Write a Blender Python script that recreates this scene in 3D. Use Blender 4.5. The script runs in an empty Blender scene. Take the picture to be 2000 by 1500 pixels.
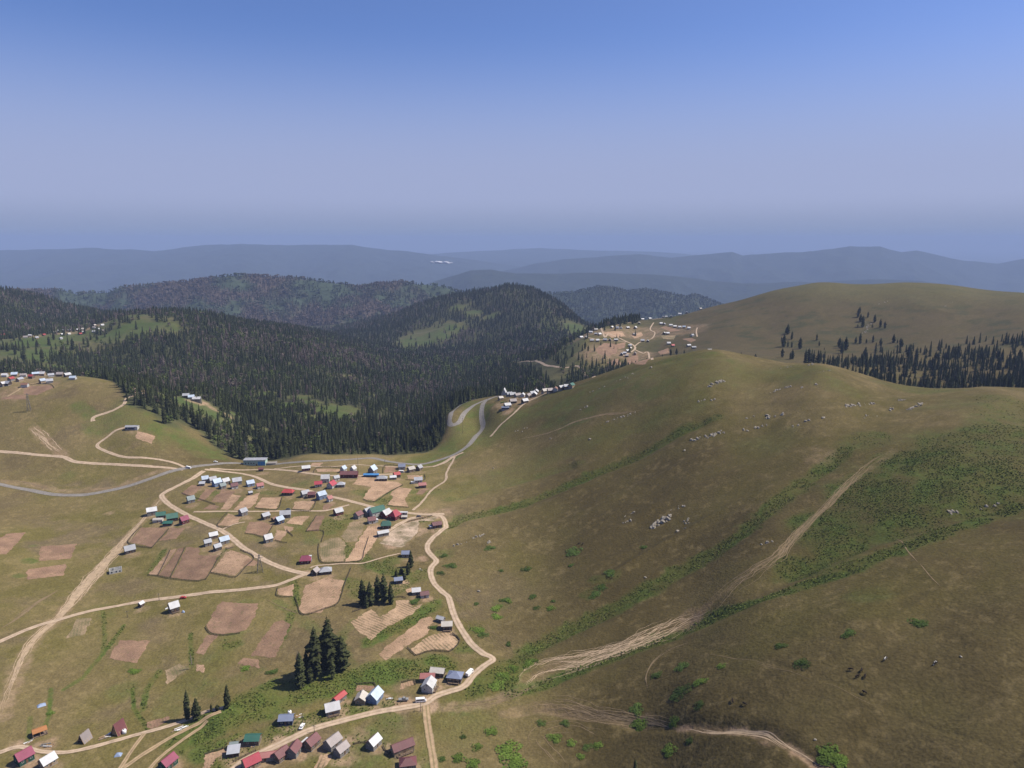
import bpy, bmesh, math, random
import numpy as np
from mathutils import Vector, Matrix

random.seed(7)
RNG = np.random.default_rng(11)
SC = bpy.context.scene
COL = SC.collection
R = math.radians

# ------------------------------------------------------------------ camera
FPX, HORIZON, CAMZ = 1428.0, 465.0, 240.0          # focal length in px of a 2000 px wide frame
PITCH = math.atan((750.0 - HORIZON) / FPX)
cam_data = bpy.data.cameras.new('camera')
cam_data.sensor_fit = 'HORIZONTAL'
cam_data.sensor_width = 36.0
cam_data.lens = 36.0 * FPX / 2000.0
cam_data.clip_start = 1.0
cam_data.clip_end = 200000.0
cam = bpy.data.objects.new('camera', cam_data)
cam.location = (0, 0, CAMZ)
cam.rotation_euler = (math.pi / 2 - PITCH, 0, 0)
COL.objects.link(cam)
SC.camera = cam

# ------------------------------------------------------------------ sky, sun, exposure
SUN_ELEV, SUN_AZ = 52.0, 83.0        # azimuth clockwise from +Y (the view direction): sun stands to the right
world = bpy.data.worlds.new('World')
SC.world = world
world.use_nodes = True
nt = world.node_tree
nt.nodes.clear()
sky = nt.nodes.new('ShaderNodeTexSky')
sky.sky_type = 'NISHITA'
sky.sun_disc = False
sky.sun_elevation = R(SUN_ELEV)
sky.sun_rotation = R(SUN_AZ)
sky.altitude = 0.0
sky.air_density = 0.8
sky.dust_density = 1.0
sky.ozone_density = 10.0
bg = nt.nodes.new('ShaderNodeBackground')
bg.inputs['Strength'].default_value = 0.1
wo = nt.nodes.new('ShaderNodeOutputWorld')
tint = nt.nodes.new('ShaderNodeVectorMath'); tint.operation = 'MULTIPLY'
tint.inputs[1].default_value = (1.04, 0.93, 1.03)      # white balance of the sky light
nt.links.new(sky.outputs[0], tint.inputs[0]); 
tco = nt.nodes.new('ShaderNodeTexCoord'); sxyz = nt.nodes.new('ShaderNodeSeparateXYZ'); nt.links.new(tco.outputs['Generated'], sxyz.inputs[0])
fa = nt.nodes.new('ShaderNodeMapRange'); fa.interpolation_type = 'SMOOTHSTEP'
fa.inputs[1].default_value = 0.26; fa.inputs[2].default_value = 0.07; fa.inputs[3].default_value = 0.0; fa.inputs[4].default_value = 0.88; nt.links.new(sxyz.outputs['Z'], fa.inputs[0])
pale = nt.nodes.new('ShaderNodeMix'); pale.data_type = 'RGBA'; pale.inputs[7].default_value = (2.70, 3.05, 4.60, 1)      # pale lavender air low in the sky
nt.links.new(fa.outputs[0], pale.inputs[0]); nt.links.new(tint.outputs[0], pale.inputs[6]); 
fb = nt.nodes.new('ShaderNodeMapRange'); fb.interpolation_type = 'SMOOTHSTEP'
fb.inputs[1].default_value = 0.055; fb.inputs[2].default_value = 0.0; fb.inputs[3].default_value = 0.0; fb.inputs[4].default_value = 0.95; nt.links.new(sxyz.outputs['Z'], fb.inputs[0])
low = nt.nodes.new('ShaderNodeMix'); low.data_type = 'RGBA'; low.inputs[7].default_value = (1.98, 2.44, 3.70, 1)          # bluer air right on the horizon
nt.links.new(fb.outputs[0], low.inputs[0]); nt.links.new(pale.outputs[2], low.inputs[6]); nt.links.new(low.outputs[2], bg.inputs[0])
nt.links.new(bg.outputs[0], wo.inputs[0])

sun_data = bpy.data.lights.new('sun', 'SUN')
sun_data.energy = 5.0
sun_data.angle = R(0.53)
sun_data.color = (1.0, 0.93, 0.80)
sun = bpy.data.objects.new('sun', sun_data)
_e, _a = R(SUN_ELEV), R(SUN_AZ)
SUN_DIR = Vector((math.sin(_a) * math.cos(_e), math.cos(_a) * math.cos(_e), math.sin(_e)))
sun.rotation_euler = SUN_DIR.to_track_quat('Z', 'Y').to_euler()
sun.location = (0, 0, 900)
COL.objects.link(sun)

SC.view_settings.view_transform = 'Standard'
SC.view_settings.look = 'None'
SC.view_settings.exposure = 0.45
SC.view_settings.gamma = 1.0
SC.render.engine = 'CYCLES'
SC.cycles.use_denoising = True
SC.cycles.max_bounces = 4
SC.cycles.diffuse_bounces = 2
SC.cycles.volume_bounces = 2

# ------------------------------------------------------------------ survey: a bearing and a dip give a place on the ground
CP_, SP_ = math.cos(PITCH), math.sin(PITCH)
def sk(u, v):
    """bearing s = x / y and dip k = drop / y of the line of sight surveyed at (u, v)"""
    x = (np.asarray(u, float) - 1000.0) / FPX
    y = (750.0 - np.asarray(v, float)) / FPX
    dy = CP_ + y * SP_
    return x / dy, (SP_ - y * CP_) / dy

# ------------------------------------------------------------------ noise
def _hash(ix, iy, seed):
    h = (ix.astype(np.int64) * 374761393 + iy.astype(np.int64) * 668265263 + seed * 1442695041) & 0xFFFFFFFF
    h = ((h ^ (h >> 13)) * 1274126177) & 0xFFFFFFFF
    h = ((h ^ (h >> 16)) * 2246822519) & 0xFFFFFFFF
    return ((h ^ (h >> 15)) & 0xFFFFFF) / float(0xFFFFFF)
def vnoise(x, y, seed=0):
    x = np.asarray(x, float); y = np.asarray(y, float)
    ix = np.floor(x); iy = np.floor(y)
    fx = x - ix; fy = y - iy
    fx = fx * fx * fx * (fx * (fx * 6 - 15) + 10); fy = fy * fy * fy * (fy * (fy * 6 - 15) + 10)
    a = _hash(ix, iy, seed); b = _hash(ix + 1, iy, seed)
    c = _hash(ix, iy + 1, seed); d = _hash(ix + 1, iy + 1, seed)
    return (a + (b - a) * fx) * (1 - fy) + (c + (d - c) * fx) * fy
def fbm(x, y, scale, octv=4, seed=0, gain=0.5):
    """-1..1"""
    t = 0.0; amp = 1.0; tot = 0.0; f = 1.0 / scale
    x = np.asarray(x, float); y = np.asarray(y, float)
    for o in range(octv):
        ca, sa = math.cos(0.7 * o + seed), math.sin(0.7 * o + seed)
        t = t + amp * (vnoise((x * ca - y * sa) * f + 17.3 * o, (x * sa + y * ca) * f - 9.1 * o, seed + o) * 2 - 1)
        tot += amp; amp *= gain; f *= 2.03
    return t / tot
def sstep(a, b, x):
    t = np.clip((np.asarray(x, float) - a) / (b - a), 0, 1)
    return t * t * (3 - 2 * t)

# ------------------------------------------------------------------ terrain: surveyed spot heights (u, v, distance)
SPOTS = [
 # village shelf and the near pasture
 (0,1500,296),(500,1500,296),(1000,1500,296),(0,1370,345),(450,1370,345),(830,1371,345),(0,1200,437),(400,1200,437),(800,1200,432),
 (0,1050,560),(400,1050,560),(800,1050,552),(0,940,698),(300,940,700),(600,940,701),(800,940,700),(430,905,770),(600,900,772),(760,902,768),(880,893,775),
 # knoll with the upper hamlet
 (0,890,760),(0,830,820),(0,780,880),(0,737,955),(150,737,955),(250,748,940),(300,768,915),(350,815,870),(410,885,800),(200,800,850),(200,850,800),(100,800,850),(100,860,790),
 # great grassy hill
 (1400,690,820),(1250,712,870),(1130,748,930),(1050,772,930),(1600,720,740),(1800,771,690),(1920,766,668),(1960,769,655),(2000,784,636),(1500,1000,480),(1500,850,620),(1250,850,690),
 (1250,1000,545),(1100,850,750),(1000,870,775),(1000,1000,598),(1000,1150,468),(1250,1150,438),(1750,1000,440),(1750,880,540),(1900,850,545),
 (1700,800,640),(1500,760,720),(960,800,900),(900,820,890),(878,826,885),(868,816,905),(895,800,930),(925,790,955),(945,783,972),(967,776,1000),(935,835,880),(920,870,800),(1000,790,900),
 # gully and the spur on its near side
 (1350,1215,393),(1000,1340,357),(1550,1080,425),(2000,965,440),(1500,1172,372),(1620,1130,374),(1350,1350,315),(1700,1200,325),(2000,1200,295),(1700,1450,250),(2000,1500,215),(1300,1500,280),
 # wooded valley behind the road
 (500,880,870),(600,865,910),(700,865,920),(800,870,880),(600,800,1130),(600,740,1400),(600,690,1700),(500,640,1950),(400,612,2050),(330,606,2000),(250,605,1900),
 (400,700,1500),(430,780,1150),(500,820,1030),(800,800,1280),(850,740,1700),(760,690,2300),(660,655,2900),(700,740,1500),(950,700,2000),(1000,640,2600),(980,558,3200),(1030,566,3150),(920,568,3250),
 (850,582,3350),(1100,602,2900),(1160,636,2600),(1050,720,1500),(1100,738,1300),(1000,765,1180),(830,655,2700),(950,610,2900),(780,640,2900),
 (0,690,1400),(0,660,1600),(100,652,1650),(190,630,1800),(200,700,1500),(300,740,1250),(350,780,1060),(0,570,2700),(60,580,2750),(150,603,2700),(100,630,2200),
 # far hill with trees and the far village
 (1140,662,1500),(1250,705,1330),(1250,650,1600),(1190,628,1800),(1320,616,1850),(1400,598,1880),(1500,572,1870),(1600,551,1850),(1660,556,1800),(1760,551,1800),(1850,554,1760),(1920,566,1700),(2000,571,1650),
 (1500,640,1500),(1700,640,1450),(1700,700,1200),(1900,640,1400),(1900,700,1150),(1960,745,1000),(1400,680,1300),(1500,700,1200),
]
# hidden ground, off-frame ground: (s, y, z)
HIDDEN = [
 (-0.95,150,0),(0,150,8),(0.95,150,82),(-0.95,300,2),(-0.95,450,4),(0.95,300,84),(0.95,450,95),(-0.95,700,15),(-0.95,850,45),(-0.95,960,62),(0.95,640,104),(0.95,560,102),
 (-0.55,1100,15),(-0.65,1150,20),(-0.45,1050,22),(-0.8,1150,20),(-0.95,1300,20),
 (0.3,1000,72),(0.18,1080,45),(0.42,900,78),(0.55,830,70),(0.65,800,72),(0.8,800,78),(0.95,900,70),(0.1,1100,15),
 (-0.085,1070,-8),(-0.05,1100,-2),(-0.015,1110,2),(-0.12,970,-28),(-0.105,900,-8),(0.55,950,42),(0.66,900,48),
 (0.15,2150,-40),(0.3,2250,-10),(0.5,2300,20),(0.7,2200,20),(0.9,2000,40),(0.1,2300,-110),(0.12,3000,-180),(0.3,3000,-180),(0.6,3200,-180),(0.9,3200,-160),
 (-0.45,2300,-20),(-0.3,2600,-80),(-0.4,3000,-160),(-0.6,2350,-10),(-0.25,3300,-190),(-0.7,3300,-120),(-0.95,2700,60),(-0.95,2000,20),(-0.95,3400,-100),(-0.95,1600,25),
 (-0.05,4000,-180),(0.05,4000,-180),(-0.3,4000,-220),(-0.6,4000,-220),(0.3,4000,-220),(0.6,4000,-220),(0.95,4000,-220),(-0.95,4000,-220),(0.95,1600,122),(0.95,1300,75),
]
_P = []
for (u, v, Y) in SPOTS:
    s_, k_ = sk(u, v)
    _P.append((float(s_), Y, CAMZ - float(k_) * Y))
_P += HIDDEN
_P = np.array(_P, float)
def _q(s, Y):
    return np.stack([np.asarray(s, float) * 2.2, np.log(np.asarray(Y, float))], -1)
def _tps(d2):
    return 0.5 * d2 * np.log(d2 + 1e-12)
_Q = _q(_P[:, 0], _P[:, 1])
_n = len(_Q)
_d2 = ((_Q[:, None, :] - _Q[None, :, :]) ** 2).sum(-1)
_A = np.zeros((_n + 3, _n + 3))
_A[:_n, :_n] = _tps(_d2) + np.eye(_n) * 1.5e-4
_A[:_n, _n] = 1; _A[:_n, _n + 1:] = _Q
_A[_n, :_n] = 1; _A[_n + 1:, :_n] = _Q.T
_w = np.linalg.solve(_A, np.concatenate([_P[:, 2], [0, 0, 0]]))
def rbf(s, Y):
    q = _q(s, Y)
    shp = q.shape[:-1]
    q = q.reshape(-1, 2)
    out = np.empty(len(q))
    for i in range(0, len(q), 20000):
        c = q[i:i + 20000]
        d2 = (c[:, None, 0] - _Q[None, :, 0]) ** 2 + (c[:, None, 1] - _Q[None, :, 1]) ** 2
        out[i:i + 20000] = _tps(d2) @ _w[:_n] + _w[_n] + c @ _w[_n + 1:]
    return out.reshape(shp)

NS, NR = 1150, 1050
S0, S1, Y0, Y1 = -0.96, 0.96, 135.0, 3900.0
GS = np.linspace(S0, S1, NS)
GL = np.linspace(math.log(Y0), math.log(Y1), NR)
GY = np.exp(GL)
# coarse evaluation of the smooth part, then cubic-free bilinear upsampling
cs = np.linspace(S0, S1, 288); cl = np.linspace(math.log(Y0), math.log(Y1), 263)
CZ = rbf(np.broadcast_to(cs[None, :], (263, 288)), np.broadcast_to(np.exp(cl)[:, None], (263, 288)))
def _up(Z, n, axis):
    # Catmull-Rom upsampling along an axis
    Z = np.moveaxis(Z, axis, 0)
    m = Z.shape[0]
    t = np.linspace(0, m - 1, n); i = np.minimum(t.astype(int), m - 2); f = (t - i).reshape((-1,) + (1,) * (Z.ndim - 1))
    g = lambda j: Z[np.clip(j, 0, m - 1)]
    p0, p1, p2, p3 = g(i - 1), g(i), g(i + 1), g(i + 2)
    o = 0.5 * (2 * p1 + (p2 - p0) * f + (2 * p0 - 5 * p1 + 4 * p2 - p3) * f ** 2 + (3 * p1 - p0 - 3 * p2 + p3) * f ** 3)
    return np.moveaxis(o, 0, axis)
GZ = _up(_up(CZ, NR, 0), NS, 1)
GX = GS[None, :] * GY[:, None]
GYY = np.broadcast_to(GY[:, None], GX.shape)

def zat(x, y):
    x = np.asarray(x, float); y = np.asarray(y, float)
    fs = np.clip((x / y - S0) / (S1 - S0) * (NS - 1), 0, NS - 1.001)
    fl = np.clip((np.log(y) - GL[0]) / (GL[-1] - GL[0]) * (NR - 1), 0, NR - 1.001)
    i = fs.astype(int); j = fl.astype(int); a = fs - i; b = fl - j
    return (GZ[j, i] * (1 - a) + GZ[j, i + 1] * a) * (1 - b) + (GZ[j + 1, i] * (1 - a) + GZ[j + 1, i + 1] * a) * b
def ground(u, v, ymin=0.0, ymax=1e9):
    """where the surveyed line of sight first meets the terrain -> (x, y, z)"""
    s, k = sk(u, v)
    s = float(s); k = float(k)
    fs = min(max((s - S0) / (S1 - S0) * (NS - 1), 0), NS - 1.001)
    i = int(fs); a = fs - i
    zc = GZ[:, i] * (1 - a) + GZ[:, i + 1] * a
    q = (CAMZ - zc) / GY - k                  # > 0 : terrain below the line of sight
    ok = np.nonzero((q <= 0) & (GY >= ymin))[0]
    if len(ok) == 0:
        jj = np.nonzero(GY >= ymin)[0]; j = jj[np.argmin(np.abs(q[jj]))]
        y = GY[j]
    else:
        j = ok[0]
        if j == 0 or q[j - 1] <= 0:
            y = GY[j]
        else:
            t = q[j - 1] / (q[j - 1] - q[j]); y = math.exp(GL[j - 1] + t * (GL[j] - GL[j - 1]))
    return (s * y, y, float(zat(s * y, y)))
def gpts(pts, **kw):
    return np.array([ground(u, v, **kw) for (u, v) in pts])

def seg_dist(px, py, P):
    """distance of many points to a polyline in plan, and the position along it 0..1"""
    best = np.full(px.shape, 1e9); along = np.zeros(px.shape)
    n = len(P) - 1
    for i in range(n):
        ax, ay = P[i][0], P[i][1]; bx, by = P[i + 1][0], P[i + 1][1]
        dx, dy = bx - ax, by - ay
        L2 = dx * dx + dy * dy + 1e-9
        t = np.clip(((px - ax) * dx + (py - ay) * dy) / L2, 0, 1)
        d = np.hypot(px - (ax + t * dx), py - (ay + t * dy))
        m = d < best
        best = np.where(m, d, best); along = np.where(m, (i + t) / n, along)
    return best, along

# ------------------------------------------------------------------ terrain relief detail
def carve(pts, depth, width, ymin=0, prof=2.0):
    P = gpts(pts, ymin=ymin)
    x0, x1 = P[:, 0].min() - 4 * width, P[:, 0].max() + 4 * width
    y0, y1 = P[:, 1].min() - 4 * width, P[:, 1].max() + 4 * width
    m = (GX > x0) & (GX < x1) & (GYY > y0) & (GYY < y1)
    d, t = seg_dist(GX[m], GYY[m], P)
    GZ[m] -= depth * np.exp(-(d / width) ** prof) * sstep(0, 0.08, t) * (1 - sstep(0.94, 1.0, t))
# gullies of the great hill and the spur
carve([(1000,1338),(1100,1305),(1230,1262),(1350,1222),(1450,1180),(1560,1120),(1700,1050),(1850,1010),(1990,975)], 4.0, 11)
carve([(860,1035),(900,1010),(1000,990),(1080,960),(1160,925),(1235,895),(1320,850),(1400,818)], 3.2, 10)
carve([(880,970),(960,950),(1050,930),(1130,905)], 2.2, 9)
carve([(950,1290),(1050,1255),(1200,1190),(1330,1120),(1450,1045),(1560,960),(1660,880)], 2.6, 9)
carve([(1100,765),(1180,742),(1260,718),(1330,704)], 1.6, 7)
carve([(985,1395),(1060,1383),(1200,1408),(1330,1424),(1460,1432),(1530,1457),(1620,1510)], 1.6, 3.5)
carve([(1330,1266),(1440,1290),(1620,1337),(1760,1397),(2000,1475)], 0.3, 1.6)
carve([(430,1388),(330,1330),(300,1275),(390,1150)], 0.8, 6)
carve([(390,1420),(470,1375),(560,1335),(660,1322),(760,1300)], -2.0, 14)
_fade = sstep(900, 1300, GYY)
_near = 1 - _fade
GZ += _near * (0.7 * fbm(GX, GYY, 85, 3, 3) + 0.42 * fbm(GX, GYY, 24, 3, 5))
# rows of little terraces trodden by cattle on the steep side
_hill = sstep(20, 60, GX) * _near
_q1, _p1 = GYY * 0.955 - GX * 0.295, GX * 0.955 + GYY * 0.295
_q1 = _q1 + 14 * fbm(GX, GYY, 140, 2, 12)
_fold = fbm(_p1 / 4.2, _q1, 46, 3, 8)
GZ += _hill * (2.6 * (1 - 2 * np.abs(_fold)) + 0.9 * fbm(_p1 / 2.5, _q1, 17, 3, 9))
# slight treads of old terraces in the village fields
GZ += (1 - sstep(-40, 20, GX)) * _near * 0.5 * fbm(GX + GYY * 0.3, GYY - GX * 0.3, 30, 3, 10)
# spurs and ravines of the wooded country
GZ += _fade * (20 * fbm(GX, GYY, 380, 4, 21) + 7 * (1 - 2 * np.abs(fbm(GX, GYY, 190, 2, 22))) - 8) * sstep(1000, 1500, GYY) * (1 - 0.6 * sstep(0.05, 0.2, GX / GYY) * (1 - sstep(1900, 2100, GYY)))

# ------------------------------------------------------------------ what grows on the terrain (real albedo, per point)
def blobs(lst, default=None):
    """lst of (u, v, radius_m[, strength[, stretch_y]]) -> 0..1 cover"""
    out = np.zeros(GX.shape)
    for b in lst:
        u, v, r = b[:3]; a = b[3] if len(b) > 3 else 1.0; sy = b[4] if len(b) > 4 else 1.0
        x, y, z = ground(u, v)
        j0, j1 = np.searchsorted(GY, [y - 2.2 * r * sy, y + 2.2 * r * sy])
        sl = slice(max(j0, 0), min(j1 + 1, NR))
        d = np.hypot(GX[sl] - x, (GYY[sl] - y) / sy) / r
        d = d * (1 + 0.45 * fbm(GX[sl], GYY[sl], r * 0.7 + 1.0, 3, int(u) % 97))
        out[sl] = np.maximum(out[sl], a * (1 - sstep(0.55, 1.15, d)))
    return out
def lines(lst):
    """lst of (points, half width m, strength)"""
    out = np.zeros(GX.shape)
    for pts, w, a in lst:
        P = gpts(pts)
        j0, j1 = np.searchsorted(GY, [P[:, 1].min() - 3 * w, P[:, 1].max() + 3 * w])
        sl = slice(max(j0, 0), min(j1 + 1, NR))
        d, t = seg_dist(GX[sl], GYY[sl], P)
        d = d / w * (1 + 0.5 * fbm(GX[sl], GYY[sl], w * 0.8 + 1.0, 3, 31))
        out[sl] = np.maximum(out[sl], a * (1 - sstep(0.5, 1.2, d)))
    return out

LUSH_LINES = [
 ([(390,1430),(470,1390),(560,1350),(660,1335),(780,1310),(860,1300)], 13, 0.95),
 ([(400,1470),(520,1440),(640,1400),(760,1375)], 9, 0.7),
 ([(420,1350),(500,1310)], 6, 0.3),
 ([(930,1345),(1050,1265),(1200,1190),(1330,1118),(1450,1045),(1560,955),(1650,880)], 8, 0.8),
 ([(860,1035),(900,1015),(1000,993),(1080,962),(1160,928),(1235,900),(1320,852),(1400,815)], 7, 0.75),
 ([(880,975),(960,955),(1050,930),(1130,905)], 8, 0.35),
 ([(1000,1352),(1150,1300),(1300,1250),(1400,1205),(1500,1168),(1650,1120),(1800,1055),(1990,990)], 7, 0.95),
 ([(1060,772),(1180,745),(1290,710),(1400,694)], 16, 0.5),
 ([(900,880),(870,900),(815,905),(940,820),(900,790)], 14, 0.6),
 ([(830,898),(900,850),(935,800)], 20, 0.55),
 ([(200,830),(260,805),(330,850),(410,880)], 22, 0.6),
 ([(660,1065),(720,1100),(800,1130),(760,1160),(700,1160)], 9, 0.7),
 ([(570,1135),(580,1180)], 4, 0.8), ([(720,1255),(800,1215),(850,1180)], 6, 0.95), ([(690,1095),(705,1055),(725,1040)], 3, 0.9),
 ([(540,1260),(570,1200)], 4, 0.7), ([(480,1180),(430,1280),(340,1360)], 9, 0.3),
 ([(740,1440),(640,1490),(820,1500)], 12, 0.5), ([(620,1020),(660,1030)], 9, 0.6),
 ([(150,790),(185,815)], 10, 0.6),
 ([(242,1222),(205,1272),(160,1325),(125,1347)], 1.6, 0.95), ([(258,1345),(262,1385),(287,1424)], 1.2, 0.95), ([(312,1310),(285,1350),(280,1385)], 2.0, 0.7), ([(372,1238),(374,1300)], 1.6, 0.9), ([(200,1190),(205,1240),(200,1275)], 1.5, 0.7), ([(60,1400),(55,1440),(48,1455)], 1.2, 0.8), ([(100,1345),(95,1400),(88,1420)], 1.2, 0.8), ([(470,1180),(450,1240),(420,1290)], 4, 0.45), ([(540,1175),(600,1215),(640,1260)], 5, 0.35), ([(690,1215),(660,1250),(690,1300)], 4, 0.4),
]
LUSH_LINES += [([(380,975),(420,960),(470,975)],6,.45), ([(500,960),(570,965)],6,.45), ([(430,1000),(470,1012)],5,.4), ([(640,1040),(630,1015)],8,.5), ([(560,1015),(600,1040),(610,1060)],6,.4), ([(320,1075),(290,1120)],3,.6), ([(400,1115),(440,1075)],2.5,.7), ([(700,960),(760,985)],8,.55), ([(800,960),(850,960)],8,.45), ([(480,1030),(520,1060)],5,.35), ([(700,1000),(680,1015)],6,.5),
 ([(940,860),(1050,800),(1180,760),(1300,720)],30,.45), ([(900,960),(1050,900),(1200,840),(1350,780)],24,.30), ([(1400,700),(1520,735),(1650,760)],22,.3), ([(260,790),(330,845),(400,885)],26,.5)]
LUSH_BLOBS = [(1600,1030,24,.75),(1700,960,34,.8),(1800,900,40,.8),(1930,930,34,.8),(1560,1110,15,.75),(1650,1110,15,.75),(1830,960,24,.8),(1900,1000,14,.75),(1750,1000,22,.8),(1960,850,40,.6),(1900,880,60,0.55),(1960,800,50,0.4),(1850,960,45,0.6),(1750,1010,35,0.6),(1640,1060,25,0.7),(1580,1120,16,0.7),(1700,860,25,0.5),
 (1280,735,60,0.45),(1130,800,45,0.4),(1420,720,45,0.4),(1560,722,40,0.4),(960,840,40,0.35),(1800,760,45,0.35),(1700,1160,14,0.3),
 (745,960,14,0.55),(720,1010,10,0.4),(765,975,8,0.6),(815,975,10,0.5),(830,1015,9,0.7),(640,955,12,0.3),(590,945,14,0.35),(440,930,14,0.3),
 (660,1015,14,0.6),(570,1010,8,0.4),(340,1100,4,0.4),(60,1095,6,0.7),(53,1095,5,0.6),(40,1125,5,0.4),(64,1066,4,0.6),(150,905,8,0.2),(135,930,10,0.25),
 (455,1260,7,0.7),(210,1200,6,0.35),(205,1190,10,0.3),(235,1350,10,0.35),(250,1300,4,0.3),(400,1340,8,0.4),(330,1390,9,0.2),(830,1120,10,0.5),(690,1140,10,0.6),(765,1095,9,0.7),
 (870,1080,9,0.4),(1120,1080,4,0.7),(1165,1130,6,0.5),(1190,1125,8,0.5),(1150,1160,7,0.4),(980,1180,8,0.4),(930,1230,8,0.6),(910,1265,8,0.5),(985,1320,12,0.9),(1020,1295,9,0.8),
 (900,1420,18,0.35),(1330,700,30,0.3),(150,735,40,0.2),(1500,870,30,0.2),(1640,915,14,0.2),(900,1380,14,0.4),(545,1440,8,0.6),(760,1415,12,0.5),(680,1480,10,0.5),(430,1490,10,0.6)]
lush = np.maximum(blobs(LUSH_BLOBS), lines(LUSH_LINES))
SOIL_BLOBS = [(545,1450,6,.9),(522,1466,5,.9),(840,1008,10,.8),(815,1012,8,.8),(700,1440,6,.5),(680,1447,5,.6),(815,1035,12,0.75),(780,1050,12,0.75),(770,1063,9,0.8),(830,1003,10,0.7),(755,1038,6,0.7),(730,995,14,0.25),(880,905,8,0.35),(865,1000,9,0.6),(600,1122,7,0.7),(824,1092,5,0.8),(787,1138,5,0.8),(340,1200,4,0.9),
 (424,1062,7,0.7),(665,1395,6,0.6),(600,1420,8,0.35),(730,1372,8,0.5),(860,1335,7,0.7),(790,1375,7,0.8),(830,1378,8,0.9),(90,1455,6,0.6),(30,1455,5,0.7),(215,1002,5,0.5),(215,1000,3,0.8),(390,785,14,0.8),(415,798,9,0.7),
 (445,812,9,0.5),(286,765,9,0.6),(1350,1212,9,0.5),(1500,1445,5,0.5),(500,1130,6,0.2),(350,1310,7,0.2),(30,765,25,0.4),(80,750,25,0.35),(60,738,40,0.3),(1600,890,16,0.25),(1020,780,28,0.6),(1060,768,22,0.6),(985,790,16,0.5),
 (1180,690,60,0.7),(1250,655,90,0.55),(1160,650,60,0.55),(1330,645,60,0.4),(1240,695,50,0.6),(1215,630,60,0.5),(160,645,60,0.7),(120,652,50,0.6),(40,657,50,0.55)]
YARDS = [(560, 1411), (649, 1391), (663, 1368), (706, 1370), (732, 1367), (495, 1450), (458, 1461), (457, 1474), (491, 1496), (519, 1483), (549, 1480), (575, 1472), (609, 1457), (650, 1457), (667, 1471), (730, 1457), (786, 1466), (797, 1497), (855, 1318), (889, 1327), (838, 1346), (835, 1330), (861, 1214), (873, 1228), (813, 1160), (829, 1166), (793, 1087), (778, 1138), (853, 1030), (754, 1031), (748, 1046), (771, 1013), (754, 1010), (736, 1006), (718, 1006), (700, 1011), (726, 1021), (661, 1005), (789, 1005), (790, 1013), (597, 1099), (616, 1122), (636, 1119), (524, 1058), (417, 1051), (406, 1065), (438, 1061), (425, 1074), (254, 1079), (340, 1193), (276, 1185), (297, 1005), (315, 1012), (309, 1019), (337, 1017), (328, 1026), (360, 1022), (373, 981), (401, 941), (395, 948), (416, 942), (424, 949), (441, 945), (435, 954), (463, 945), (458, 954), (489, 949), (489, 966), (475, 1006), (519, 1013), (558, 1010), (546, 1022), (536, 1018), (508, 953), (510, 920), (563, 966), (596, 969), (609, 971), (628, 974), (644, 979), (636, 941), (622, 950), (648, 952), (657, 938), (666, 950), (682, 932), (671, 922), (690, 922), (728, 924), (725, 931), (746, 938), (775, 932), (768, 936), (785, 916), (803, 921), (819, 918), (817, 942), (825, 952), (598, 919), (364, 777), (374, 780), (385, 785), (258, 838), (985, 772), (995, 774), (991, 796), (987, 800), (978, 781), (48, 1487), (94, 1494), (329, 1497)]
SOIL_BLOBS += [(u + 3, v + 5, 5.5 + 2.5 * ((u * 7 + v) % 3) / 2, 0.35 + 0.12 * ((u + v) % 4)) for (u, v) in YARDS]
soil = np.maximum(blobs(SOIL_BLOBS), lines([
 ([(318,972),(285,1010),(250,1050),(215,1090),(180,1130),(145,1170),(120,1200),(80,1235),(50,1275),(30,1320),(15,1360),(0,1405)], 5.0, 0.45),
 ([(0,940),(60,945),(110,958),(220,955),(330,915)], 5, 0.4),
 ([(1000,1355),(1080,1302),(1150,1290),(1230,1260),(1340,1215)], 5, 0.25),
 ([(1340,1215),(1430,1145),(1520,1085),(1590,1010),(1640,960),(1745,880)], 3.0, 0.25),
 ([(985,1395),(1060,1383),(1150,1395),(1270,1410)], 4.5, 0.3),
 ([(830,1382),(930,1378),(1000,1355)], 5, 0.45),
 ([(1330,1424),(1460,1432),(1530,1457),(1620,1510)], 2.4, 0.8),
 ([(65,835),(95,865),(125,890)], 6, 0.5)]))
EROSION_SPECK = np.clip(fbm(GX, GYY, 4.0, 3, 71) * 1.8 + 0.5, 0, 1)
soil = soil * (0.45 + 0.75 * EROSION_SPECK)

CLEAR_BLOBS = [(372,786,34),(392,798,28),(405,808,20),(250,650,70,1,1.3),(310,640,60,.9,1.2),(30,700,70),(150,670,60),(215,660,60),(290,625,60,.8),(330,650,40,.8),(540,790,22),(610,785,20),(660,795,26),(720,770,18),(445,830,14),(760,800,18),(830,655,110,1.0,1.6),(860,645,90,1,1.4),(800,668,70,1,1.4),(675,735,20),(640,800,28,0.9,1.5),(670,812,30,0.9,1.4),(690,800,24,0.9),(620,818,26),(690,850,16),(520,770,24),(590,775,26),(560,790,20),
 (505,840,22),(505,860,16),(460,810,14),(900,600,50),(840,590,45),(960,618,40),(925,612,40),(230,625,90,1,1.3),(270,640,80),(200,635,70),(160,648,80,1,1.2),(120,660,80),(60,670,90),(20,665,70),(20,690,60),(90,690,60),(70,720,30),(110,715,20),(170,680,30),
 (390,785,16),(415,800,13),(365,775,14),(445,812,10),(1210,660,150,1.0,1.6),(1300,650,160,1,1.6),(1150,655,80),(1180,700,60),(1250,700,80),(1120,640,60,1,1.3),(1300,690,60),(1080,718,14),(760,600,60),(1040,708,26)]
clearing = blobs(CLEAR_BLOBS)

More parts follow.
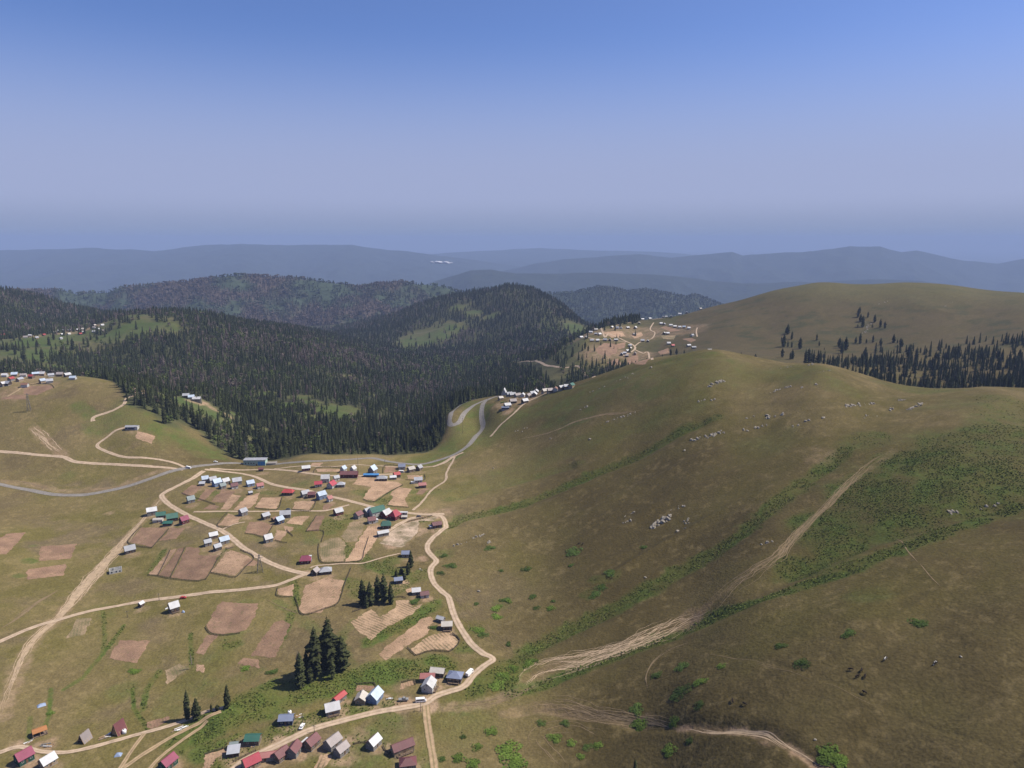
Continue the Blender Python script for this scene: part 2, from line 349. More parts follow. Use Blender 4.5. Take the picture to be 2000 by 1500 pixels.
GREYZ = blobs([(330,640,80,.8),(420,690,80,.8),(520,680,110,.9),(600,700,110,.9),(680,700,130),(760,720,120),(820,760,90),(860,700,130,.9),(880,660,120,.8),(990,690,110,.6),(470,650,90,.7),(60,600,150,.7),(440,760,40,.6),(700,750,70,.7)])
n1 = fbm(GX, GYY, 60, 4, 41); n2 = fbm(GX, GYY, 14, 4, 43); n3 = fbm(GX, GYY, 3.5, 3, 47); n4 = fbm(GX, GYY, 160, 3, 53)
def colr(*c): return np.array(c, float)
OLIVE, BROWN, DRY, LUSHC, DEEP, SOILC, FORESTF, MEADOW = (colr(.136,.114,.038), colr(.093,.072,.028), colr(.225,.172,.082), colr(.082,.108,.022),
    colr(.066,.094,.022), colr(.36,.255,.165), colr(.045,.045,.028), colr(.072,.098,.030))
def mix(a, b, t): return a + (b - a) * np.clip(t, 0, 1)[..., None]
hillw = sstep(-0.12, 0.12, GX / GYY + 0.0003 * (GYY - 600)) * (1 - _fade)
ALB = mix(np.broadcast_to(OLIVE, GX.shape + (3,)), DRY, 0.45 + 0.9 * n1 + 0.4 * n2)
brown = np.clip(0.20 + 0.70 * hillw + 0.7 * n4 + 0.5 * n1 + 0.35 * n2, 0, 1)
# crest of the great hill is greener
brown *= 1 - 0.65 * sstep(58, 95, GZ) * hillw * sstep(420, 620, GYY)
ALB = mix(ALB, colr(.150,.112,.066), sstep(0.0, 0.6, fbm(GX, GYY, 38, 4, 49) + 0.3 * n2) * 0.75 * (1 - hillw))
ALB = mix(ALB, BROWN, brown)
ALB = mix(ALB, DRY, 0.35 * sstep(0.2, 0.7, n3 + 0.5 * n2))
far_hill = _fade * sstep(0.1, 0.22, GX / GYY)
ALB = mix(ALB, colr(.078,.063,.032), far_hill * 0.8)
ALB = mix(ALB, colr(.055,.058,.026), far_hill * sstep(0.05, 0.5, fbm(GX * 0.6, GYY, 26, 5, 57, 0.62)) * 0.8)
ALB = mix(ALB, colr(.125,.115,.050), far_hill * sstep(85, 125, GZ) * 0.6)
lushv = np.clip(lush * (0.75 + 0.5 * n2 + 0.3 * n3), 0, 1)
ALB = mix(ALB, LUSHC, lushv)
ALB = mix(ALB, DEEP, lushv * sstep(0.05, 0.5, n2 + 0.5 * n3) * 0.7)
# forest floor
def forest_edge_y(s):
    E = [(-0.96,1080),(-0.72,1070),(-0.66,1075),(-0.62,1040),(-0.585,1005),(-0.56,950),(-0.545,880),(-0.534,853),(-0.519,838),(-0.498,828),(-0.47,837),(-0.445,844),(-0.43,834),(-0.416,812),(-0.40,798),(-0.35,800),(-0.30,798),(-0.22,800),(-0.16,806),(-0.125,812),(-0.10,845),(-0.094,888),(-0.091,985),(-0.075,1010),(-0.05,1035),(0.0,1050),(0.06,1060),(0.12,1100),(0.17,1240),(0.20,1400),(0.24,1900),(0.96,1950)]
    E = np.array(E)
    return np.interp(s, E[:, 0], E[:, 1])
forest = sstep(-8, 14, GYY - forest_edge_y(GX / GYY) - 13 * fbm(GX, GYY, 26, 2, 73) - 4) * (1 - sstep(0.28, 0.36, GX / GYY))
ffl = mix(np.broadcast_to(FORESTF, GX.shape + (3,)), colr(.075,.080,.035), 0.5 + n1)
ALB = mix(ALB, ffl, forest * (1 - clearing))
ALB = mix(ALB, mix(np.broadcast_to(MEADOW, GX.shape + (3,)), colr(.11,.105,.05), 0.4 + n1 * 1.2), clearing * forest * (1 - 0.75 * sstep(0.08, 0.11, GX / GYY) * (GYY < 2000)))
soilc = mix(np.broadcast_to(SOILC, GX.shape + (3,)), colr(.26,.17,.11), 0.35 + 0.9 * n2)
ALB = mix(ALB, soilc, np.clip(soil, 0, 1))
ALB *= (1 + 0.12 * n3 + 0.10 * n2 + 0.10 * fbm(GX, GYY, 1.6, 2, 59))[..., None]
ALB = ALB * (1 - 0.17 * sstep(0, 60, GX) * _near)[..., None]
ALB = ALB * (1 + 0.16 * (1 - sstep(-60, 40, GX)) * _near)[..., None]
ALB = np.clip(ALB * 0.75, 0.008, 0.8)

# ------------------------------------------------------------------ mesh helpers
def fast_mesh(name, V, F, col=None, smooth=True, mat=None):
    """V (n,3), F (m,3 or 4) as arrays, col (n,3) optional vertex colours named Col"""
    me = bpy.data.meshes.new(name)
    V = np.ascontiguousarray(V, np.float32); F = np.ascontiguousarray(F, np.int32)
    k = F.shape[1]
    me.vertices.add(len(V)); me.vertices.foreach_set('co', V.ravel())
    me.loops.add(F.size); me.loops.foreach_set('vertex_index', F.ravel())
    me.polygons.add(len(F))
    me.polygons.foreach_set('loop_start', np.arange(0, F.size, k, dtype=np.int32))
    me.polygons.foreach_set('use_smooth', np.full(len(F), smooth, bool))
    me.update(calc_edges=True)
    if col is not None:
        at = me.color_attributes.new('Col', 'FLOAT_COLOR', 'POINT')
        c = np.ones((len(V), 4), np.float32); c[:, :3] = col
        at.data.foreach_set('color', c.ravel())
    if mat: me.materials.append(mat)
    return me
def link(name, me, parent=None, **props):
    o = bpy.data.objects.new(name, me)
    COL.objects.link(o)
    if parent is not None: o.parent = parent
    for k, v in props.items(): o[k] = v
    return o
def grid_faces(nr, nc):
    i = np.arange(nr * nc, dtype=np.int32).reshape(nr, nc)
    return np.stack([i[:-1, :-1], i[:-1, 1:], i[1:, 1:], i[1:, :-1]], -1).reshape(-1, 4)

# ------------------------------------------------------------------ materials
def new_mat(name):
    m = bpy.data.materials.new(name); m.use_nodes = True
    n = m.node_tree.nodes; l = m.node_tree.links
    b = n['Principled BSDF']
    b.inputs['Specular IOR Level'].default_value = 0.15
    b.inputs['Roughness'].default_value = 0.9
    return m, n, l, b
def add_noise(n, l, scale, detail=4, coord='Object', vec=None):
    t = n.new('ShaderNodeTexNoise'); t.inputs['Scale'].default_value = scale; t.inputs['Detail'].default_value = detail
    if vec is None:
        tc = n.new('ShaderNodeTexCoord'); l.new(tc.outputs[coord], t.inputs['Vector'])
    else: l.new(vec, t.inputs['Vector'])
    return t
def vary(n, l, color_socket, factor_socket, lo, hi):
    """multiply a colour by a value between lo and hi following a noise"""
    mr = n.new('ShaderNodeMapRange'); mr.inputs[1].default_value = 0.3; mr.inputs[2].default_value = 0.7
    mr.inputs[3].default_value = lo; mr.inputs[4].default_value = hi
    l.new(factor_socket, mr.inputs[0])
    mx = n.new('ShaderNodeVectorMath'); mx.operation = 'SCALE'
    l.new(color_socket, mx.inputs[0]); l.new(mr.outputs[0], mx.inputs['Scale'])
    return mx.outputs[0]
def mat_attr(name, lo=0.8, hi=1.2, scale=0.6, bump=0.0, bscale=0.5, rough=0.95):
    m, n, l, b = new_mat(name)
    a = n.new('ShaderNodeAttribute'); a.attribute_name = 'Col'
    t = add_noise(n, l, scale, 5)
    l.new(vary(n, l, a.outputs['Color'], t.outputs['Fac'], lo, hi), b.inputs['Base Color'])
    b.inputs['Roughness'].default_value = rough
    b.inputs['Specular IOR Level'].default_value = 0.05
    if bump:
        t2 = add_noise(n, l, bscale, 6)
        bp = n.new('ShaderNodeBump'); bp.inputs['Strength'].default_value = 1.0; bp.inputs['Distance'].default_value = bump
        l.new(t2.outputs['Fac'], bp.inputs['Height']); l.new(bp.outputs[0], b.inputs['Normal'])
    return m
M_TERRAIN = mat_attr('pasture', 0.80, 1.20, 0.9, 0.6, 0.55)
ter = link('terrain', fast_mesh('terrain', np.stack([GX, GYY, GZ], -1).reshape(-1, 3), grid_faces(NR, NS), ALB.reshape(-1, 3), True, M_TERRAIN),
           kind='structure', label='rolling grassy mountain pasture with a wooded valley behind')

# ------------------------------------------------------------------ far ridges and ranges down to the plain
RIDGES = [  # distance, front slope, back slope, roughness, crest points
 (4700, 0.30, 0.3, 22, 1, [(-300,600),(-100,580),(20,572),(110,570),(150,576),(210,573),(230,564),(290,560),(370,552),(450,540),(510,541),(560,545),(620,550),(680,559),(700,563),(740,556),(780,552),(830,557),(870,562),(920,585),(1000,640),(1100,720)]),
 (5600, 0.30, 0.3, 26, 2, [(850,720),(960,640),(1060,576),(1120,573),(1165,563),(1200,564),(1225,571),(1260,567),(1300,573),(1340,582),(1360,577),(1400,593),(1480,640),(1600,720)]),
 (7000, 0.30, 0.3, 20, 2, [(-300,572),(-60,580),(20,564),(60,562),(100,568),(180,600),(300,640)]),
 (11000, 0.26, 0.3, 45, 3, [(600,640),(780,570),(870,542),(920,527),(960,524),(1010,532),(1100,535),(1180,532),(1250,532),(1320,537),(1390,549),(1450,552),(1500,551),(1600,552),(1700,543),(1800,545),(1900,560),(2000,575),(2300,590)]),
 (17000, 0.22, 0.3, 60, 3, [(800,575),(1000,525),(1100,507),(1150,502),(1250,497),(1310,502),(1400,495),(1430,491),(1450,497),(1500,495),(1560,492),(1620,485),(1660,479),(1690,482),(1720,482),(1760,492),(1790,489),(1830,498),(1880,508),(1950,514),(2000,506),(2300,500)]),
 (20000, 0.13, 0.3, 60, 3, [(-400,500),(-50,491),(0,489),(150,484),(300,488),(400,479),(470,475),(560,481),(640,478),(690,478),(760,488),(840,497),(930,508),(1000,520),(1200,560),(1500,600)]),
 (27000, 0.10, 0.3, 60, 3, [(500,520),(800,500),(900,493),(1000,488),(1060,486),(1150,489),(1250,491),(1350,498),(1500,510),(1800,530)]),
]
PLAIN_Z = -900.0
def far_height(s, Y, X):
    z = PLAIN_Z + 20 * fbm(X, Y, 2500, 3, 91)
    for (Yr, fs, bs, rough, typ, pts) in RIDGES:
        sv = np.array([float(sk(u, v)[0]) for u, v in pts]); kv = np.array([float(sk(u, v)[1]) for u, v in pts])
        o = np.argsort(sv)
        c = CAMZ - np.interp(s, sv[o], kv[o]) * Yr
        c = c + (0.18 if typ < 3 else 0.75) * rough * fbm(X, Y * 0.15, 220 if typ < 3 else 1300, 4, 95)
        d = Y - (Yr + 0.03 * Yr * fbm(s * 9, s * 0 + Yr, 1.0, 3, 97))
        spur = 1 + 0.55 * fbm(X, Y * 0.35, 0.07 * Yr + 120, 4, 99 + typ)
        zz = c - np.where(d < 0, -d * fs, d * bs) * spur * (1 - np.exp(-np.abs(d) / (0.012 * Yr)))
        zz = zz + rough * fbm(X, Y, 0.02 * Yr + 60, 4, 101) * (1 - np.exp(-np.abs(d) / (0.02 * Yr)))
        z = np.maximum(z, zz)
    return z
FS = np.linspace(-1.0, 1.0, 900); FYv = np.exp(np.linspace(math.log(3500), math.log(62000), 520))
FXX = FS[None, :] * FYv[:, None]; FYY = np.broadcast_to(FYv[:, None], FXX.shape); FSS = np.broadcast_to(FS[None, :], FXX.shape)
FZ = far_height(FSS, FYY, FXX)
FZ = FZ - 250 * (1 - sstep(3500, 4050, FYY)) * 1.0
_a1 = fbm(FXX, FYY, 420, 4, 111); _a2 = fbm(FXX, FYY, 110, 4, 113)
FALB = mix(np.broadcast_to(colr(.098,.076,.062), FXX.shape + (3,)), colr(.050,.068,.040), sstep(-0.15, 0.3, _a1 + 0.5 * _a2))
FALB = mix(FALB, colr(.085,.110,.045), sstep(0.25, 0.5, fbm(FXX, FYY, 600, 3, 117)) * 0.8)
FALB = mix(FALB, colr(.050,.066,.044), ((FSS > 0.02) & (FYY > 4900)) * 0.85)
FALB = mix(FALB, colr(.030,.040,.030), sstep(7000, 9000, FYY))
FALB *= 0.8
FALB = mix(FALB, colr(.10,.10,.08), (FZ < PLAIN_Z + 60) * sstep(0.0, 0.4, fbm(FXX, FYY, 1800, 3, 119)))
M_FAR = mat_attr('far_woodland', 0.75, 1.25, 0.02, 14.0, 0.02)
link('hills', fast_mesh('hills', np.stack([FXX, FYY, FZ], -1).reshape(-1, 3), grid_faces(520, 900), FALB.reshape(-1, 3), True, M_FAR),
     kind='structure', label='far wooded ridges and hazy blue ranges above the plain')

# ------------------------------------------------------------------ haze: one closed box of even pale air
def make_haze():
    x0, x1, y0, y1, z0, z1 = -64000, 64000, -300, 63000, -1030, 360
    V = np.array([(x, y, z) for z in (z0, z1) for y in (y0, y1) for x in (x0, x1)], float)
    F = np.array([(0,2,3,1),(4,5,7,6),(0,1,5,4),(2,6,7,3),(0,4,6,2),(1,3,7,5)])
    m = bpy.data.materials.new('haze'); m.use_nodes = True
    n = m.node_tree.nodes; n.remove(n['Principled BSDF'])
    pv = n.new('ShaderNodeVolumePrincipled')
    pv.inputs['Color'].default_value = HAZE_COLOR
    pv.inputs['Density'].default_value = HAZE_DENSITY
    pv.inputs['Anisotropy'].default_value = 0.0
    m.node_tree.links.new(pv.outputs[0], n['Material Output'].inputs['Volume'])
    m.cycles.homogeneous_volume = True
    link('haze', fast_mesh('haze', V, F, None, False, m), kind='stuff', label='thin blue haze filling the air over the valleys')
HAZE_COLOR = (0.35, 0.45, 0.69, 1.0)
HAZE_DENSITY = 0.60e-4
make_haze()

# ------------------------------------------------------------------ roads, tracks, paths
def smooth_line(P, step, closed=False):
    """Catmull-Rom through plan points, resampled"""
    P = np.asarray(P, float)[:, :2]
    n = len(P); out = []
    for i in range(n if closed else n - 1):
        if closed: p0, p1, p2, p3 = P[(i - 1) % n], P[i], P[(i + 1) % n], P[(i + 2) % n]
        else: p0, p1, p2, p3 = P[max(i - 1, 0)], P[i], P[i + 1], P[min(i + 2, n - 1)]
        m = max(1, int(np.hypot(*(p2 - p1)) / step))
        for k in range(m):
            t = k / m
            out.append(0.5 * (2 * p1 + (p2 - p0) * t + (2 * p0 - 5 * p1 + 4 * p2 - p3) * t * t + (3 * p1 - p0 - 3 * p2 + p3) * t ** 3))
    if not closed: out.append(P[-1])
    return np.array(out)
def normals(L):
    d = np.gradient(L, axis=0); d /= (np.hypot(d[:, 0], d[:, 1])[:, None] + 1e-9)
    return np.stack([-d[:, 1], d[:, 0]], -1)
def strip(L, width, lift=0.14, rag=0.18, ncross=6, seed=0, taper=0.0):
    """verts and faces of a ribbon lying on the terrain"""
    N = normals(L); n = len(L)
    along = np.concatenate([[0], np.cumsum(np.hypot(*np.diff(L, axis=0).T))])
    wl = width * 0.5 * (1 + rag * fbm(along, along * 0 + seed, 7, 4, 7 + seed, .65) * 1.8)
    wr = width * 0.5 * (1 + rag * fbm(along, along * 0 + seed + 9, 7, 4, 19 + seed, .65) * 1.8)
    if taper:
        tt = along / along[-1]; k = np.minimum(1, np.minimum(tt, 1 - tt) / taper) * 0.85 + 0.15
        wl, wr = wl * k, wr * k
    c = np.linspace(-1, 1, ncross)
    off = np.where(c[None, :] < 0, wl[:, None], wr[:, None]) * c[None, :]
    XY = L[:, None, :] + N[:, None, :] * off[..., None]
    Z = zat(XY[..., 0], XY[..., 1]) + lift
    V = np.concatenate([XY, Z[..., None]], -1).reshape(-1, 3)
    uv = np.stack([np.broadcast_to(c[None, :], off.shape), np.broadcast_to(along[:, None], off.shape)], -1).reshape(-1, 2)
    return V, grid_faces(n, ncross), uv
def uv_mesh(name, V, F, uv, mat, col=None):
    me = fast_mesh(name, V, F, col, True, mat)
    l = me.uv_layers.new(name='UVMap')
    l.data.foreach_set('uv', np.ascontiguousarray(uv[F.ravel()], np.float32).ravel())
    return me
def mat_track(name, base, edge, mid_mix, rut=True):
    m, n, l, b = new_mat(name)
    tc = n.new('ShaderNodeTexCoord'); sep = n.new('ShaderNodeSeparateXYZ'); l.new(tc.outputs['UV'], sep.inputs[0])
    t1 = add_noise(n, l, 0.35, 5); t2 = add_noise(n, l, 2.2, 4)
    ab = n.new('ShaderNodeMath'); ab.operation = 'ABSOLUTE'; l.new(sep.outputs[0], ab.inputs[0])
    # 0 in the wheel ruts (|u| about .5), 1 on the crown and the verges
    r = n.new('ShaderNodeMath'); r.operation = 'SUBTRACT'; l.new(ab.outputs[0], r.inputs[0]); r.inputs[1].default_value = 0.48
    r2 = n.new('ShaderNodeMath'); r2.operation = 'ABSOLUTE'; l.new(r.outputs[0], r2.inputs[0])
    ad = n.new('ShaderNodeMath'); ad.operation = 'MULTIPLY_ADD'; l.new(t2.outputs['Fac'], ad.inputs[0]); ad.inputs[1].default_value = 0.35; l.new(r2.outputs[0], ad.inputs[2])
    mr = n.new('ShaderNodeMapRange'); mr.inputs[1].default_value = 0.34; mr.inputs[2].default_value = 0.72; mr.inputs[4].default_value = mid_mix
    l.new(ad.outputs[0], mr.inputs[0])
    mx = n.new('ShaderNodeMix'); mx.data_type = 'RGBA'; l.new(mr.outputs[0], mx.inputs[0])
    mx.inputs[6].default_value = (*(q * .76 for q in base), 1); mx.inputs[7].default_value = (*(q * .76 for q in edge), 1)
    l.new(vary(n, l, mx.outputs[2], t1.outputs['Fac'], 0.80, 1.18), b.inputs['Base Color'])
    bp = n.new('ShaderNodeBump'); bp.inputs['Distance'].default_value = 0.12; l.new(t2.outputs['Fac'], bp.inputs['Height']); l.new(bp.outputs[0], b.inputs['Normal'])
    return m
M_DIRT = mat_track('dirt_road', (.52,.395,.285), (.30,.22,.12), 0.75)
M_DIRT2 = mat_track('dirt_track', (.44,.31,.19), (.19,.17,.07), 0.9)
M_ASPHALT = mat_track('worn_asphalt', (.235,.215,.195), (.30,.27,.22), 0.5)
M_TRAIL = mat_track('trodden_soil', (.265,.19,.11), (.14,.108,.056), 0.8)
M_TRAIL2 = mat_track('pale_washed_soil', (.47,.35,.23), (.27,.20,.115), 0.6)

def road(name, pts, width, mat, label, lift, rag=0.18, seed=0, taper=0.0, step=1.2):
    L = smooth_line(gpts(pts), step)
    V, F, uv = strip(L, width, lift, rag, 7, seed, taper)
    return link(name, uv_mesh(name, V, F, uv, mat), kind='structure', label=label)
A1 = [(-60,935),(0,946),(50,956),(105,966),(160,967),(220,957),(280,940),(330,922),(370,913),(410,908),(440,905),(480,906),(545,906),(607,901),(675,898),(725,895),(762,902),(795,906),(820,907),(850,901),(872,894),(898,882),(917,868),(930,852),(943,835),(941,817),(941,800),(946,786),(962,777),(975,773)]
road('asphalt_road', A1, 6.2, M_ASPHALT, 'grey asphalt road crossing the saddle past the green building', 0.20, 0.03)
road('asphalt_road', [(972,774),(952,780),(925,792),(908,806),(898,823),(886,830),(878,826),(880,811),(893,796),(912,785),(930,779)], 6.0, M_ASPHALT, 'grey hairpin bend of the asphalt road above the forest', 0.16, 0.03)
ROADS = [
 ([(-60,878),(0,882),(60,887),(120,892),(148,902),(200,906),(280,910),(330,914),(358,918)], 4.6, 'pale dirt road along the foot of the knoll', 0.1),
 ([(247,835),(228,840),(213,851),(190,869),(203,880),(245,893),(300,896),(340,904),(364,914)], 3.6, 'pale dirt track winding up to the long shed', 0.15),
 ([(250,747),(262,757),(278,767),(266,772),(250,776),(241,790),(222,801),(203,808),(184,815),(181,823)], 4.4, 'pale dirt track over the shoulder of the knoll', 0.25),
 ([(398,920),(375,935),(345,950),(322,962),(316,970),(330,985),(360,1003),(385,1015),(430,1035),(455,1053),(480,1073),(520,1096),(560,1112),(604,1122)], 5.0, 'pale dirt road running down through the village fields', 0.12),
 ([(600,1121),(585,1126),(565,1134),(530,1145),(470,1152),(400,1158),(330,1168),(270,1176),(200,1189),(130,1206),(60,1227),(0,1253),(-60,1280)], 4.0, 'pale dirt road curving across the lower pasture', 0.14),
 ([(400,917),(430,920),(470,925),(500,932),(540,948),(600,958),(650,971),(700,983),(740,993),(790,1001),(830,1005),(868,1004)], 4.6, 'pale dirt road through the middle of the village', 0.12),
 ([(410,916),(440,917),(520,917),(600,924),(650,929),(720,929),(780,925)], 4.0, 'pale dirt lane along the upper row of cottages', 0.14),
 ([(535,916),(580,911),(640,912),(690,908),(740,910),(800,913),(838,912),(862,905),(888,889)], 2.6, 'narrow pale lane below the asphalt road', 0.2),
 ([(378,1000),(430,999),(500,999),(560,998),(625,998),(652,994),(682,986)], 3.2, 'pale dirt lane between two rows of small fields', 0.15),
 ([(840,1006),(864,1010),(871,1030),(860,1038),(846,1050),(835,1065),(837,1078),(848,1090),(852,1097),(842,1110),(842,1125),(850,1142),(865,1157),(877,1168),(883,1190),(893,1215),(908,1240),(925,1262),(945,1277),(960,1284),(961,1291),(944,1302),(926,1317),(907,1340),(880,1350),(850,1360),(832,1372),(790,1382),(740,1390),(690,1402),(640,1415),(600,1428),(560,1447),(520,1466),(480,1484),(450,1510)], 4.4, 'pale dirt road winding down along the foot of the great hill', 0.12),
 ([(832,1378),(835,1410),(840,1445),(845,1475),(850,1515)], 4.0, 'twin rutted dirt track leaving the junction by the white minibus', 0.14),
 ([(-40,1485),(0,1470),(40,1459),(80,1468),(120,1470),(170,1462),(220,1448),(280,1432),(330,1418),(380,1400),(410,1388),(436,1383)], 2.8, 'dirt track past the timber A-frame cabins', 0.2),
 ([(432,1390),(390,1412),(340,1437),(290,1467),(225,1512)], 2.8, 'dirt track climbing the green bank', 0.2),
 ([(405,1408),(355,1447),(318,1475),(285,1510)], 2.2, 'second dirt track on the green bank', 0.2),
 ([(282,1433),(262,1460),(232,1505)], 2.4, 'short dirt track joining the bank track', 0.2),
 ([(888,893),(873,922),(870,938),(845,956),(825,980),(806,997)], 2.4, 'pale path along the field edge under the great hill', 0.3),
 ([(1120,757),(1068,768),(1032,784),(1000,811),(975,833),(958,853)], 3.0, 'pale dirt track beside the cottages on the shoulder', 0.2),
 ([(905,884),(885,893),(866,905),(845,912)], 4.0, 'dirt lane leaving the asphalt bend', 0.15),
 ([(822,1009),(795,1016),(765,1033),(745,1048)], 4.2, 'stony lane below the crimson cottage', 0.25),
 ([(606,1110),(620,1105),(680,1101),(710,1100),(745,1090),(782,1081)], 1.6, 'narrow path between field and trees', 0.3),
 ([(430,1037),(455,1025),(478,1020)], 2.0, 'narrow path up to the middle lane', 0.2),
 ([(1000,706),(1040,706),(1065,713),(1100,718),(1140,727),(1160,737)], 5.0, 'stretch of road showing between the far spruces', 0.1),
 ([(1160,640),(1176,646),(1190,652),(1215,663),(1238,675),(1238,684),(1218,695)], 4.0, 'pale lane through the far village', 0.1),
 ([(1135,660),(1160,662),(1190,664),(1225,668)], 4.0, 'pale lane along the lower row of the far village', 0.1),
 ([(1238,682),(1255,690),(1268,697),(1274,703)], 3.5, 'pale lane below the far village', 0.1),
 ([(1195,640),(1220,632),(1250,625),(1290,622),(1330,613)], 3.5, 'pale lane along the crest of the far village', 0.1),
 ([(1240,676),(1255,666),(1272,662),(1279,650),(1270,643),(1277,630)], 3.0, 'pale lane climbing through the far village', 0.1),
 ([(1362,640),(1360,648),(1362,658)], 3.0, 'eroded strip beside the far village', 0.2),
 ([(14,775),(35,763),(45,753)], 3.0, 'rutted track up to the crest hamlet', 0.2),
]
for i, (pts, w, lab, rag) in enumerate(ROADS):
    road('dirt_road', pts, w, M_DIRT2 if w < 3 and 'bank' in lab or 'rutted' in lab else M_DIRT, lab, 0.13 + 0.006 * i, rag, i)

# bundles of cattle paths and washed out soil
def path_bundle(label, pts, spread, count, w=(0.35, 0.9), seed=0, lift=0.10, wob=1.0, tight_ends=True, mat=None):
    rng = np.random.default_rng(100 + seed)
    L = smooth_line(gpts(pts), 2.0); N = normals(L); n = len(L)
    al = np.linspace(0, 1, n); dist = np.concatenate([[0], np.cumsum(np.hypot(*np.diff(L, axis=0).T))])
    Vs, Fs, Us = [], [], []; base = 0
    sp = np.interp(al, np.linspace(0, 1, len(spread)), spread)
    for k in range(count):
        a = rng.uniform(0, 0.55); b_ = rng.uniform(a + 0.15, 1.0)
        i0, i1 = int(a * n), max(int(b_ * n), int(a * n) + 6); i1 = min(i1, n)
        if i1 - i0 < 5: continue
        lane = rng.normal(0, 0.5)
        off = sp * (lane + 0.55 * wob * fbm(dist, dist * 0 + k * 13.7, 22, 3, seed + k) + 0.25 * wob * fbm(dist, dist * 0 + k * 3.1, 6, 2, seed + k + 50))
        M = (L + N * off[:, None])[i0:i1]
        V, F, uv = strip(M, rng.uniform(*w), lift + 0.0006 * k, 0.35, 4, k, 0.2)
        Vs.append(V); Fs.append(F + base); Us.append(uv); base += len(V)
    link('footpath', uv_mesh('footpath', np.concatenate(Vs), np.concatenate(Fs), np.concatenate(Us), mat or M_TRAIL), kind='structure', label=label)
path_bundle('braided cattle paths climbing the green gully', [(1745,880),(1700,906),(1640,960),(1590,1010),(1550,1050),(1520,1085),(1480,1112),(1430,1146),(1395,1185),(1345,1215)], [1.0,2.2,3.5,3.2,2.4,3.5,5,7,9], 24, (0.2,0.5), 1)
path_bundle('fan of bare washed soil at the mouth of the gully', [(1400,1190),(1340,1215),(1300,1232),(1230,1260),(1150,1288),(1080,1303),(1040,1318),(1015,1345)], [5,7,6,6,6,7,7,4], 56, (0.16,0.42), 2, mat=M_TRAIL2)
path_bundle('bare soil paths below the gully', [(1060,1330),(1015,1352),(930,1376),(850,1384)], [2,3,4,3], 12, (0.2,0.45), 3)
path_bundle('pale trodden lines below the spur', [(985,1398),(1060,1384),(1120,1388),(1200,1406),(1270,1412),(1335,1424)], [5,8,7,5,4,2], 30, (0.15,0.4), 4)
path_bundle('washed ochre gully edge on the spur', [(1320,1422),(1400,1431),(1460,1432),(1500,1437),(1530,1457),(1570,1482),(1620,1512)], [.8,1.1,1.1,1.4,1.6,1.8], 12, (0.25,0.6), 5, mat=M_TRAIL2)
path_bundle('thin cattle path across the spur', [(1328,1264),(1350,1277),(1440,1288),(1550,1311),(1620,1337),(1700,1377),(1760,1397),(1850,1427),(1920,1452),(2000,1475)], [0.5,0.9,0.9,0.9,0.9,0.6], 4, (0.14,0.3), 6)
path_bundle('thin path curling under the gully', [(1345,1255),(1300,1273),(1270,1300),(1260,1328),(1268,1365)], [0.6,0.6,0.6], 4, (0.3,0.5), 7)
path_bundle('worn ruts on the side of the knoll', [(60,832),(80,850),(100,870),(125,890)], [2.5,4,4,2.5], 12, (0.6,1.2), 8, mat=M_TRAIL2)
path_bundle('eroded stony track down the left pasture', [(320,968),(285,1010),(250,1050),(215,1090),(180,1130),(145,1170),(120,1202),(80,1237),(50,1277),(30,1322),(12,1370),(-5,1410)], [1.2,2,2.5,3.5,4,4,2,2.5,2,1.6], 48, (0.35,0.9), 9, mat=M_TRAIL2)
path_bundle('faint wheel tracks beside the eroded track', [(120,1150),(70,1180),(20,1215),(-10,1232)], [1.5,2,2], 8, (0.3,0.7), 10)
path_bundle('thin path on the upper spur', [(1745,1040),(1785,1090),(1830,1140),(1880,1180),(1930,1215),(2000,1245)], [0.5,0.6,0.5], 3, (0.25,0.45), 11)
path_bundle('thin paths beside the winding road', [(850,1135),(900,1170),(945,1230),(1000,1265),(1060,1290)], [6,8,6,3], 9, (0.12,0.22), 12)
path_bundle('faint paths on the grazed lower pasture', [(1100,1500),(1050,1440),(1110,1420),(1170,1455)], [3,4,5], 5, (0.2,0.35), 13)
path_bundle('thin soil line under the mid crest', [(1000,862),(1080,843),(1130,822),(1230,806),(1300,789)], [1.5,2.5,3,3,2], 14, (0.3,0.7), 14)
path_bundle('thin paths in the lower fields', [(520,1170),(560,1190),(620,1205),(690,1203)], [1,1,1], 4, (0.25,0.45), 15)
path_bundle('roadside bank of scraped soil', [(105,963),(160,962),(230,950),(300,932),(345,915)], [0.8,1,1,0.8], 9, (0.5,1.2), 16)
path_bundle('scraped verge above the asphalt', [(0,937),(40,940),(90,953),(98,961)], [0.8,1,1,0.8], 6, (0.4,0.9), 17)

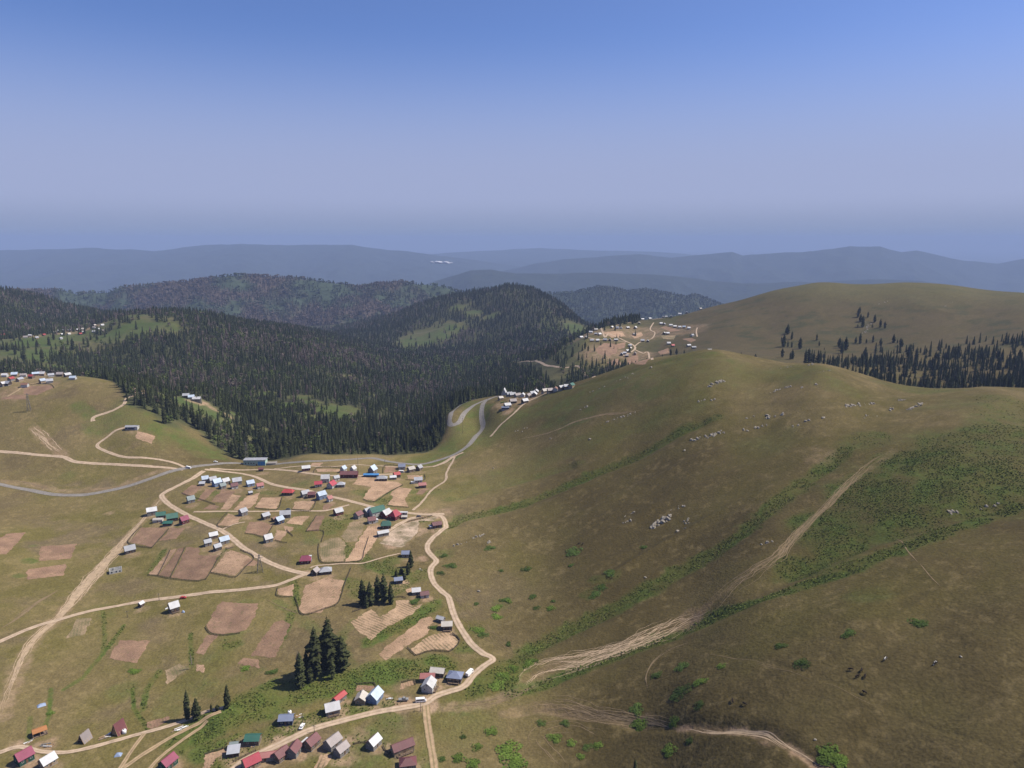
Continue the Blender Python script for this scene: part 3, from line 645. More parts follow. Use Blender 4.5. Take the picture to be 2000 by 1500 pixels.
# ------------------------------------------------------------------ tilled fields
def mat_field(name, c1, c2, rowdark, row_amt, spacing=1.3):
    m, n, l, b = new_mat(name)
    tc = n.new('ShaderNodeTexCoord'); oi = n.new('ShaderNodeObjectInfo')
    t1 = add_noise(n, l, 0.10, 4); t2 = add_noise(n, l, 1.1, 5)
    mx = n.new('ShaderNodeMix'); mx.data_type = 'RGBA'; mx.inputs[6].default_value = (*(q * .80 for q in c1), 1); mx.inputs[7].default_value = (*(q * .68 for q in c2), 1)
    mr = n.new('ShaderNodeMapRange'); mr.inputs[1].default_value = 0.35; mr.inputs[2].default_value = 0.65; l.new(t1.outputs['Fac'], mr.inputs[0]); l.new(mr.outputs[0], mx.inputs[0])
    w = n.new('ShaderNodeTexWave'); w.wave_type = 'BANDS'; w.bands_direction = 'X'; w.inputs['Scale'].default_value = 2 * math.pi / spacing / 20 * 1.0
    w.inputs['Distortion'].default_value = 0.8; w.inputs['Detail'].default_value = 2; w.inputs['Detail Scale'].default_value = 1.0
    l.new(tc.outputs['UV'], w.inputs['Vector'])
    mr2 = n.new('ShaderNodeMapRange'); mr2.inputs[1].default_value = 0.45; mr2.inputs[2].default_value = 0.95; mr2.inputs[3].default_value = 0; mr2.inputs[4].default_value = row_amt
    l.new(w.outputs['Fac'], mr2.inputs[0])
    # rows fade out in patches where nothing has come up
    pm = n.new('ShaderNodeMath'); pm.operation = 'MULTIPLY'; l.new(mr2.outputs[0], pm.inputs[0]); l.new(mr.outputs[0], pm.inputs[1])
    m2 = n.new('ShaderNodeMix'); m2.data_type = 'RGBA'; l.new(pm.outputs[0], m2.inputs[0]); l.new(mx.outputs[2], m2.inputs[6]); m2.inputs[7].default_value = (*(q * .7 for q in rowdark), 1)
    t3 = add_noise(n, l, 0.42, 6); mr3 = n.new('ShaderNodeMapRange'); mr3.inputs[1].default_value = 0.57; mr3.inputs[2].default_value = 0.70; mr3.inputs[4].default_value = 0.6; l.new(t3.outputs['Fac'], mr3.inputs[0])
    m3 = n.new('ShaderNodeMix'); m3.data_type = 'RGBA'; l.new(mr3.outputs[0], m3.inputs[0]); l.new(m2.outputs[2], m3.inputs[6]); m3.inputs[7].default_value = (.095, .088, .034, 1)     # weeds coming up
    v1 = vary(n, l, m3.outputs[2], t2.outputs['Fac'], 0.74, 1.22)
    sc = n.new('ShaderNodeVectorMath'); sc.operation = 'SCALE'; l.new(v1, sc.inputs[0])
    mo = n.new('ShaderNodeMapRange'); mo.inputs[3].default_value = 0.88; mo.inputs[4].default_value = 1.12; l.new(oi.outputs['Random'], mo.inputs[0]); l.new(mo.outputs[0], sc.inputs['Scale'])
    l.new(sc.outputs[0], b.inputs['Base Color'])
    bp = n.new('ShaderNodeBump'); bp.inputs['Distance'].default_value = 0.15; l.new(t2.outputs['Fac'], bp.inputs['Height']); l.new(bp.outputs[0], b.inputs['Normal'])
    return m
M_FIELD = {'p': mat_field('tilled_red_soil', (.305,.192,.122), (.265,.163,.105), (.19,.125,.085), 0.5, 1.4),
           't': mat_field('tilled_tan_soil', (.46,.305,.195), (.41,.265,.165), (.20,.15,.085), 0.55, 1.4),
           'r': mat_field('planted_rows', (.48,.33,.21), (.43,.29,.18), (.13,.12,.055), 0.85, 2.2),
           's': mat_field('pale_stony_ground', (.62,.47,.35), (.30,.24,.14), (.2,.17,.09), 0.2, 3.0),
           'w': mat_field('weedy_soil', (.33,.235,.145), (.21,.17,.085), (.13,.13,.05), 0.6, 1.8)}
def inside(px, py, P):
    n = len(P); r = np.zeros(px.shape, bool); j = n - 1
    for i in range(n):
        xi, yi = P[i][:2]; xj, yj = P[j][:2]
        c = ((yi > py) != (yj > py)) & (px < (xj - xi) * (py - yi) / (yj - yi + 1e-12) + xi)
        r ^= c; j = i
    return r
def sheet(name, P, mat, label, lift, cell=3.0, row_dir=None, rag=0.75, kind='structure', seed=0):
    """a draped sheet bounded by the plan polygon P"""
    P = np.asarray(P)[:, :2]
    B = []
    n = len(P)
    for i in range(n):
        a, b_ = P[i], P[(i + 1) % n]
        m = max(1, int(np.hypot(*(b_ - a)) / 1.5))
        for k in range(m): B.append(a + (b_ - a) * k / m)
    B = np.array(B)
    if rag: B = B + rag * np.stack([fbm(B[:, 0], B[:, 1], 3.0, 2, 5), fbm(B[:, 0], B[:, 1], 3.0, 2, 15)], -1) * 1.6
    c = B.mean(0)
    bm = bmesh.new()
    bm.faces.new([bm.verts.new((x, y, 0)) for x, y in B])
    for ax, nv in ((0, (1, 0, 0)), (1, (0, 1, 0))):
        lo, hi = B[:, ax].min(), B[:, ax].max()
        q = lo + cell
        while q < hi:
            co = [0, 0, 0]; co[ax] = q
            bmesh.ops.bisect_plane(bm, geom=bm.verts[:] + bm.edges[:] + bm.faces[:], plane_co=co, plane_no=nv)
            q += cell
    bmesh.ops.triangulate(bm, faces=bm.faces[:])
    if row_dir is None:
        d = P[1] - P[0]; row_dir = math.atan2(d[1], d[0])
    ca, sa = math.cos(row_dir), math.sin(row_dir)
    uvl = bm.loops.layers.uv.new('UVMap')
    co = np.array([v.co[:2] for v in bm.verts]); zz = zat(co[:, 0], co[:, 1]) + lift
    for v, z in zip(bm.verts, zz): v.co.z = z
    for f in bm.faces:
        f.smooth = True
        if f.normal.z < 0: f.normal_flip()
        for lp in f.loops:
            x, y = lp.vert.co.x - c[0], lp.vert.co.y - c[1]
            lp[uvl].uv = (x * ca + y * sa, -x * sa + y * ca)
    me = bpy.data.meshes.new(name); bm.to_mesh(me); bm.free()
    me.materials.append(mat)
    return link(name, me, kind=kind, label=label)
FIELDS = [
 ('p',[(15,1042),(50,1040),(30,1065),(12,1083),(-12,1083),(-2,1052)]), ('p',[(80,1067),(149,1062),(139,1091),(76,1096)]), ('p',[(53,1112),(131,1101),(124,1124),(52,1132)]),
 ('p',[(277,1030),(327,1031),(297,1068),(252,1059)]), ('p',[(333,1031),(361,1031),(345,1052),(311,1057)]),
 ('t',[(332,1074),(345,1072),(307,1124),(290,1122)]), ('p',[(347,1072),(361,1068),(331,1126),(309,1124)]), ('p',[(365,1069),(388,1070),(390,1085),(427,1085),(400,1130),(388,1134),(334,1128)]),
 ('t',[(450,1074),(492,1091),(458,1125),(412,1117)]), ('w',[(150,1210),(180,1206),(165,1240),(129,1247)]), ('p',[(234,1251),(294,1252),(266,1296),(211,1286)]),
 ('p',[(431,1176),(505,1179),(498,1204),(488,1224),(466,1236),(436,1239),(412,1235),(403,1226),(414,1202)]), ('p',[(407,1239),(426,1241),(397,1278),(382,1274)]),
 ('p',[(538,1215),(552,1211),(567,1220),(558,1240),(538,1285),(488,1281)]), ('p',[(476,1284),(503,1288),(511,1304),(464,1297)]),
 ('t',[(622,1134),(640,1127),(672,1134),(658,1178),(634,1190),(626,1197),(592,1199),(586,1190),(595,1144)]), ('t',[(576,1140),(570,1165),(541,1161),(543,1151)]),
 ('r',[(684,1214),(726,1190),(742,1206),(772,1188),(774,1173),(796,1173),(808,1186),(826,1179),(802,1202),(750,1228),(725,1250),(700,1234)]),
 ('t',[(740,1278),(754,1289),(792,1264),(838,1236),(838,1224),(850,1212),(840,1205),(828,1207),(810,1220),(780,1244),(752,1262)]),
 ('r',[(836,1244),(856,1237),(880,1236),(897,1251),(890,1262),(876,1271),(844,1269),(812,1278),(801,1268)]),
 ('t',[(446,1003),(470,1010),(464,1023),(448,1027),(426,1026)]), ('p',[(486,1020),(508,1018),(532,1026),(516,1047),(496,1043),(478,1041)]), ('t',[(574,1009),(604,1008),(590,1025),(558,1022)]),
 ('p',[(618,1008),(634,1008),(622,1037),(598,1037)]), ('t',[(540,1034),(562,1038),(548,1057),(534,1054)]), ('t',[(552,1026),(575,1030),(566,1041),(556,1036)]),
 ('w',[(684,1020),(714,1014),(708,1040),(696,1058),(674,1058),(666,1048)]), ('w',[(644,1052),(662,1050),(674,1060),(672,1097),(648,1097),(630,1098),(623,1080),(626,1062)]), ('t',[(718,1028),(744,1026),(736,1054),(708,1094),(674,1097)]),
 ('t',[(700,931),(735,934),(737,940),(770,940),(785,946),(730,979),(709,974),(725,951),(689,946)]), ('t',[(777,952),(804,955),(791,977),(797,990),(757,986),(769,969),(761,965)]),
 ('t',[(512,972),(550,971),(540,994),(498,991)]), ('t',[(575,980),(615,977),(605,996),(571,994)]), ('p',[(635,984),(651,985),(640,996),(629,996)]),
 ('p',[(375,947),(396,950),(375,970),(354,964)]), ('p',[(402,955),(420,957),(400,977),(384,979)]), ('p',[(435,955),(460,960),(440,982),(412,980)]), ('t',[(452,965),(471,969),(447,996),(431,995)]),
 ('t',[(482,970),(508,962),(498,985),(480,997),(456,996)]), ('p',[(412,985),(428,989),(422,996),(395,995)]), ('p',[(50,755),(98,752),(104,758),(72,772),(45,770)]), ('p',[(20,771),(50,772),(52,780),(0,780)]),
 ('t',[(267,842),(304,852),(295,867),(265,856)]), ('t',[(617,916),(665,917),(662,922),(620,922)]), ('p',[(752,911),(775,912),(772,923),(750,923)]), ('t',[(795,928),(825,929),(825,936),(797,936)]), ('p',[(822,955),(836,955),(825,966),(812,965)]),
 ('s',[(858,1008),(846,1018),(819,1017),(815,1042),(785,1070),(740,1062),(765,1037),(790,1022)]), ('p',[(288,1412),(328,1398),(332,1406),(300,1426),(288,1422)]), ('w',[(322,1310),(354,1296),(372,1306),(348,1320),(328,1336)]), ('t',[(382,1298),(400,1298),(398,1314),(382,1312)]),
 ('p',[(696,1338),(730,1338),(732,1349),(694,1349)]), ('t',[(784,1334),(808,1330),(811,1338),(780,1347)]), ('r',[(624,1474),(650,1475),(632,1504),(612,1504)]), ('w',[(758,1451),(768,1458),(760,1472),(748,1470)]), ('t',[(400,1474),(448,1462),(444,1470),(420,1480),(408,1504),(396,1504)]),
 ('t',[(610,905),(632,904),(624,910),(606,909)]), ('t',[(791,1152),(804,1147),(806,1155),(794,1159)]), ('p',[(484,1090),(505,1098),(496,1106),(472,1106)]), ('t',[(640,1136),(655,1130),(648,1139)]),
 ('p',[(1162,682),(1180,670),(1207,672),(1205,690),(1190,695),(1170,692)]), ('p',[(1185,708),(1207,700),(1215,712),(1195,714)]), ('p',[(1225,700),(1245,691),(1270,702),(1260,712),(1240,712)]), ('p',[(1285,687),(1305,680),(1308,690),(1290,693)]),
 ('p',[(1332,662),(1350,660),(1360,664),(1350,669)]), ('t',[(1175,650),(1215,647),(1222,657),(1195,660)]), ('t',[(1232,655),(1252,648),(1256,655),(1240,661)]), ('p',[(1300,637),(1330,646),(1310,648),(1290,640)]), ('p',[(1205,672),(1222,668),(1220,680),(1208,682)]), ('w',[(1290,655),(1320,655),(1316,663),(1296,662)]),
]
FIELD_LABEL = {'p': 'tilled plot of reddish brown soil', 't': 'tilled plot of pale tan soil', 'r': 'plot with rows of young crops', 'w': 'weedy patch of bare soil', 's': 'patch of pale stony ground'}
FIELD_POLYS = []
for i, (k, pts) in enumerate(FIELDS):
    P = gpts(pts); FIELD_POLYS.append(P)
    sheet('field', P, M_FIELD[k], FIELD_LABEL[k], 0.075 + 0.0007 * i, 3.5 if P[:, 1].mean() > 500 else 2.5, seed=i)

# ------------------------------------------------------------------ trees
def mat_plant(name, col, lo=0.7, hi=1.3, attr=False, trans=0.0):
    m, n, l, b = new_mat(name)
    oi = n.new('ShaderNodeObjectInfo')
    t = add_noise(n, l, 0.8, 3)
    if attr:
        a = n.new('ShaderNodeAttribute'); a.attribute_name = 'Col'; src = a.outputs['Color']
    else:
        c = n.new('ShaderNodeRGB'); c.outputs[0].default_value = (*col, 1); src = c.outputs[0]
    v = vary(n, l, src, t.outputs['Fac'], lo, hi)
    if not attr:
        sc = n.new('ShaderNodeVectorMath'); sc.operation = 'SCALE'; l.new(v, sc.inputs[0])
        mo = n.new('ShaderNodeMapRange'); mo.inputs[3].default_value = 0.75; mo.inputs[4].default_value = 1.3; l.new(oi.outputs['Random'], mo.inputs[0]); l.new(mo.outputs[0], sc.inputs['Scale'])
        v = sc.outputs[0]
    l.new(v, b.inputs['Base Color'])
    b.inputs['Specular IOR Level'].default_value = 0.08
    return m
M_SPRUCE = mat_plant('spruce_needles', (.037,.042,.017))
M_DEAD = mat_plant('bare_twigs', (.13,.112,.09))
M_BARK = mat_plant('bark', (.09,.07,.05))
M_FOREST = mat_plant('forest_leaves', None, 0.75, 1.3, True)
M_BUSH = mat_plant('bush_leaves', (.10,.15,.026))
M_BUSHD = mat_plant('dark_bush_leaves', (.064,.098,.022))

def conifer_crown(rng, H=28.0, R=3.7, whorls=26, nb=9, low=0.05):
    V, F = [], []
    for w in range(whorls):
        t = (w + rng.uniform(-.3, .3)) / whorls
        t = min(max(t, 0), 1)
        z = H * (low + (1 - low) * t ** 0.92)
        r = R * (min(1.0, (1 - t) / 0.40) ** 0.75) * (0.66 + 0.34 * min(1, t / 0.15)) * rng.uniform(.70, 1.18) + 0.12
        a0 = rng.uniform(0, 6.28)
        for k in range(nb):
            a = a0 + 6.283 * k / nb + rng.uniform(-.3, .3)
            rr = r * rng.uniform(.68, 1.18)
            ca, sa = math.cos(a), math.sin(a)
            wd = max(0.38 * rr, 0.16) * rng.uniform(.8, 1.25)
            drop = rr * rng.uniform(.22, .5)
            P = lambda d, s, dz: (ca * d - sa * s, sa * d + ca * s, z + dz)
            i = len(V)
            V += [P(0, 0, 0.18 * rr), P(.55 * rr, wd, -.55 * drop), P(.5 * rr, 0, -.12 * drop), P(.55 * rr, -wd, -.55 * drop), P(rr, 0, -drop),
                  P(.72 * rr, 0, -drop - .32 * rr)]
            F += [(i, i + 2, i + 1), (i, i + 3, i + 2), (i + 1, i + 2, i + 4), (i + 2, i + 3, i + 4), (i + 2, i + 5, i + 4)]
    i = len(V); V += [(0.18, 0, H * .97), (-.1, .16, H * .97), (-.1, -.16, H * .97), (0, 0, H * 1.03)]
    F += [(i, i + 1, i + 3), (i + 1, i + 2, i + 3), (i + 2, i, i + 3)]
    return np.array(V), np.array(F)
def trunk_mesh(name, H, r0, seg=7, top=0.04, mat=None):
    zs = [-1.5, 0, 0.3 * H, 0.7 * H, H * .97]; rs = [r0 * 1.15, r0, r0 * .75, r0 * .4, top]
    V, F = [], []
    for z, r in zip(zs, rs):
        for k in range(seg): V.append((r * math.cos(6.283 * k / seg) + 0.02 * z * 0.02, r * math.sin(6.283 * k / seg), z))
    for j in range(len(zs) - 1):
        for k in range(seg): F.append((j * seg + k, j * seg + (k + 1) % seg, (j + 1) * seg + (k + 1) % seg, (j + 1) * seg + k))
    return fast_mesh(name, np.array(V), np.array(F), None, True, mat or M_BARK)
_r = np.random.default_rng(5)
CROWNS = []
for i, (R, low, nb) in enumerate([(3.9, .03, 11), (3.4, .06, 10), (4.3, .03, 12), (3.1, .05, 10), (3.7, .12, 10)]):
    V, F = conifer_crown(_r, 28, R, 27, nb, low)
    CROWNS.append(fast_mesh('crown', V, F, None, False, M_SPRUCE))
TRUNK = trunk_mesh('trunk', 28, 0.45)
V, F = conifer_crown(_r, 28, 2.6, 14, 5, .25)
DEAD_CROWN = fast_mesh('crown', V, F, None, False, M_DEAD)
TREE_XY = []
def spruce(x, y, h, label, group, wid=1.0, dead=False, name='spruce_tree'):
    z = float(zat(x, y))
    o = bpy.data.objects.new(name, None); COL.objects.link(o)
    o.empty_display_size = 1
    o.location = (x, y, z); s = h / 28.0
    o.scale = (s * wid, s * wid, s); o.rotation_euler = (RNG.uniform(-.03, .03), RNG.uniform(-.03, .03), RNG.uniform(0, 6.28))
    o['label'] = label; o['category'] = 'tree'
    if group: o['group'] = group
    c = bpy.data.objects.new('crown', DEAD_CROWN if dead else CROWNS[int(RNG.integers(len(CROWNS)))]); COL.objects.link(c); c.parent = o
    t = bpy.data.objects.new('trunk', TRUNK); COL.objects.link(t); t.parent = o
    TREE_XY.append((x, y))
    return o
def height_from(u, v, vtop, ymin=0.0):
    """height of something upright standing at (u, v) that reaches up to the line of sight vtop"""
    x, y, z = ground(u, v, ymin=ymin)
    return x, y, max(1.0, CAMZ - float(sk(u, vtop)[1]) * y - z)

# the clumps standing in the pasture
PAST = [ # u, v, top v, width, dead, label
 (587,1341,1272,1.05,0,'broad dark spruce at the lower edge of the clump on the green bank'),
 (583,1333,1271,0.8,1,'thin grey dying tree among the dark spruces of the big clump'),
 (606,1333,1290,0.9,0,'short bushy spruce filling the foot of the big pasture clump'),
 (617,1325,1223,0.85,0,'tall square-shouldered spruce in the middle of the big pasture clump'),
 (634,1312,1240,0.8,0,'dark spruce half hidden behind the tallest tree of the big clump'),
 (646,1314,1203,0.85,0,'tallest spire-topped spruce of the pasture clump'),
 (650,1326,1283,0.8,0,'small spruce standing at the foot of the tallest spire'),
 (669,1308,1241,1.05,0,'broad dark spruce closing the big clump towards the tan plots'),
 (658,1303,1246,0.9,0,'spruce tucked behind the broad one towards the tan plots'),
 (600,1328,1268,0.75,0,'spruce leaning over the grassy gap in the big clump'),
 (709,1181,1131,0.85,0,'first spruce of the row between road and planted plot, beside its shadow'),
 (724,1183,1133,0.8,0,'slim spruce second along the row above the planted plot'),
 (738,1172,1121,0.95,0,'tall spruce in the middle of the row above the planted plot'),
 (751,1176,1118,0.95,0,'tallest spruce of the row above the planted plot'),
 (764,1180,1136,0.75,0,'last small spruce of the row, nearest the blue shed'),
 (716,1187,1160,0.8,0,'low spruce in front of the row above the planted plot'),
 (803,1108,1074,0.8,0,'tall thin spruce standing in front of the slate roofed hut'),
 (797,1122,1096,0.7,0,'dark narrow spruce below the slate roofed hut'),
 (784,1121,1108,1.3,0,'low bushy spruce between the slate hut and the blue shed'),
 (774,1126,1112,1.3,0,'low dark spruce shading the blue shed'),
 (790,1132,1118,1.2,0,'dark bushy spruce over the red-brown yard by the blue shed'),
 (366,1405,1346,0.75,0,'pointed dark spruce of the pair above the bank track'),
 (384,1405,1362,1.0,0,'rounder dark spruce of the pair above the bank track'),
 (444,1383,1336,0.65,0,'lone slender spruce by the top of the bank track'),
 (413,1390,1374,0.8,0,'very small dark spruce beside the bank track'),
 (425,1388,1376,1.5,0,'low round dark tree beside the lone slender spruce'),
 (1241,1503,1483,0.9,0,'lone little spruce at the bottom edge of the grazed spur'),
 (375,1306,1275,0.4,1,'bare thin dead tree between two small plots'),
]
for (u, v, vt, wd, dead, lab) in PAST:
    x, y, h = height_from(u, v, vt)
    spruce(x, y, h, lab, 'spruces standing in the pasture', wd * (1.12 if h > 12 else 1.5), bool(dead), 'dead_tree' if dead else 'spruce_tree')
# spruces dotted over the far hillside
FARHILL = [(155,850,770),(140,845,800),(185,890,825),(120,950,850),(105,905,870),(155,950,900),(185,955,905),(250,965,875),(292,1085,860),(380,900,845),(315,1080,920),(400,945,905),(110,1035,960),(190,1045,970),(175,1048,990),(355,1070,990),
 (430,1035,1000),(560,960,875),(578,1000,890),(605,975,870),(552,945,880),(685,920,870),(718,925,840),(740,795,700),(702,720,650),(716,690,635),(820,915,855),(768,922,885),(880,938,880),(832,758,695),(876,800,730),(912,808,750),(780,722,675),(722,755,690),(980,918,850),
 (1010,922,890),(1033,945,880),(1045,950,890),(1100,1040,915),(1155,1060,950),(1190,998,950),(1235,1002,955),(1390,965,920),(1310,1052,985),(1330,1056,990),(1380,1050,985),(755,1045,950),(680,1065,1015),(740,1090,1000),(830,1085,985),(870,1085,1000),(850,1090,1010),
 (970,1092,1020),(1600,1045,985),(1640,1045,990),(1670,1042,965),(1770,1032,980),(1795,1035,970),(1830,1037,980),(1965,1042,965),(440,975,955),(815,800,770),(700,800,770)]
FH_PLACE = [(0.262,'in the scattered stand nearest the far village'),(0.34,'in the sparse middle stand on the far hillside'),(0.44,'around the pale rocks on the far hillside'),(2,'above the thick wood on the far hillside')]
for (a, b_, c_) in FARHILL:
    u, v, vt = a / 4 + 1500, b_ / 4 + 440, c_ / 4 + 440
    x, y, h = height_from(u, v, vt, 1020)
    pl = 'in the scattered stand nearest the far village' if u < 1590 else 'in the sparse middle stand of the far hillside' if u < 1665 else 'around the pale rocks of the far hillside' if u < 1745 else 'above the thick wood of the far hillside'
    spruce(x, y, min(h * 1.05, 25), 'dark pointed spruce ' + pl, 'spruces dotted over the far hillside', 1.15)
LEFTHILL = [(60,985,915),(120,1010,930),(290,950,890),(385,940,860),(420,895,835),(260,905,860),(570,975,870),(335,1070,950),(195,1075,975),(405,1045,1010),(490,1060,930),(655,930,870),(690,950,880),(760,900,850),(820,875,830),(745,750,665),(655,765,700),(110,900,850),(150,895,860),(10,905,860),(800,760,660),(890,700,650),(935,765,690),(1000,750,700),(860,800,760)]
for (a, b_, c_) in LEFTHILL:
    u, v, vt = a / 4, b_ / 4 + 440, c_ / 4 + 440
    x, y, h = height_from(u, v, vt, 1080)
    h = min(h, 30)
    spruce(x, y, h, 'dark spruce standing alone on the meadow ' + ('among the cottages' if v < 665 else 'below the cottages') + ' of the left hilltop hamlet', 'spruces on the left hilltop meadow', 1.15)
FARVIL = [(570,970,905),(595,985,935),(645,985,950),(800,1090,1040),(835,1095,1040),(885,1095,1030),(1050,1080,1035),(1080,1065,1040),(1240,1015,960),(1285,1010,955),(1345,1008,970),(1175,1045,1005),(440,815,770),(490,810,770),(1790,1010,985),(1900,1055,1000)]
for (a, b_, c_) in FARVIL:
    u, v, vt = a / 4 + 1000, b_ / 4 + 440, c_ / 4 + 440
    x, y, h = height_from(u, v, vt, 1020)
    spruce(x, y, min(h, 28), 'dark spruce on the lower rim of the far village', 'spruces around the far village', 1.05)

# ------------------------------------------------------------------ the forest
def star_conifer(rng, tiers, n):
    V, F = [], []
    for t in range(tiers):
        z0 = 0.02 + 0.86 * t / tiers; z1 = z0 + (1.25 / tiers if t < tiers - 1 else 1.0 - z0)
        r = 0.165 * max(.16, (1 - 0.95 * t / tiers)) ** 0.75
        i = len(V); V.append((0, 0, z1))
        a0 = rng.uniform(0, 6.28)
        for k in range(n):
            q = (1.15 if k % 2 == 0 else 0.6) * rng.uniform(.8, 1.2) * r
            a = a0 + 6.283 * k / n
            V.append((q * math.cos(a), q * math.sin(a), z0 - (0.03 if k % 2 == 0 else -0.02) + rng.uniform(-.015, .015)))
        for k in range(n): F.append((i, i + 1 + k, i + 1 + (k + 1) % n))
    return np.array(V), np.array(F)
def leafy(rng, nleaf, zc=0.6, rz=0.42, rr=0.3, size=0.12):
    """a loose cloud of leaf clumps, about one unit tall"""
    V, F = [], []
    for k in range(nleaf):
        d = rng.normal(size=3); d /= np.linalg.norm(d); q = rng.uniform(.55, 1.0) ** 0.6
        c = np.array([d[0] * rr * q, d[1] * rr * q, zc + d[2] * rz * q])
        nrm = d + 0.6 * rng.normal(size=3); nrm /= np.linalg.norm(nrm)
        t1 = np.cross(nrm, rng.normal(size=3)); t1 /= np.linalg.norm(t1); t2 = np.cross(nrm, t1)
        s = size * rng.uniform(.7, 1.4); i = len(V)
        V += [c - t1 * s, c + t2 * s * .8, c + t1 * s, c - t2 * s * .8]
        F += [(i, i + 1, i + 2), (i, i + 2, i + 3)]
    return np.array(V), np.array(F)
def merged(name, protos, which, pos, sxy, sz, rot, col, mat, **props):
    Vs, Fs, Cs = [], [], []; base = 0
    for p, (PV, PF) in enumerate(protos):
        m = np.nonzero(which == p)[0]
        if len(m) == 0: continue
        c, s = np.cos(rot[m])[:, None], np.sin(rot[m])[:, None]
        x = (PV[None, :, 0] * c - PV[None, :, 1] * s) * sxy[m][:, None] + pos[m, 0][:, None]
        y = (PV[None, :, 0] * s + PV[None, :, 1] * c) * sxy[m][:, None] + pos[m, 1][:, None]
        z = PV[None, :, 2] * sz[m][:, None] + pos[m, 2][:, None]
        V = np.stack([x, y, z], -1).reshape(-1, 3)
        F = (PF[None] + (np.arange(len(m)) * len(PV))[:, None, None]).reshape(-1, 3) + base
        Vs.append(V); Fs.append(F); Cs.append(np.repeat(col[m], len(PV), 0)); base += len(V)
    return link(name, fast_mesh(name, np.concatenate(Vs), np.concatenate(Fs), np.concatenate(Cs), False, mat), **props)
def gsample(A, x, y):
    fs = np.clip((x / y - S0) / (S1 - S0) * (NS - 1), 0, NS - 1.001).astype(int)
    fl = np.clip((np.log(y) - GL[0]) / (GL[-1] - GL[0]) * (NR - 1), 0, NR - 1.001).astype(int)
    return A[fl, fs]
def scatter(y0, y1, s0, s1, sp, rng):
    xs = np.arange(s0 * y1, s1 * y1, sp); ys = np.arange(y0, y1, sp)
    X, Y = np.meshgrid(xs, ys)
    X = X + rng.uniform(-.48, .48, X.shape) * sp; Y = Y + rng.uniform(-.48, .48, Y.shape) * sp
    X, Y = X.ravel(), Y.ravel()
    m = (X / Y > s0) & (X / Y < s1) & (Y > 140)
    return X[m], Y[m]
rng = np.random.default_rng(23)
TX, TY, TH = [], [], []
for (y0, y1, sp, h0, h1) in [(780,1150,7.0,8,27),(1150,1700,8.0,8,26),(1700,2500,10.5,14,27),(2500,3750,14.5,16,28)]:
    X, Y = scatter(y0, y1, -0.88, 0.33, sp, rng)
    TX.append(X); TY.append(Y); TH.append(rng.uniform(h0, h1, len(X)) * (0.8 + 0.25 * fbm(X, Y, 60, 2, 77)))
TX, TY, TH = map(np.concatenate, (TX, TY, TH))
S_ = TX / TY
fz = gsample(forest, TX, TY); cl_ = gsample(clearing, TX, TY)
thin = sstep(-0.1, 0.5, fbm(TX, TY, 70, 3, 83)) * sstep(1000, 1200, TY) * (1 - sstep(1250, 1500, TY)) * 0.4
keep = (fz > 0.75) & (rng.uniform(size=len(TX)) > cl_ * 1.0 * (1 - 0.04)) & (rng.uniform(size=len(TX)) > thin)
# bare ground: hairpin slope, far road
E1 = gpts([(1000,706),(1065,713),(1160,737)])
keep &= ~((seg_dist(TX, TY, E1)[0] < 16))
keep &= ~(S_ > 0.175)
# thick wood at the foot of the far hill
WX, WY = scatter(760, 1330, 0.36, 0.80, 8.0, rng)
ws = WX / WY
upper = np.interp(ws, [0.36, 0.40, 0.43, 0.47, 0.50, 0.55, 0.60, 0.66, 0.69, 0.80], [1130, 1190, 1180, 1220, 1260, 1270, 1280, 1270, 1240, 1250])
WH = rng.uniform(9, 21, len(WX))
wk = (WY < upper) & (WY > np.interp(ws, [0.36, 0.5, 0.6, 0.7, 0.8], [880, 830, 780, 740, 740]) + 60)
wk &= rng.uniform(size=len(WX)) < (0.08 + 0.70 * sstep(0.0, 0.30, fbm(WX, WY, 38, 3, 87) + 0.18 * (upper - WY) / 300))
TX = np.concatenate([TX[keep], WX[wk]]); TY = np.concatenate([TY[keep], WY[wk]]); TH = np.concatenate([TH[keep], WH[wk]])
TZ = zat(TX, TY); S_ = TX / TY
# which of them can be seen past the terrain
q_top = (CAMZ - (TZ + TH * 0.85)) / TY
Qg = (CAMZ - GZ) / GY[:, None]; Qmin = np.minimum.accumulate(Qg, 0)
seen = q_top < gsample(Qmin, TX, TY * 0.99)
app = TH / np.hypot(TX, TY)
N_FRONT = 300 - len(TREE_XY) - 8
infr = (np.abs(S_) < 0.72)
cand = np.nonzero(seen & infr)[0]
cand = cand[np.argsort(-app[cand])]
front = cand[:N_FRONT]
def front_label(s, y):
    u = 1000 + s * FPX
    if s > 0.3: return 'dark spruce in the thick wood behind the great hill'
    if u < 330: return 'dark spruce at the forest edge below the dirt track on the knoll'
    if u < 440: return 'dark spruce at the forest edge above the green slope of the knoll'
    if u < 560: return 'dark spruce in the front row behind the pale green building'
    if u < 680: return 'dark spruce in the front row behind the upper cottages'
    if u < 800: return 'dark spruce in the tall front row above the village road'
    return 'dark spruce in the front row beside the hairpin bends'
for i in front:
    spruce(float(TX[i]), float(TY[i]), float(TH[i]), front_label(S_[i], TY[i]), 'spruces in the front row of the forest', 1.0)
rest = np.ones(len(TX), bool); rest[front] = False
rest &= seen | (rng.uniform(size=len(TX)) < 0.35)
TX, TY, TZ, TH = TX[rest], TY[rest], TZ[rest], TH[rest]
n = len(TX)
_pr = np.random.default_rng(3)
PROT = [star_conifer(_pr, 7, 10) for _ in range(4)] + [star_conifer(_pr, 5, 8) for _ in range(4)] + [leafy(_pr, 46, .56, .44, .26, .085) for _ in range(3)]
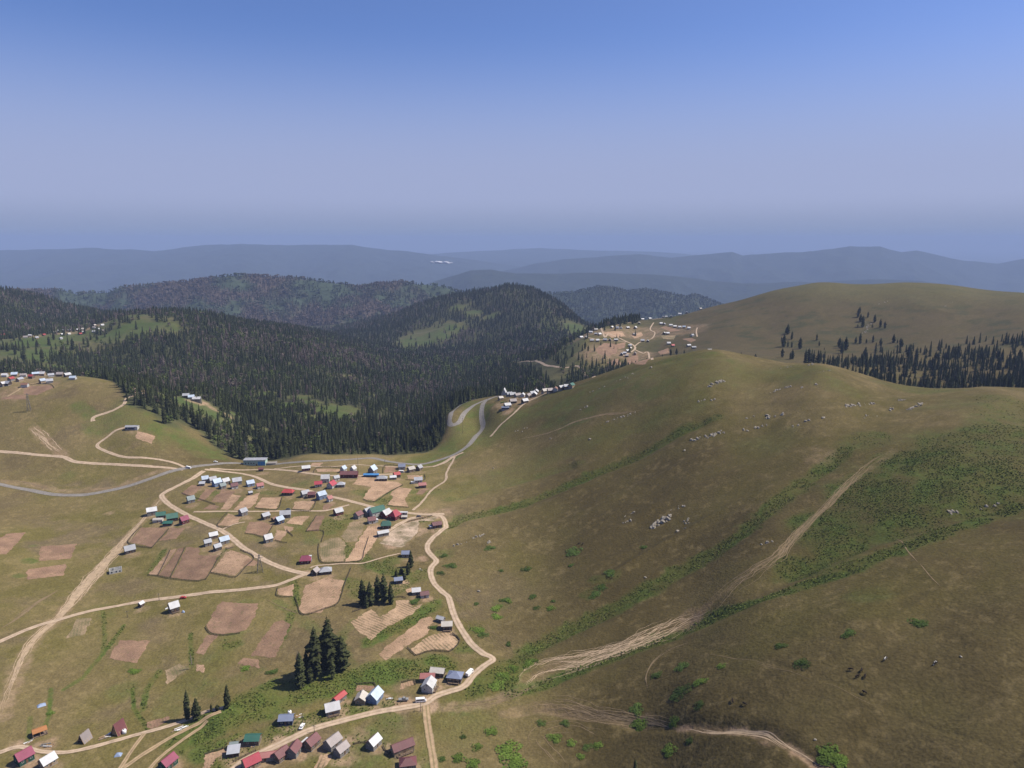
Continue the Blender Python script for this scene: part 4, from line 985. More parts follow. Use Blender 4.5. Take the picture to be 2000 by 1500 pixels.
grey = fbm(TX, TY, 300, 3, 61) + 0.35 * fbm(TX, TY, 40, 2, 63) + 0.25 * sstep(1400, 2100, TY) * (1 - sstep(-0.22, -0.10, TX / TY)) - 0.15 - 0.35 * sstep(-0.14, -0.05, TX / TY)
gz = gsample(GREYZ, TX, TY) * (0.7 + 0.5 * fbm(TX, TY, 80, 3, 65))
isgrey = (rng.uniform(size=n) < 0.08 + 0.35 * sstep(0.05, 0.5, grey) + 0.62 * gz) & (TX / TY < 0.15)
isleaf = (~isgrey) & (rng.uniform(size=n) < 0.10 + 0.45 * sstep(0.0, 0.45, fbm(TX, TY, 110, 3, 67))) & (TX / TY < 0.12) & (TY < 2600)
which = np.where(TY < 1500, rng.integers(0, 4, n), rng.integers(4, 8, n))
which = np.where(isleaf | (isgrey & (rng.uniform(size=n) < 0.7)), rng.integers(8, 11, n), which)
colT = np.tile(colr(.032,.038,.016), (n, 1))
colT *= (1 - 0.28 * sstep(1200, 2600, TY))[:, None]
colT[isgrey] = colr(.092,.072,.062); colT[isleaf] = colr(.062,.080,.022)
colT *= rng.uniform(.72, 1.38, (n, 1)) * np.array([1, 1, 1]) + rng.normal(0, .002, (n, 3))
colT = np.clip(colT, .004, 1)
bushy = which >= 8
szT = np.where(bushy, TH * 0.62, TH); sxT = np.where(bushy, TH * 0.75, TH * rng.uniform(.85, 1.3, n)) * np.where(TY > 1700, 1.35, 1.0)
merged('forest', PROT, which, np.stack([TX, TY, TZ - .3], -1), sxT, szT, rng.uniform(0, 6.28, n), colT, M_FOREST, kind='stuff',
       label='dense forest of dark spruces and grey bare trees filling the valley')
print('FOREST', n, 'individual', len(TREE_XY))

# woods on the far ridges
def fzat(x, y):
    fs = np.clip((x / y + 1.0) / 2.0 * 899, 0, 898.999); fl = np.clip((np.log(y) - math.log(3500)) / (math.log(62000) - math.log(3500)) * 519, 0, 518.999)
    i = fs.astype(int); j = fl.astype(int); a = fs - i; b_ = fl - j
    return (FZ[j, i] * (1 - a) + FZ[j, i + 1] * a) * (1 - b_) + (FZ[j + 1, i] * (1 - a) + FZ[j + 1, i + 1] * a) * b_, FALB[j, i]
X1, Y1_ = scatter(3950, 4850, -0.78, 0.03, 19.0, rng); X2, Y2_ = scatter(4800, 5750, 0.02, 0.36, 20.0, rng)
FX, FYp = np.concatenate([X1, X2]), np.concatenate([Y1_, Y2_])
fzv, fcol = fzat(FX, FYp)
gap = (fcol[:, 1] > fcol[:, 0] * 1.28) & (FYp < 4900)
k_ = (~gap | (rng.uniform(size=len(FX)) < 0.25)) & (fzv > -420)
FX, FYp, fzv, fcol = FX[k_], FYp[k_], fzv[k_], fcol[k_]
n = len(FX)
P2 = [star_conifer(_pr, 2, 7), star_conifer(_pr, 2, 6), leafy(_pr, 9, .45, .42, .3, .2)]
h_ = rng.uniform(15, 30, n)
merged('woods', P2, rng.integers(0, 3, n), np.stack([FX, FYp, fzv - 1], -1), h_ * 1.7, h_, rng.uniform(0, 6.28, n), np.clip(fcol * rng.uniform(.55, 1.25, (n, 1)), .005, 1), M_FOREST,
       kind='stuff', label='distant brownish and green woods covering the far ridges')

# ------------------------------------------------------------------ low green growth in the gullies and on the banks
X, Y = scatter(200, 760, -0.62, 0.86, 1.35, rng)
lv = gsample(lush, X, Y)
patch = fbm(X, Y, 9, 3, 131)
ok = (rng.uniform(size=len(X)) < np.clip((lv - 0.30) * 1.7, 0, 0.9)) & (patch > -0.35) & (Y < 720)
ok &= (lv > 0.45) | (patch > 0.15)
for P in FIELD_POLYS:
    if len(P) >= 3:
        bx0, by0 = P[:, 0].min() - 2, P[:, 1].min() - 2; bx1, by1 = P[:, 0].max() + 2, P[:, 1].max() + 2
        mm = ok & (X > bx0) & (X < bx1) & (Y > by0) & (Y < by1)
        idx = np.nonzero(mm)[0]
        if len(idx): ok[idx[inside(X[idx], Y[idx], P)]] = False
for (pts, w, lab, rag) in ROADS:
    G = gpts(pts)
    mm = np.nonzero(ok & (Y > G[:, 1].min() - 5) & (Y < G[:, 1].max() + 5))[0]
    if len(mm): ok[mm[seg_dist(X[mm], Y[mm], G)[0] < w * 0.5 + 0.6]] = False
for pts in [[(1745,880),(1700,906),(1640,960),(1590,1010),(1550,1050),(1520,1085),(1480,1112),(1430,1146),(1395,1185),(1345,1215)],[(1340,1215),(1300,1232),(1230,1260),(1150,1288),(1080,1303),(1040,1318),(1015,1345)]]:
    G = gpts(pts); mm = np.nonzero(ok)[0]
    ok[mm[seg_dist(X[mm], Y[mm], G)[0] < 3.4]] = False
idx = np.nonzero(ok)[0]
if len(idx) > 80000: idx = rng.choice(idx, 80000, replace=False)
X, Y = X[idx], Y[idx]; n = len(X)
P3 = [leafy(_pr, 9, .42, .45, .5, .34) for _ in range(5)]
sz = rng.uniform(.28, .66, n) * (0.7 + 0.5 * np.clip(lv[idx], 0, 1))
shade = sstep(-0.2, 0.35, fbm(X, Y, 12, 3, 137))[:, None]
cg = colr(.108,.130,.028) * (1 - shade) + colr(.072,.095,.020) * shade
cg = cg * (1 - np.array([.10, .12, .0]) * sstep(20, 60, X)[:, None])
merged('undergrowth', P3, rng.integers(0, 5, n), np.stack([X, Y, zat(X, Y) - .05], -1), sz * 1.7, sz, rng.uniform(0, 6.28, n), cg * rng.uniform(.6, 1.35, (n, 1)), M_FOREST,
       kind='stuff', label='low green weeds and shrubs growing in the gullies and on the banks')
print('UNDERGROWTH', n)

# ------------------------------------------------------------------ cottages
class MB:
    def __init__(s): s.v, s.f, s.m = [], [], []
    def face(s, pts, mi=0):
        i = len(s.v); s.v += [tuple(p) for p in pts]; s.f.append(tuple(range(i, i + len(pts)))); s.m.append(mi)
    def solid(s, bottom, top, mi=0):
        """two matching loops joined into a closed body"""
        n = len(bottom); i = len(s.v); s.v += [tuple(p) for p in bottom] + [tuple(p) for p in top]
        s.f.append(tuple(i + k for k in reversed(range(n)))); s.f.append(tuple(i + n + k for k in range(n)))
        for k in range(n): s.f.append((i + k, i + (k + 1) % n, i + n + (k + 1) % n, i + n + k))
        s.m += [mi] * (n + 2)
    def box(s, cx, cy, cz, sx, sy, sz, mi=0):
        x0, x1, y0, y1, z0, z1 = cx - sx / 2, cx + sx / 2, cy - sy / 2, cy + sy / 2, cz - sz / 2, cz + sz / 2
        s.solid([(x0, y0, z0), (x1, y0, z0), (x1, y1, z0), (x0, y1, z0)], [(x0, y0, z1), (x1, y0, z1), (x1, y1, z1), (x0, y1, z1)], mi)
    def bar(s, a, b, w, mi=0):
        a, b = Vector(a), Vector(b); d = (b - a).normalized()
        u = d.cross(Vector((0, 0, 1)));
        if u.length < .1: u = Vector((1, 0, 0))
        u = u.normalized() * w / 2; v = d.cross(u).normalized() * w / 2
        s.solid([a - u - v, a + u - v, a + u + v, a - u + v], [b - u - v, b + u - v, b + u + v, b - u + v], mi)
    def build(s, name, mats, parent=None, smooth=False, **props):
        me = bpy.data.meshes.new(name); me.from_pydata(s.v, [], s.f)
        for m in (mats if isinstance(mats, (list, tuple)) else [mats]): me.materials.append(m)
        me.polygons.foreach_set('material_index', s.m)
        if smooth: me.polygons.foreach_set('use_smooth', [True] * len(s.f))
        me.update()
        return link(name, me, parent, **props)

def mat_roof(name, col, rust=0.35, metal=0.0, rough=0.55):
    m, n, l, b = new_mat(name)
    tc = n.new('ShaderNodeTexCoord')
    t = add_noise(n, l, 0.9, 5); t2 = add_noise(n, l, 0.25, 3)
    oi = n.new('ShaderNodeObjectInfo')
    mx = n.new('ShaderNodeMix'); mx.data_type = 'RGBA'; mx.inputs[6].default_value = (*(q * .86 for q in col), 1)
    mx.inputs[7].default_value = (*(c * 0.55 + d for c, d in zip(col, (.06, .04, .025))), 1)
    mr = n.new('ShaderNodeMapRange'); mr.inputs[1].default_value = 0.48; mr.inputs[2].default_value = 0.72; mr.inputs[4].default_value = rust
    l.new(t.outputs['Fac'], mr.inputs[0]); l.new(mr.outputs[0], mx.inputs[0])
    v = vary(n, l, mx.outputs[2], t2.outputs['Fac'], .88, 1.1)
    sc = n.new('ShaderNodeVectorMath'); sc.operation = 'SCALE'; l.new(v, sc.inputs[0])
    mo = n.new('ShaderNodeMapRange'); mo.inputs[3].default_value = 0.85; mo.inputs[4].default_value = 1.12; l.new(oi.outputs['Random'], mo.inputs[0]); l.new(mo.outputs[0], sc.inputs['Scale'])
    l.new(sc.outputs[0], b.inputs['Base Color'])
    w = n.new('ShaderNodeTexWave'); w.inputs['Scale'].default_value = 0.9; w.bands_direction = 'X'; l.new(tc.outputs['Object'], w.inputs['Vector'])
    bp = n.new('ShaderNodeBump'); bp.inputs['Distance'].default_value = 0.04; l.new(w.outputs['Fac'], bp.inputs['Height']); l.new(bp.outputs[0], b.inputs['Normal'])
    b.inputs['Metallic'].default_value = metal; b.inputs['Roughness'].default_value = rough; b.inputs['Specular IOR Level'].default_value = 0.35
    return m
def mat_wall(name, col, plank=0.25):
    m, n, l, b = new_mat(name)
    tc = n.new('ShaderNodeTexCoord'); t = add_noise(n, l, 1.2, 5)
    w = n.new('ShaderNodeTexWave'); w.inputs['Scale'].default_value = 1.1; w.bands_direction = 'Z'; w.inputs['Distortion'].default_value = 0.6; l.new(tc.outputs['Object'], w.inputs['Vector'])
    c = n.new('ShaderNodeRGB'); c.outputs[0].default_value = (*(q * .8 for q in col), 1)
    v = vary(n, l, c.outputs[0], t.outputs['Fac'], .75, 1.2)
    v2 = vary(n, l, v, w.outputs['Fac'], 1 - plank, 1.05)
    l.new(v2, b.inputs['Base Color']); b.inputs['Roughness'].default_value = 0.85
    return m
ROOF = {'white': mat_roof('white_sheet_roof', (.55,.55,.56), .22), 'cream': mat_roof('cream_sheet_roof', (.50,.46,.41), .3), 'grey': mat_roof('grey_sheet_roof', (.36,.37,.40), .35), 'beige': mat_roof('weathered_grey_beige_roof', (.31,.27,.26), .35),
        'slate': mat_roof('slate_blue_roof', (.17,.20,.29), .25), 'blue': mat_roof('pale_blue_roof', (.42,.50,.60), .2), 'red': mat_roof('red_roof', (.40,.06,.06), .35), 'crimson': mat_roof('crimson_roof', (.36,.03,.055), .25),
        'maroon': mat_roof('maroon_roof', (.155,.055,.06), .45), 'pink': mat_roof('faded_red_roof', (.34,.13,.12), .4), 'green': mat_roof('green_roof', (.025,.115,.085), .3), 'magenta': mat_roof('magenta_roof', (.22,.04,.08), .25),
        'rust': mat_roof('rusty_roof', (.23,.12,.08), .5), 'cyan': mat_roof('bright_blue_roof', (.06,.22,.48), .1), 'sage': mat_roof('grey_green_roof', (.22,.27,.27), .3), 'orange': mat_roof('bare_orange_timber', (.40,.17,.06), .3)}
WALL = {'wood': mat_wall('weathered_planks', (.20,.145,.105)), 'dark': mat_wall('dark_planks', (.085,.062,.05)), 'grey': mat_wall('grey_planks', (.25,.235,.22)), 'white': mat_wall('whitewashed_planks', (.55,.54,.51), .12), 'blue': mat_wall('blue_painted_planks', (.19,.27,.42), .15),
        'navy': mat_wall('navy_planks', (.035,.05,.10), .2), 'maroon': mat_wall('maroon_planks', (.13,.025,.03), .2), 'stone': mat_wall('rough_stone', (.30,.27,.24), .1), 'tan': mat_wall('tan_planks', (.36,.27,.18)), 'green': mat_wall('dark_green_planks', (.03,.085,.06), .15), 'mint': mat_wall('pale_green_render', (.42,.56,.46), .05)}
M_GLASS = new_mat('window_glass')[0]
M_GLASS.node_tree.nodes['Principled BSDF'].inputs['Base Color'].default_value = (.03, .04, .05, 1); M_GLASS.node_tree.nodes['Principled BSDF'].inputs['Roughness'].default_value = .1
M_GLASS.node_tree.nodes['Principled BSDF'].inputs['Specular IOR Level'].default_value = .5
M_FRAME = mat_wall('white_window_frame', (.6, .58, .54), 0.05)
M_DOOR = mat_wall('door_planks', (.16, .10, .065), .2)
M_STONE = WALL['stone']
M_PIPE = mat_roof('stove_pipe', (.12, .11, .11), .5)

def gable(mb, L, W, z, rise, o, th, two=False, half=0.0):
    """roof with its ridge along x; half > 0 clips the ends of the ridge"""
    hx = L / 2 + o; hy = W / 2 + o; k = rise / (W / 2); ze = z - o * k; zr = z + rise
    rx = hx - half
    for sgn, mi in ((-1, 0), (1, 1 if two else 0)):
        e = [(-hx, sgn * hy, ze), (hx, sgn * hy, ze), (rx, sgn * 0.001, zr), (-rx, sgn * 0.001, zr)]
        if sgn > 0: e = [e[1], e[0], e[3], e[2]]
        mb.solid(e, [(x, y, q + th) for x, y, q in e], mi)
    if half:
        for sg in (-1, 1):
            e = [(sg * hx, -hy * sg, ze), (sg * hx, hy * sg, ze), (sg * rx, 0, zr)]
            mb.solid(e, [(x, y, q + th) for x, y, q in e], 0)
    mb.bar((-rx, 0, zr + th * .8), (rx, 0, zr + th * .8), .16)
def opening(parent, wall_mb_pos, nx, ny, w, h, z, kind):
    """a window (frame > pane) or door set 4 cm proud of the wall at (x, y), facing (nx, ny)"""
    x, y = wall_mb_pos
    def bx(mb, w_, h_, d0, d1, zc):
        # body from d0 to d1 along the outward normal
        tx, ty = -ny, nx
        P = lambda a, d, q: (x + tx * a + nx * d, y + ty * a + ny * d, q)
        mb.solid([P(-w_ / 2, d0, zc - h_ / 2), P(w_ / 2, d0, zc - h_ / 2), P(w_ / 2, d1, zc - h_ / 2), P(-w_ / 2, d1, zc - h_ / 2)],
                 [P(-w_ / 2, d0, zc + h_ / 2), P(w_ / 2, d0, zc + h_ / 2), P(w_ / 2, d1, zc + h_ / 2), P(-w_ / 2, d1, zc + h_ / 2)])
    if kind == 'window':
        m = MB(); bx(m, w, h, -0.02, 0.05, z); f = m.build('window', M_FRAME, parent)
        m = MB(); bx(m, w * .76, h * .8, 0.0, 0.058, z); m.build('pane', M_GLASS, f)
    else:
        m = MB(); bx(m, w, h, -0.02, 0.05, z); d = m.build('door', M_DOOR, parent)
        m = MB(); bx(m, .09, .12, 0.04, 0.10, z - .05)
        for i, p in enumerate(m.v): m.v[i] = (p[0] - ny * w * .36, p[1] + nx * w * .36, p[2])
        m.build('handle', M_PIPE, d)
HOUSE_AT = []
def cottage(x, y, L, W, h, rise, yaw, kind, roof, wall, label, group, name='cottage', detail=2, roof2=None, chimney=False, annex=None, porch=False):
    r = math.radians(yaw)
    cs = [(x + math.cos(r) * a * L / 2 - math.sin(r) * b_ * W / 2, y + math.sin(r) * a * L / 2 + math.cos(r) * b_ * W / 2) for a in (-1, 1) for b_ in (-1, 1)]
    zs = [float(zat(*c)) for c in cs]; z = 0.35 * max(zs) + 0.65 * float(zat(x, y)); dz = z - min(zs)
    z = max(z, max(zs) - 0.6)
    dz = z - min(zs)
    o = bpy.data.objects.new(name, None); COL.objects.link(o)
    o.location = (x, y, z); o.rotation_euler = (0, 0, r); o['label'] = label; o['category'] = 'cottage' if 'cottage' in name else name.split('_')[-1]
    if group: o['group'] = group
    HOUSE_AT.append((x, y, max(L, W)))
    b = MB()
    pent = lambda px: [(px, -W / 2, 0.25), (px, W / 2, 0.25), (px, W / 2, h), (px, 0, h + rise - .03), (px, -W / 2, h)]
    if kind in ('gable', 'half'):
        if kind == 'gable': b.solid(pent(-L / 2), pent(L / 2))
        else:
            hf = W * .22; b.box(0, 0, (h + .25) / 2, L, W, h - .25)
    elif kind == 'shed':
        b.solid([(-L / 2, -W / 2, .25), (L / 2, -W / 2, .25), (L / 2, W / 2, .25), (-L / 2, W / 2, .25)], [(-L / 2, -W / 2, h), (L / 2, -W / 2, h), (L / 2, W / 2, h + rise), (-L / 2, W / 2, h + rise)])
    else: b.box(0, 0, (h + .25) / 2, L, W, h - .25)
    b.build('wall', WALL[wall], o)
    if detail >= 1:
        f = MB(); f.box(0, 0, (.28 - dz - .8) / 2, L + .12, W + .12, dz + .8 + .28); f.build('foundation', M_STONE, o)
    rb = MB(); th = .10; ov = .45
    if kind == 'gable': gable(rb, L, W, h + .02, rise, ov, th, roof2 is not None)
    elif kind == 'half': gable(rb, L, W, h + .02, rise, ov, th, False, W * .3)
    elif kind == 'hip': gable(rb, L, W, h + .02, rise, ov, th, False, min(L, W) / 2 + ov - .2)
    elif kind == 'shed':
        e = [(-L / 2 - ov, -W / 2 - ov, h + .03 - ov * rise / W), (L / 2 + ov, -W / 2 - ov, h + .03 - ov * rise / W), (L / 2 + ov, W / 2 + ov, h + rise + .03 + ov * rise / W), (-L / 2 - ov, W / 2 + ov, h + rise + .03 + ov * rise / W)]
        rb.solid(e, [(p, q, s_ + th) for p, q, s_ in e])
    elif kind == 'flat': rb.box(0, 0, h + .08, L + .5, W + .5, .16)
    elif kind == 'barrel':
        n = 10; A = [(math.cos(math.pi * k / n), math.sin(math.pi * k / n)) for k in range(n + 1)]
        rb.solid([(-L / 2, a * W / 2 * 1.04, h - .1 + c * rise) for a, c in A], [(L / 2, a * W / 2 * 1.04, h - .1 + c * rise) for a, c in A])
    rf = rb.build('roof', [ROOF[roof], ROOF[roof2 or roof]], o)
    if detail >= 2:
        big = W > 4.2 and L > 4.5
        if big and kind != 'barrel':
            zc = .25 + (h - .25) * .56
            for sy in (-1, 1):
                for xx in ((-L * .28, L * .28) if sy < 0 else (-L * .25, L * .2)): opening(o, (xx, sy * W / 2), 0, sy, .95, 1.05, zc, 'window')
            opening(o, (0, -W / 2), 0, -1, .95, min(1.95, h - .5), .3 + min(1.95, h - .5) / 2, 'door')
            for sx in (-1, 1):
                opening(o, (sx * L / 2, W * .2), sx, 0, .85, 1.0, zc, 'window')
                if rise > 1.5 and kind == 'gable': opening(o, (sx * L / 2, 0), sx, 0, .7, .8, h + rise * .36, 'window')
        else:
            opening(o, (0, -W / 2), 0, -1, .85, min(1.8, h - .4), .3 + min(1.8, h - .4) / 2, 'door')
    if chimney:
        c = MB(); c.box(L * .22, W * .12, h + rise + .3, .3, .3, 1.7); c.build('chimney', M_PIPE, rf)
    if porch:
        p = MB()
        p.box(0, -W / 2 - .8, .42, L * .8, 1.55, .14)
        for px in (-L * .38, 0, L * .38): p.bar((px, -W / 2 - 1.5, -1), (px, -W / 2 - 1.5, h - .15), .14)
        p.bar((-L * .4, -W / 2 - 1.5, 1.1), (L * .4, -W / 2 - 1.5, 1.1), .09); p.bar((-L * .42, -W / 2 - 1.5, h - .12), (L * .42, -W / 2 - 1.5, h - .12), .12)
        p.build('porch', WALL['wood'], o)
    if annex:
        ax, ay, aL, aW, ah, acol, awall = annex
        a = MB(); a.box(ax, ay, ah / 2 - .6, aL, aW, ah + 1.2); aa = a.build('annex', WALL[awall], o)
        a = MB(); a.box(ax, ay, ah + .07, aL + .4, aW + .4, .12); a.build('roof', ROOF[acol], aa)
    return o
VG = 'cottages of the village on the saddle'
LG = 'cottages along the lower dirt road'
H = [
 # u, v, L, W, h, rise, yaw, kind, roof, wall, label, extras
 (560,1411,6.6,5.2,2.7,1.3,4,'gable','slate','navy','navy walled hut with a slate roof beside the parked white car',LG,dict(chimney=False)),
 (649,1391,6.8,5.8,2.8,2.3,24,'gable','white','grey','white gabled cottage just below the narrow red shed',LG,dict(porch=True)),
 (663,1368,7.2,3.6,2.3,1.0,62,'gable','red','grey','narrow bright red shed above the white gabled cottage',LG,{}),
 (706,1370,6.0,5.2,2.5,1.6,86,'gable','cream','tan','cream roofed cottage touching the blue walled one',LG,dict(chimney=True)),
 (732,1367,7.4,6.2,2.9,2.4,72,'gable','blue','blue','blue walled cottage with a pale blue gabled roof',LG,{}),
 (495,1450,6.6,5.2,2.6,1.4,2,'gable','green','wood','dark green roofed cottage on the bank under the navy hut',LG,{}),
 (458,1461,3.4,3.0,2.2,.8,10,'gable','sage','grey','tiny grey-green hut above the grey shed at the fenced plot',LG,{}),
 (457,1474,5.0,4.2,2.4,1.0,12,'shed','grey','dark','grey lean-to shed by the fenced pale plot',LG,{}),
 (491,1496,7.0,5.6,2.8,2.0,42,'gable','crimson','tan','vivid crimson roof at the bottom edge of the picture',LG,{}),
 (519,1483,9.2,3.8,2.3,1.0,12,'gable','pink','stone','long faded red barn with stone walls beside the road',LG,{}),
 (549,1480,6.4,5.2,2.6,1.7,58,'gable','maroon','wood','maroon roof patched with white sheets along the road',LG,dict(roof2='pink')),
 (575,1472,6.2,5.0,3.0,1.9,78,'gable','maroon','grey','steep maroon cottage between the patched roof and the white annex',LG,{}),
 (609,1457,6.6,5.2,2.8,1.9,64,'gable','maroon','wood','maroon cottage with a white lean-to annex on its side',LG,dict(annex=(-0.5,3.4,4.6,2.2,1.9,'white','grey'))),
 (650,1457,7.2,5.4,3.0,1.9,58,'gable','beige','grey','larger weathered grey cottage of the pair by the ochre cutting',LG,{}),
 (667,1471,6.0,4.6,2.8,1.7,58,'gable','beige','grey','smaller weathered grey cottage of the pair by the ochre cutting',LG,{}),
 (730,1457,6.2,4.8,2.8,1.8,62,'gable','white','grey','cottage with one maroon and one white roof slope above the stone wall',LG,dict(roof2='maroon')),
 (786,1466,10.2,5.2,2.8,1.8,32,'gable','maroon','tan','long maroon barn beside the rutted track',LG,dict(porch=True)),
 (797,1497,7.2,5.6,2.8,1.6,10,'hip','maroon','grey','maroon hipped roof at the bottom edge beside the rutted track',LG,{}),
 (855,1318,7.4,4.8,2.7,1.3,-10,'gable','cream','dark','pale roofed barn with dark walls above the road bend',LG,{}),
 (889,1327,7.8,6.4,2.9,1.6,-10,'hip','slate','dark','blue-grey hipped cottage next to the white lorry',LG,dict(porch=True)),
 (838,1346,7.2,6.0,3.2,2.0,78,'gable','white','white','white gabled cottage nearest the road junction',LG,dict(porch=True)),
 (835,1330,7.6,3.2,2.6,.8,2,'shed','pink','grey','pinkish sheeted shed behind the white gabled cottage',LG,{}),
 (861,1214,4.8,3.0,2.4,.9,-28,'gable','white','grey','small white annex touching the grey cottage by the row plots',LG,{}),
 (873,1228,6.2,5.0,3.0,1.5,5,'gable','cream','dark','pale grey cottage beside the plots with crop rows',LG,dict(porch=True)),
 (813,1160,5.4,4.6,2.6,1.5,12,'gable','white','grey','little cottage with maroon and white roof slopes below the spruces',LG,dict(roof2='maroon')),
 (829,1166,5.4,4.2,2.4,1.3,18,'gable','maroon','white','little faded maroon cottage near the winding road',LG,{}),
 (793,1087,5.6,4.8,2.8,1.4,2,'gable','slate','grey','slate roofed hut half hidden by a thin spruce',LG,{}),
 (778,1138,5.4,4.6,2.6,1.2,15,'gable','slate','navy','dark blue shed shaded by trees by the red-brown yard',LG,{}),
 (853,1030,8.2,5.2,2.6,1.4,24,'gable','maroon','dark','maroon roofed cottage alone by the road at the hill foot',VG,dict(annex=(-5.0,0,2.4,4.2,2.1,'grey','grey'))),
 (754,1031,8.6,6.0,2.8,2.2,8,'half','green','dark','green roofed cottage below the crimson barn',VG,{}),
 (748,1046,9.4,4.2,2.5,1.1,28,'gable','white','grey','long white roofed shed at the corner of the stony ground',VG,{}),
 (771,1013,9.0,7.4,3.2,3.0,62,'half','crimson','maroon','big crimson barn-roofed house with dark red walls',VG,{}),
 (754,1010,8.6,6.8,3.2,2.4,58,'gable','white','maroon','white roofed house with dark red walls beside the crimson one',VG,{}),
 (736,1006,12.5,8.8,4.4,2.8,38,'gable','green','white','largest house of the village, dark green roof and pale walls',VG,{}),
 (718,1006,6.6,5.6,3.4,2.0,55,'gable','grey','grey','grey roofed house next to the big dark green one',VG,{}),
 (700,1011,6.8,5.8,2.8,1.8,58,'gable','maroon','stone','dull maroon roofed stone house at the end of the cluster',VG,{}),
 (726,1021,6.4,5.4,2.7,1.6,25,'gable','maroon','white','small maroon roofed cottage in front of the big green one',VG,dict(annex=(4.2,0.4,2.2,3.6,2.3,'white','white'))),
 (661,1005,7.4,5.8,2.8,2.0,40,'gable','white','maroon','white roofed cottage with dark red walls by the lane end',VG,dict(roof2='maroon')),
 (789,1005,6.0,2.6,2.2,.4,0,'flat','white','white','white box hut beside the crimson house',VG,{}),
 (790,1013,4.4,2.4,2.0,.4,0,'shed','cream','grey','low white shelter below the white box hut',VG,{}),
 (597,1099,8.2,5.6,2.5,2.0,8,'half','magenta','maroon','magenta roofed cottage alone in the pasture above the fork',VG,dict(annex=(3.2,2.0,2.0,1.8,4.4,'white','white'))),
 (616,1122,5.0,4.6,2.6,1.5,70,'gable','beige','dark','small pinkish grey cottage of the pair at the road fork',VG,{}),
 (636,1119,8.2,6.4,2.6,2.0,15,'hip','grey','dark','wide patched grey cottage of the pair at the road fork',VG,{}),
 (524,1058,6.2,5.4,2.9,2.2,40,'gable','white','grey','white steep roofed cottage alone among the tan plots',VG,{}),
 (417,1051,6.6,4.8,2.6,1.6,35,'gable','white','wood','bright white roofed cottage first in the four beside the road',VG,{}),
 (406,1065,5.4,4.4,2.6,1.5,38,'gable','grey','grey','grey roofed cottage at the outer corner of the four beside the road',VG,{}),
 (438,1061,7.4,5.0,2.8,1.9,42,'gable','blue','slate' if False else 'grey','pale blue roofed cottage nearest the road of the group of four',VG,{}),
 (425,1074,5.4,4.4,2.6,1.5,48,'gable','grey','dark','grey roofed cottage at the top of the big brown plot',VG,{}),
 (254,1079,8.0,5.8,2.6,2.2,38,'gable','grey','dark','dark walled cottage with a pale grey roof beside the eroded track',VG,{}),
 (340,1193,6.0,5.4,3.0,2.2,42,'gable','white','dark','white roofed cottage below the lower road with a bare yard',VG,dict(porch=True)),
 (276,1185,3.2,2.6,2.2,.8,70,'gable','white','dark','tiny hut below the lower road',VG,{}),
 (297,1005,8.6,6.2,3.4,2.0,30,'gable','white','grey','pale roofed house on stilts at the head of the green roofed cluster',VG,{}),
 (315,1012,8.0,5.4,2.8,1.8,20,'gable','green','dark','smaller dark green roof behind the cream barrel shed',VG,{}),
 (309,1019,8.0,4.4,2.0,1.3,8,'barrel','cream','white','cream barrel roofed shed in the green roofed cluster',VG,{}),
 (337,1017,9.4,6.4,3.0,2.4,28,'gable','green','dark','large dark green roofed house beside the magenta one',VG,{}),
 (328,1026,7.4,3.6,2.2,.8,5,'shed','green','dark','low green lean-to in front of the large green roofed house',VG,{}),
 (360,1022,7.0,5.2,3.0,2.2,55,'gable','magenta','maroon','magenta gabled cottage closing the green roofed cluster',VG,{}),
 (373,981,6.6,5.2,2.8,2.2,40,'gable','sage','grey','grey-green cottage alone below the small brown plots',VG,{}),
 (401,941,6.4,5.2,3.0,2.0,30,'gable','blue','grey','pale blue roof at the end of the upper cluster nearest the road bend',VG,{}),
 (395,948,5.0,3.8,2.3,1.0,10,'shed','grey','grey','low grey lean-to below the first pale blue roof',VG,{}),
 (416,942,6.8,5.4,2.8,2.0,40,'gable','grey','white','grey roof between two pale blue roofs of the upper cluster',VG,{}),
 (424,949,8.2,6.2,3.6,2.4,50,'gable','blue','blue','tall pale blue roofed house with blue walls in the upper cluster',VG,{}),
 (441,945,7.0,5.2,2.8,2.0,50,'gable','white','grey','white gabled cottage behind the tall blue house',VG,{}),
 (435,954,5.8,4.8,2.8,1.7,50,'gable','sage','grey','grey-green cottage in front of the tall blue house',VG,{}),
 (463,945,9.0,6.4,3.0,2.2,30,'gable','grey','grey','wide grey roofed house behind the small maroon one',VG,{}),
 (458,954,6.6,5.0,2.8,1.7,35,'gable','maroon','white','small maroon house in front of the wide grey one',VG,{}),
 (489,949,7.4,5.8,2.8,2.0,38,'gable','blue','blue','pale blue roof at the end of the upper cluster nearest the lane',VG,{}),
 (489,966,3.6,3.0,2.0,.8,40,'gable','grey','navy','tiny grey hut below the last pale blue roof',VG,{}),
 (475,1006,6.4,5.2,3.2,1.9,55,'gable','grey','grey','grey roofed house at the head of a tan plot below the lane',VG,{}),
 (519,1013,6.6,4.8,2.8,1.6,48,'gable','grey','dark','low grey cottage with a sandy yard below the lane',VG,{}),
 (558,1010,9.4,6.0,3.0,2.0,12,'gable','grey','slate' if False else 'grey','broad grey house by the lane above the slim grey one',VG,{}),
 (546,1022,6.8,5.2,3.0,2.0,55,'gable','blue','navy','slim pale blue house in front of the broad grey one',VG,{}),
 (536,1018,4.2,3.4,2.2,1.0,60,'gable','rust','dark','small rusty shed beside the slim pale blue house',VG,{}),
 (508,953,6.6,5.2,2.6,1.6,35,'gable','pink','white','faded pink cottage at the field edge above the lane',VG,{}),
 (510,920,5.0,3.4,2.2,.9,5,'gable','maroon','dark','little maroon hut beside the upper lane',VG,{}),
 (563,966,11.0,6.4,2.6,1.8,-4,'half','red','dark','bright red hipped roof alone between the middle lanes',VG,{}),
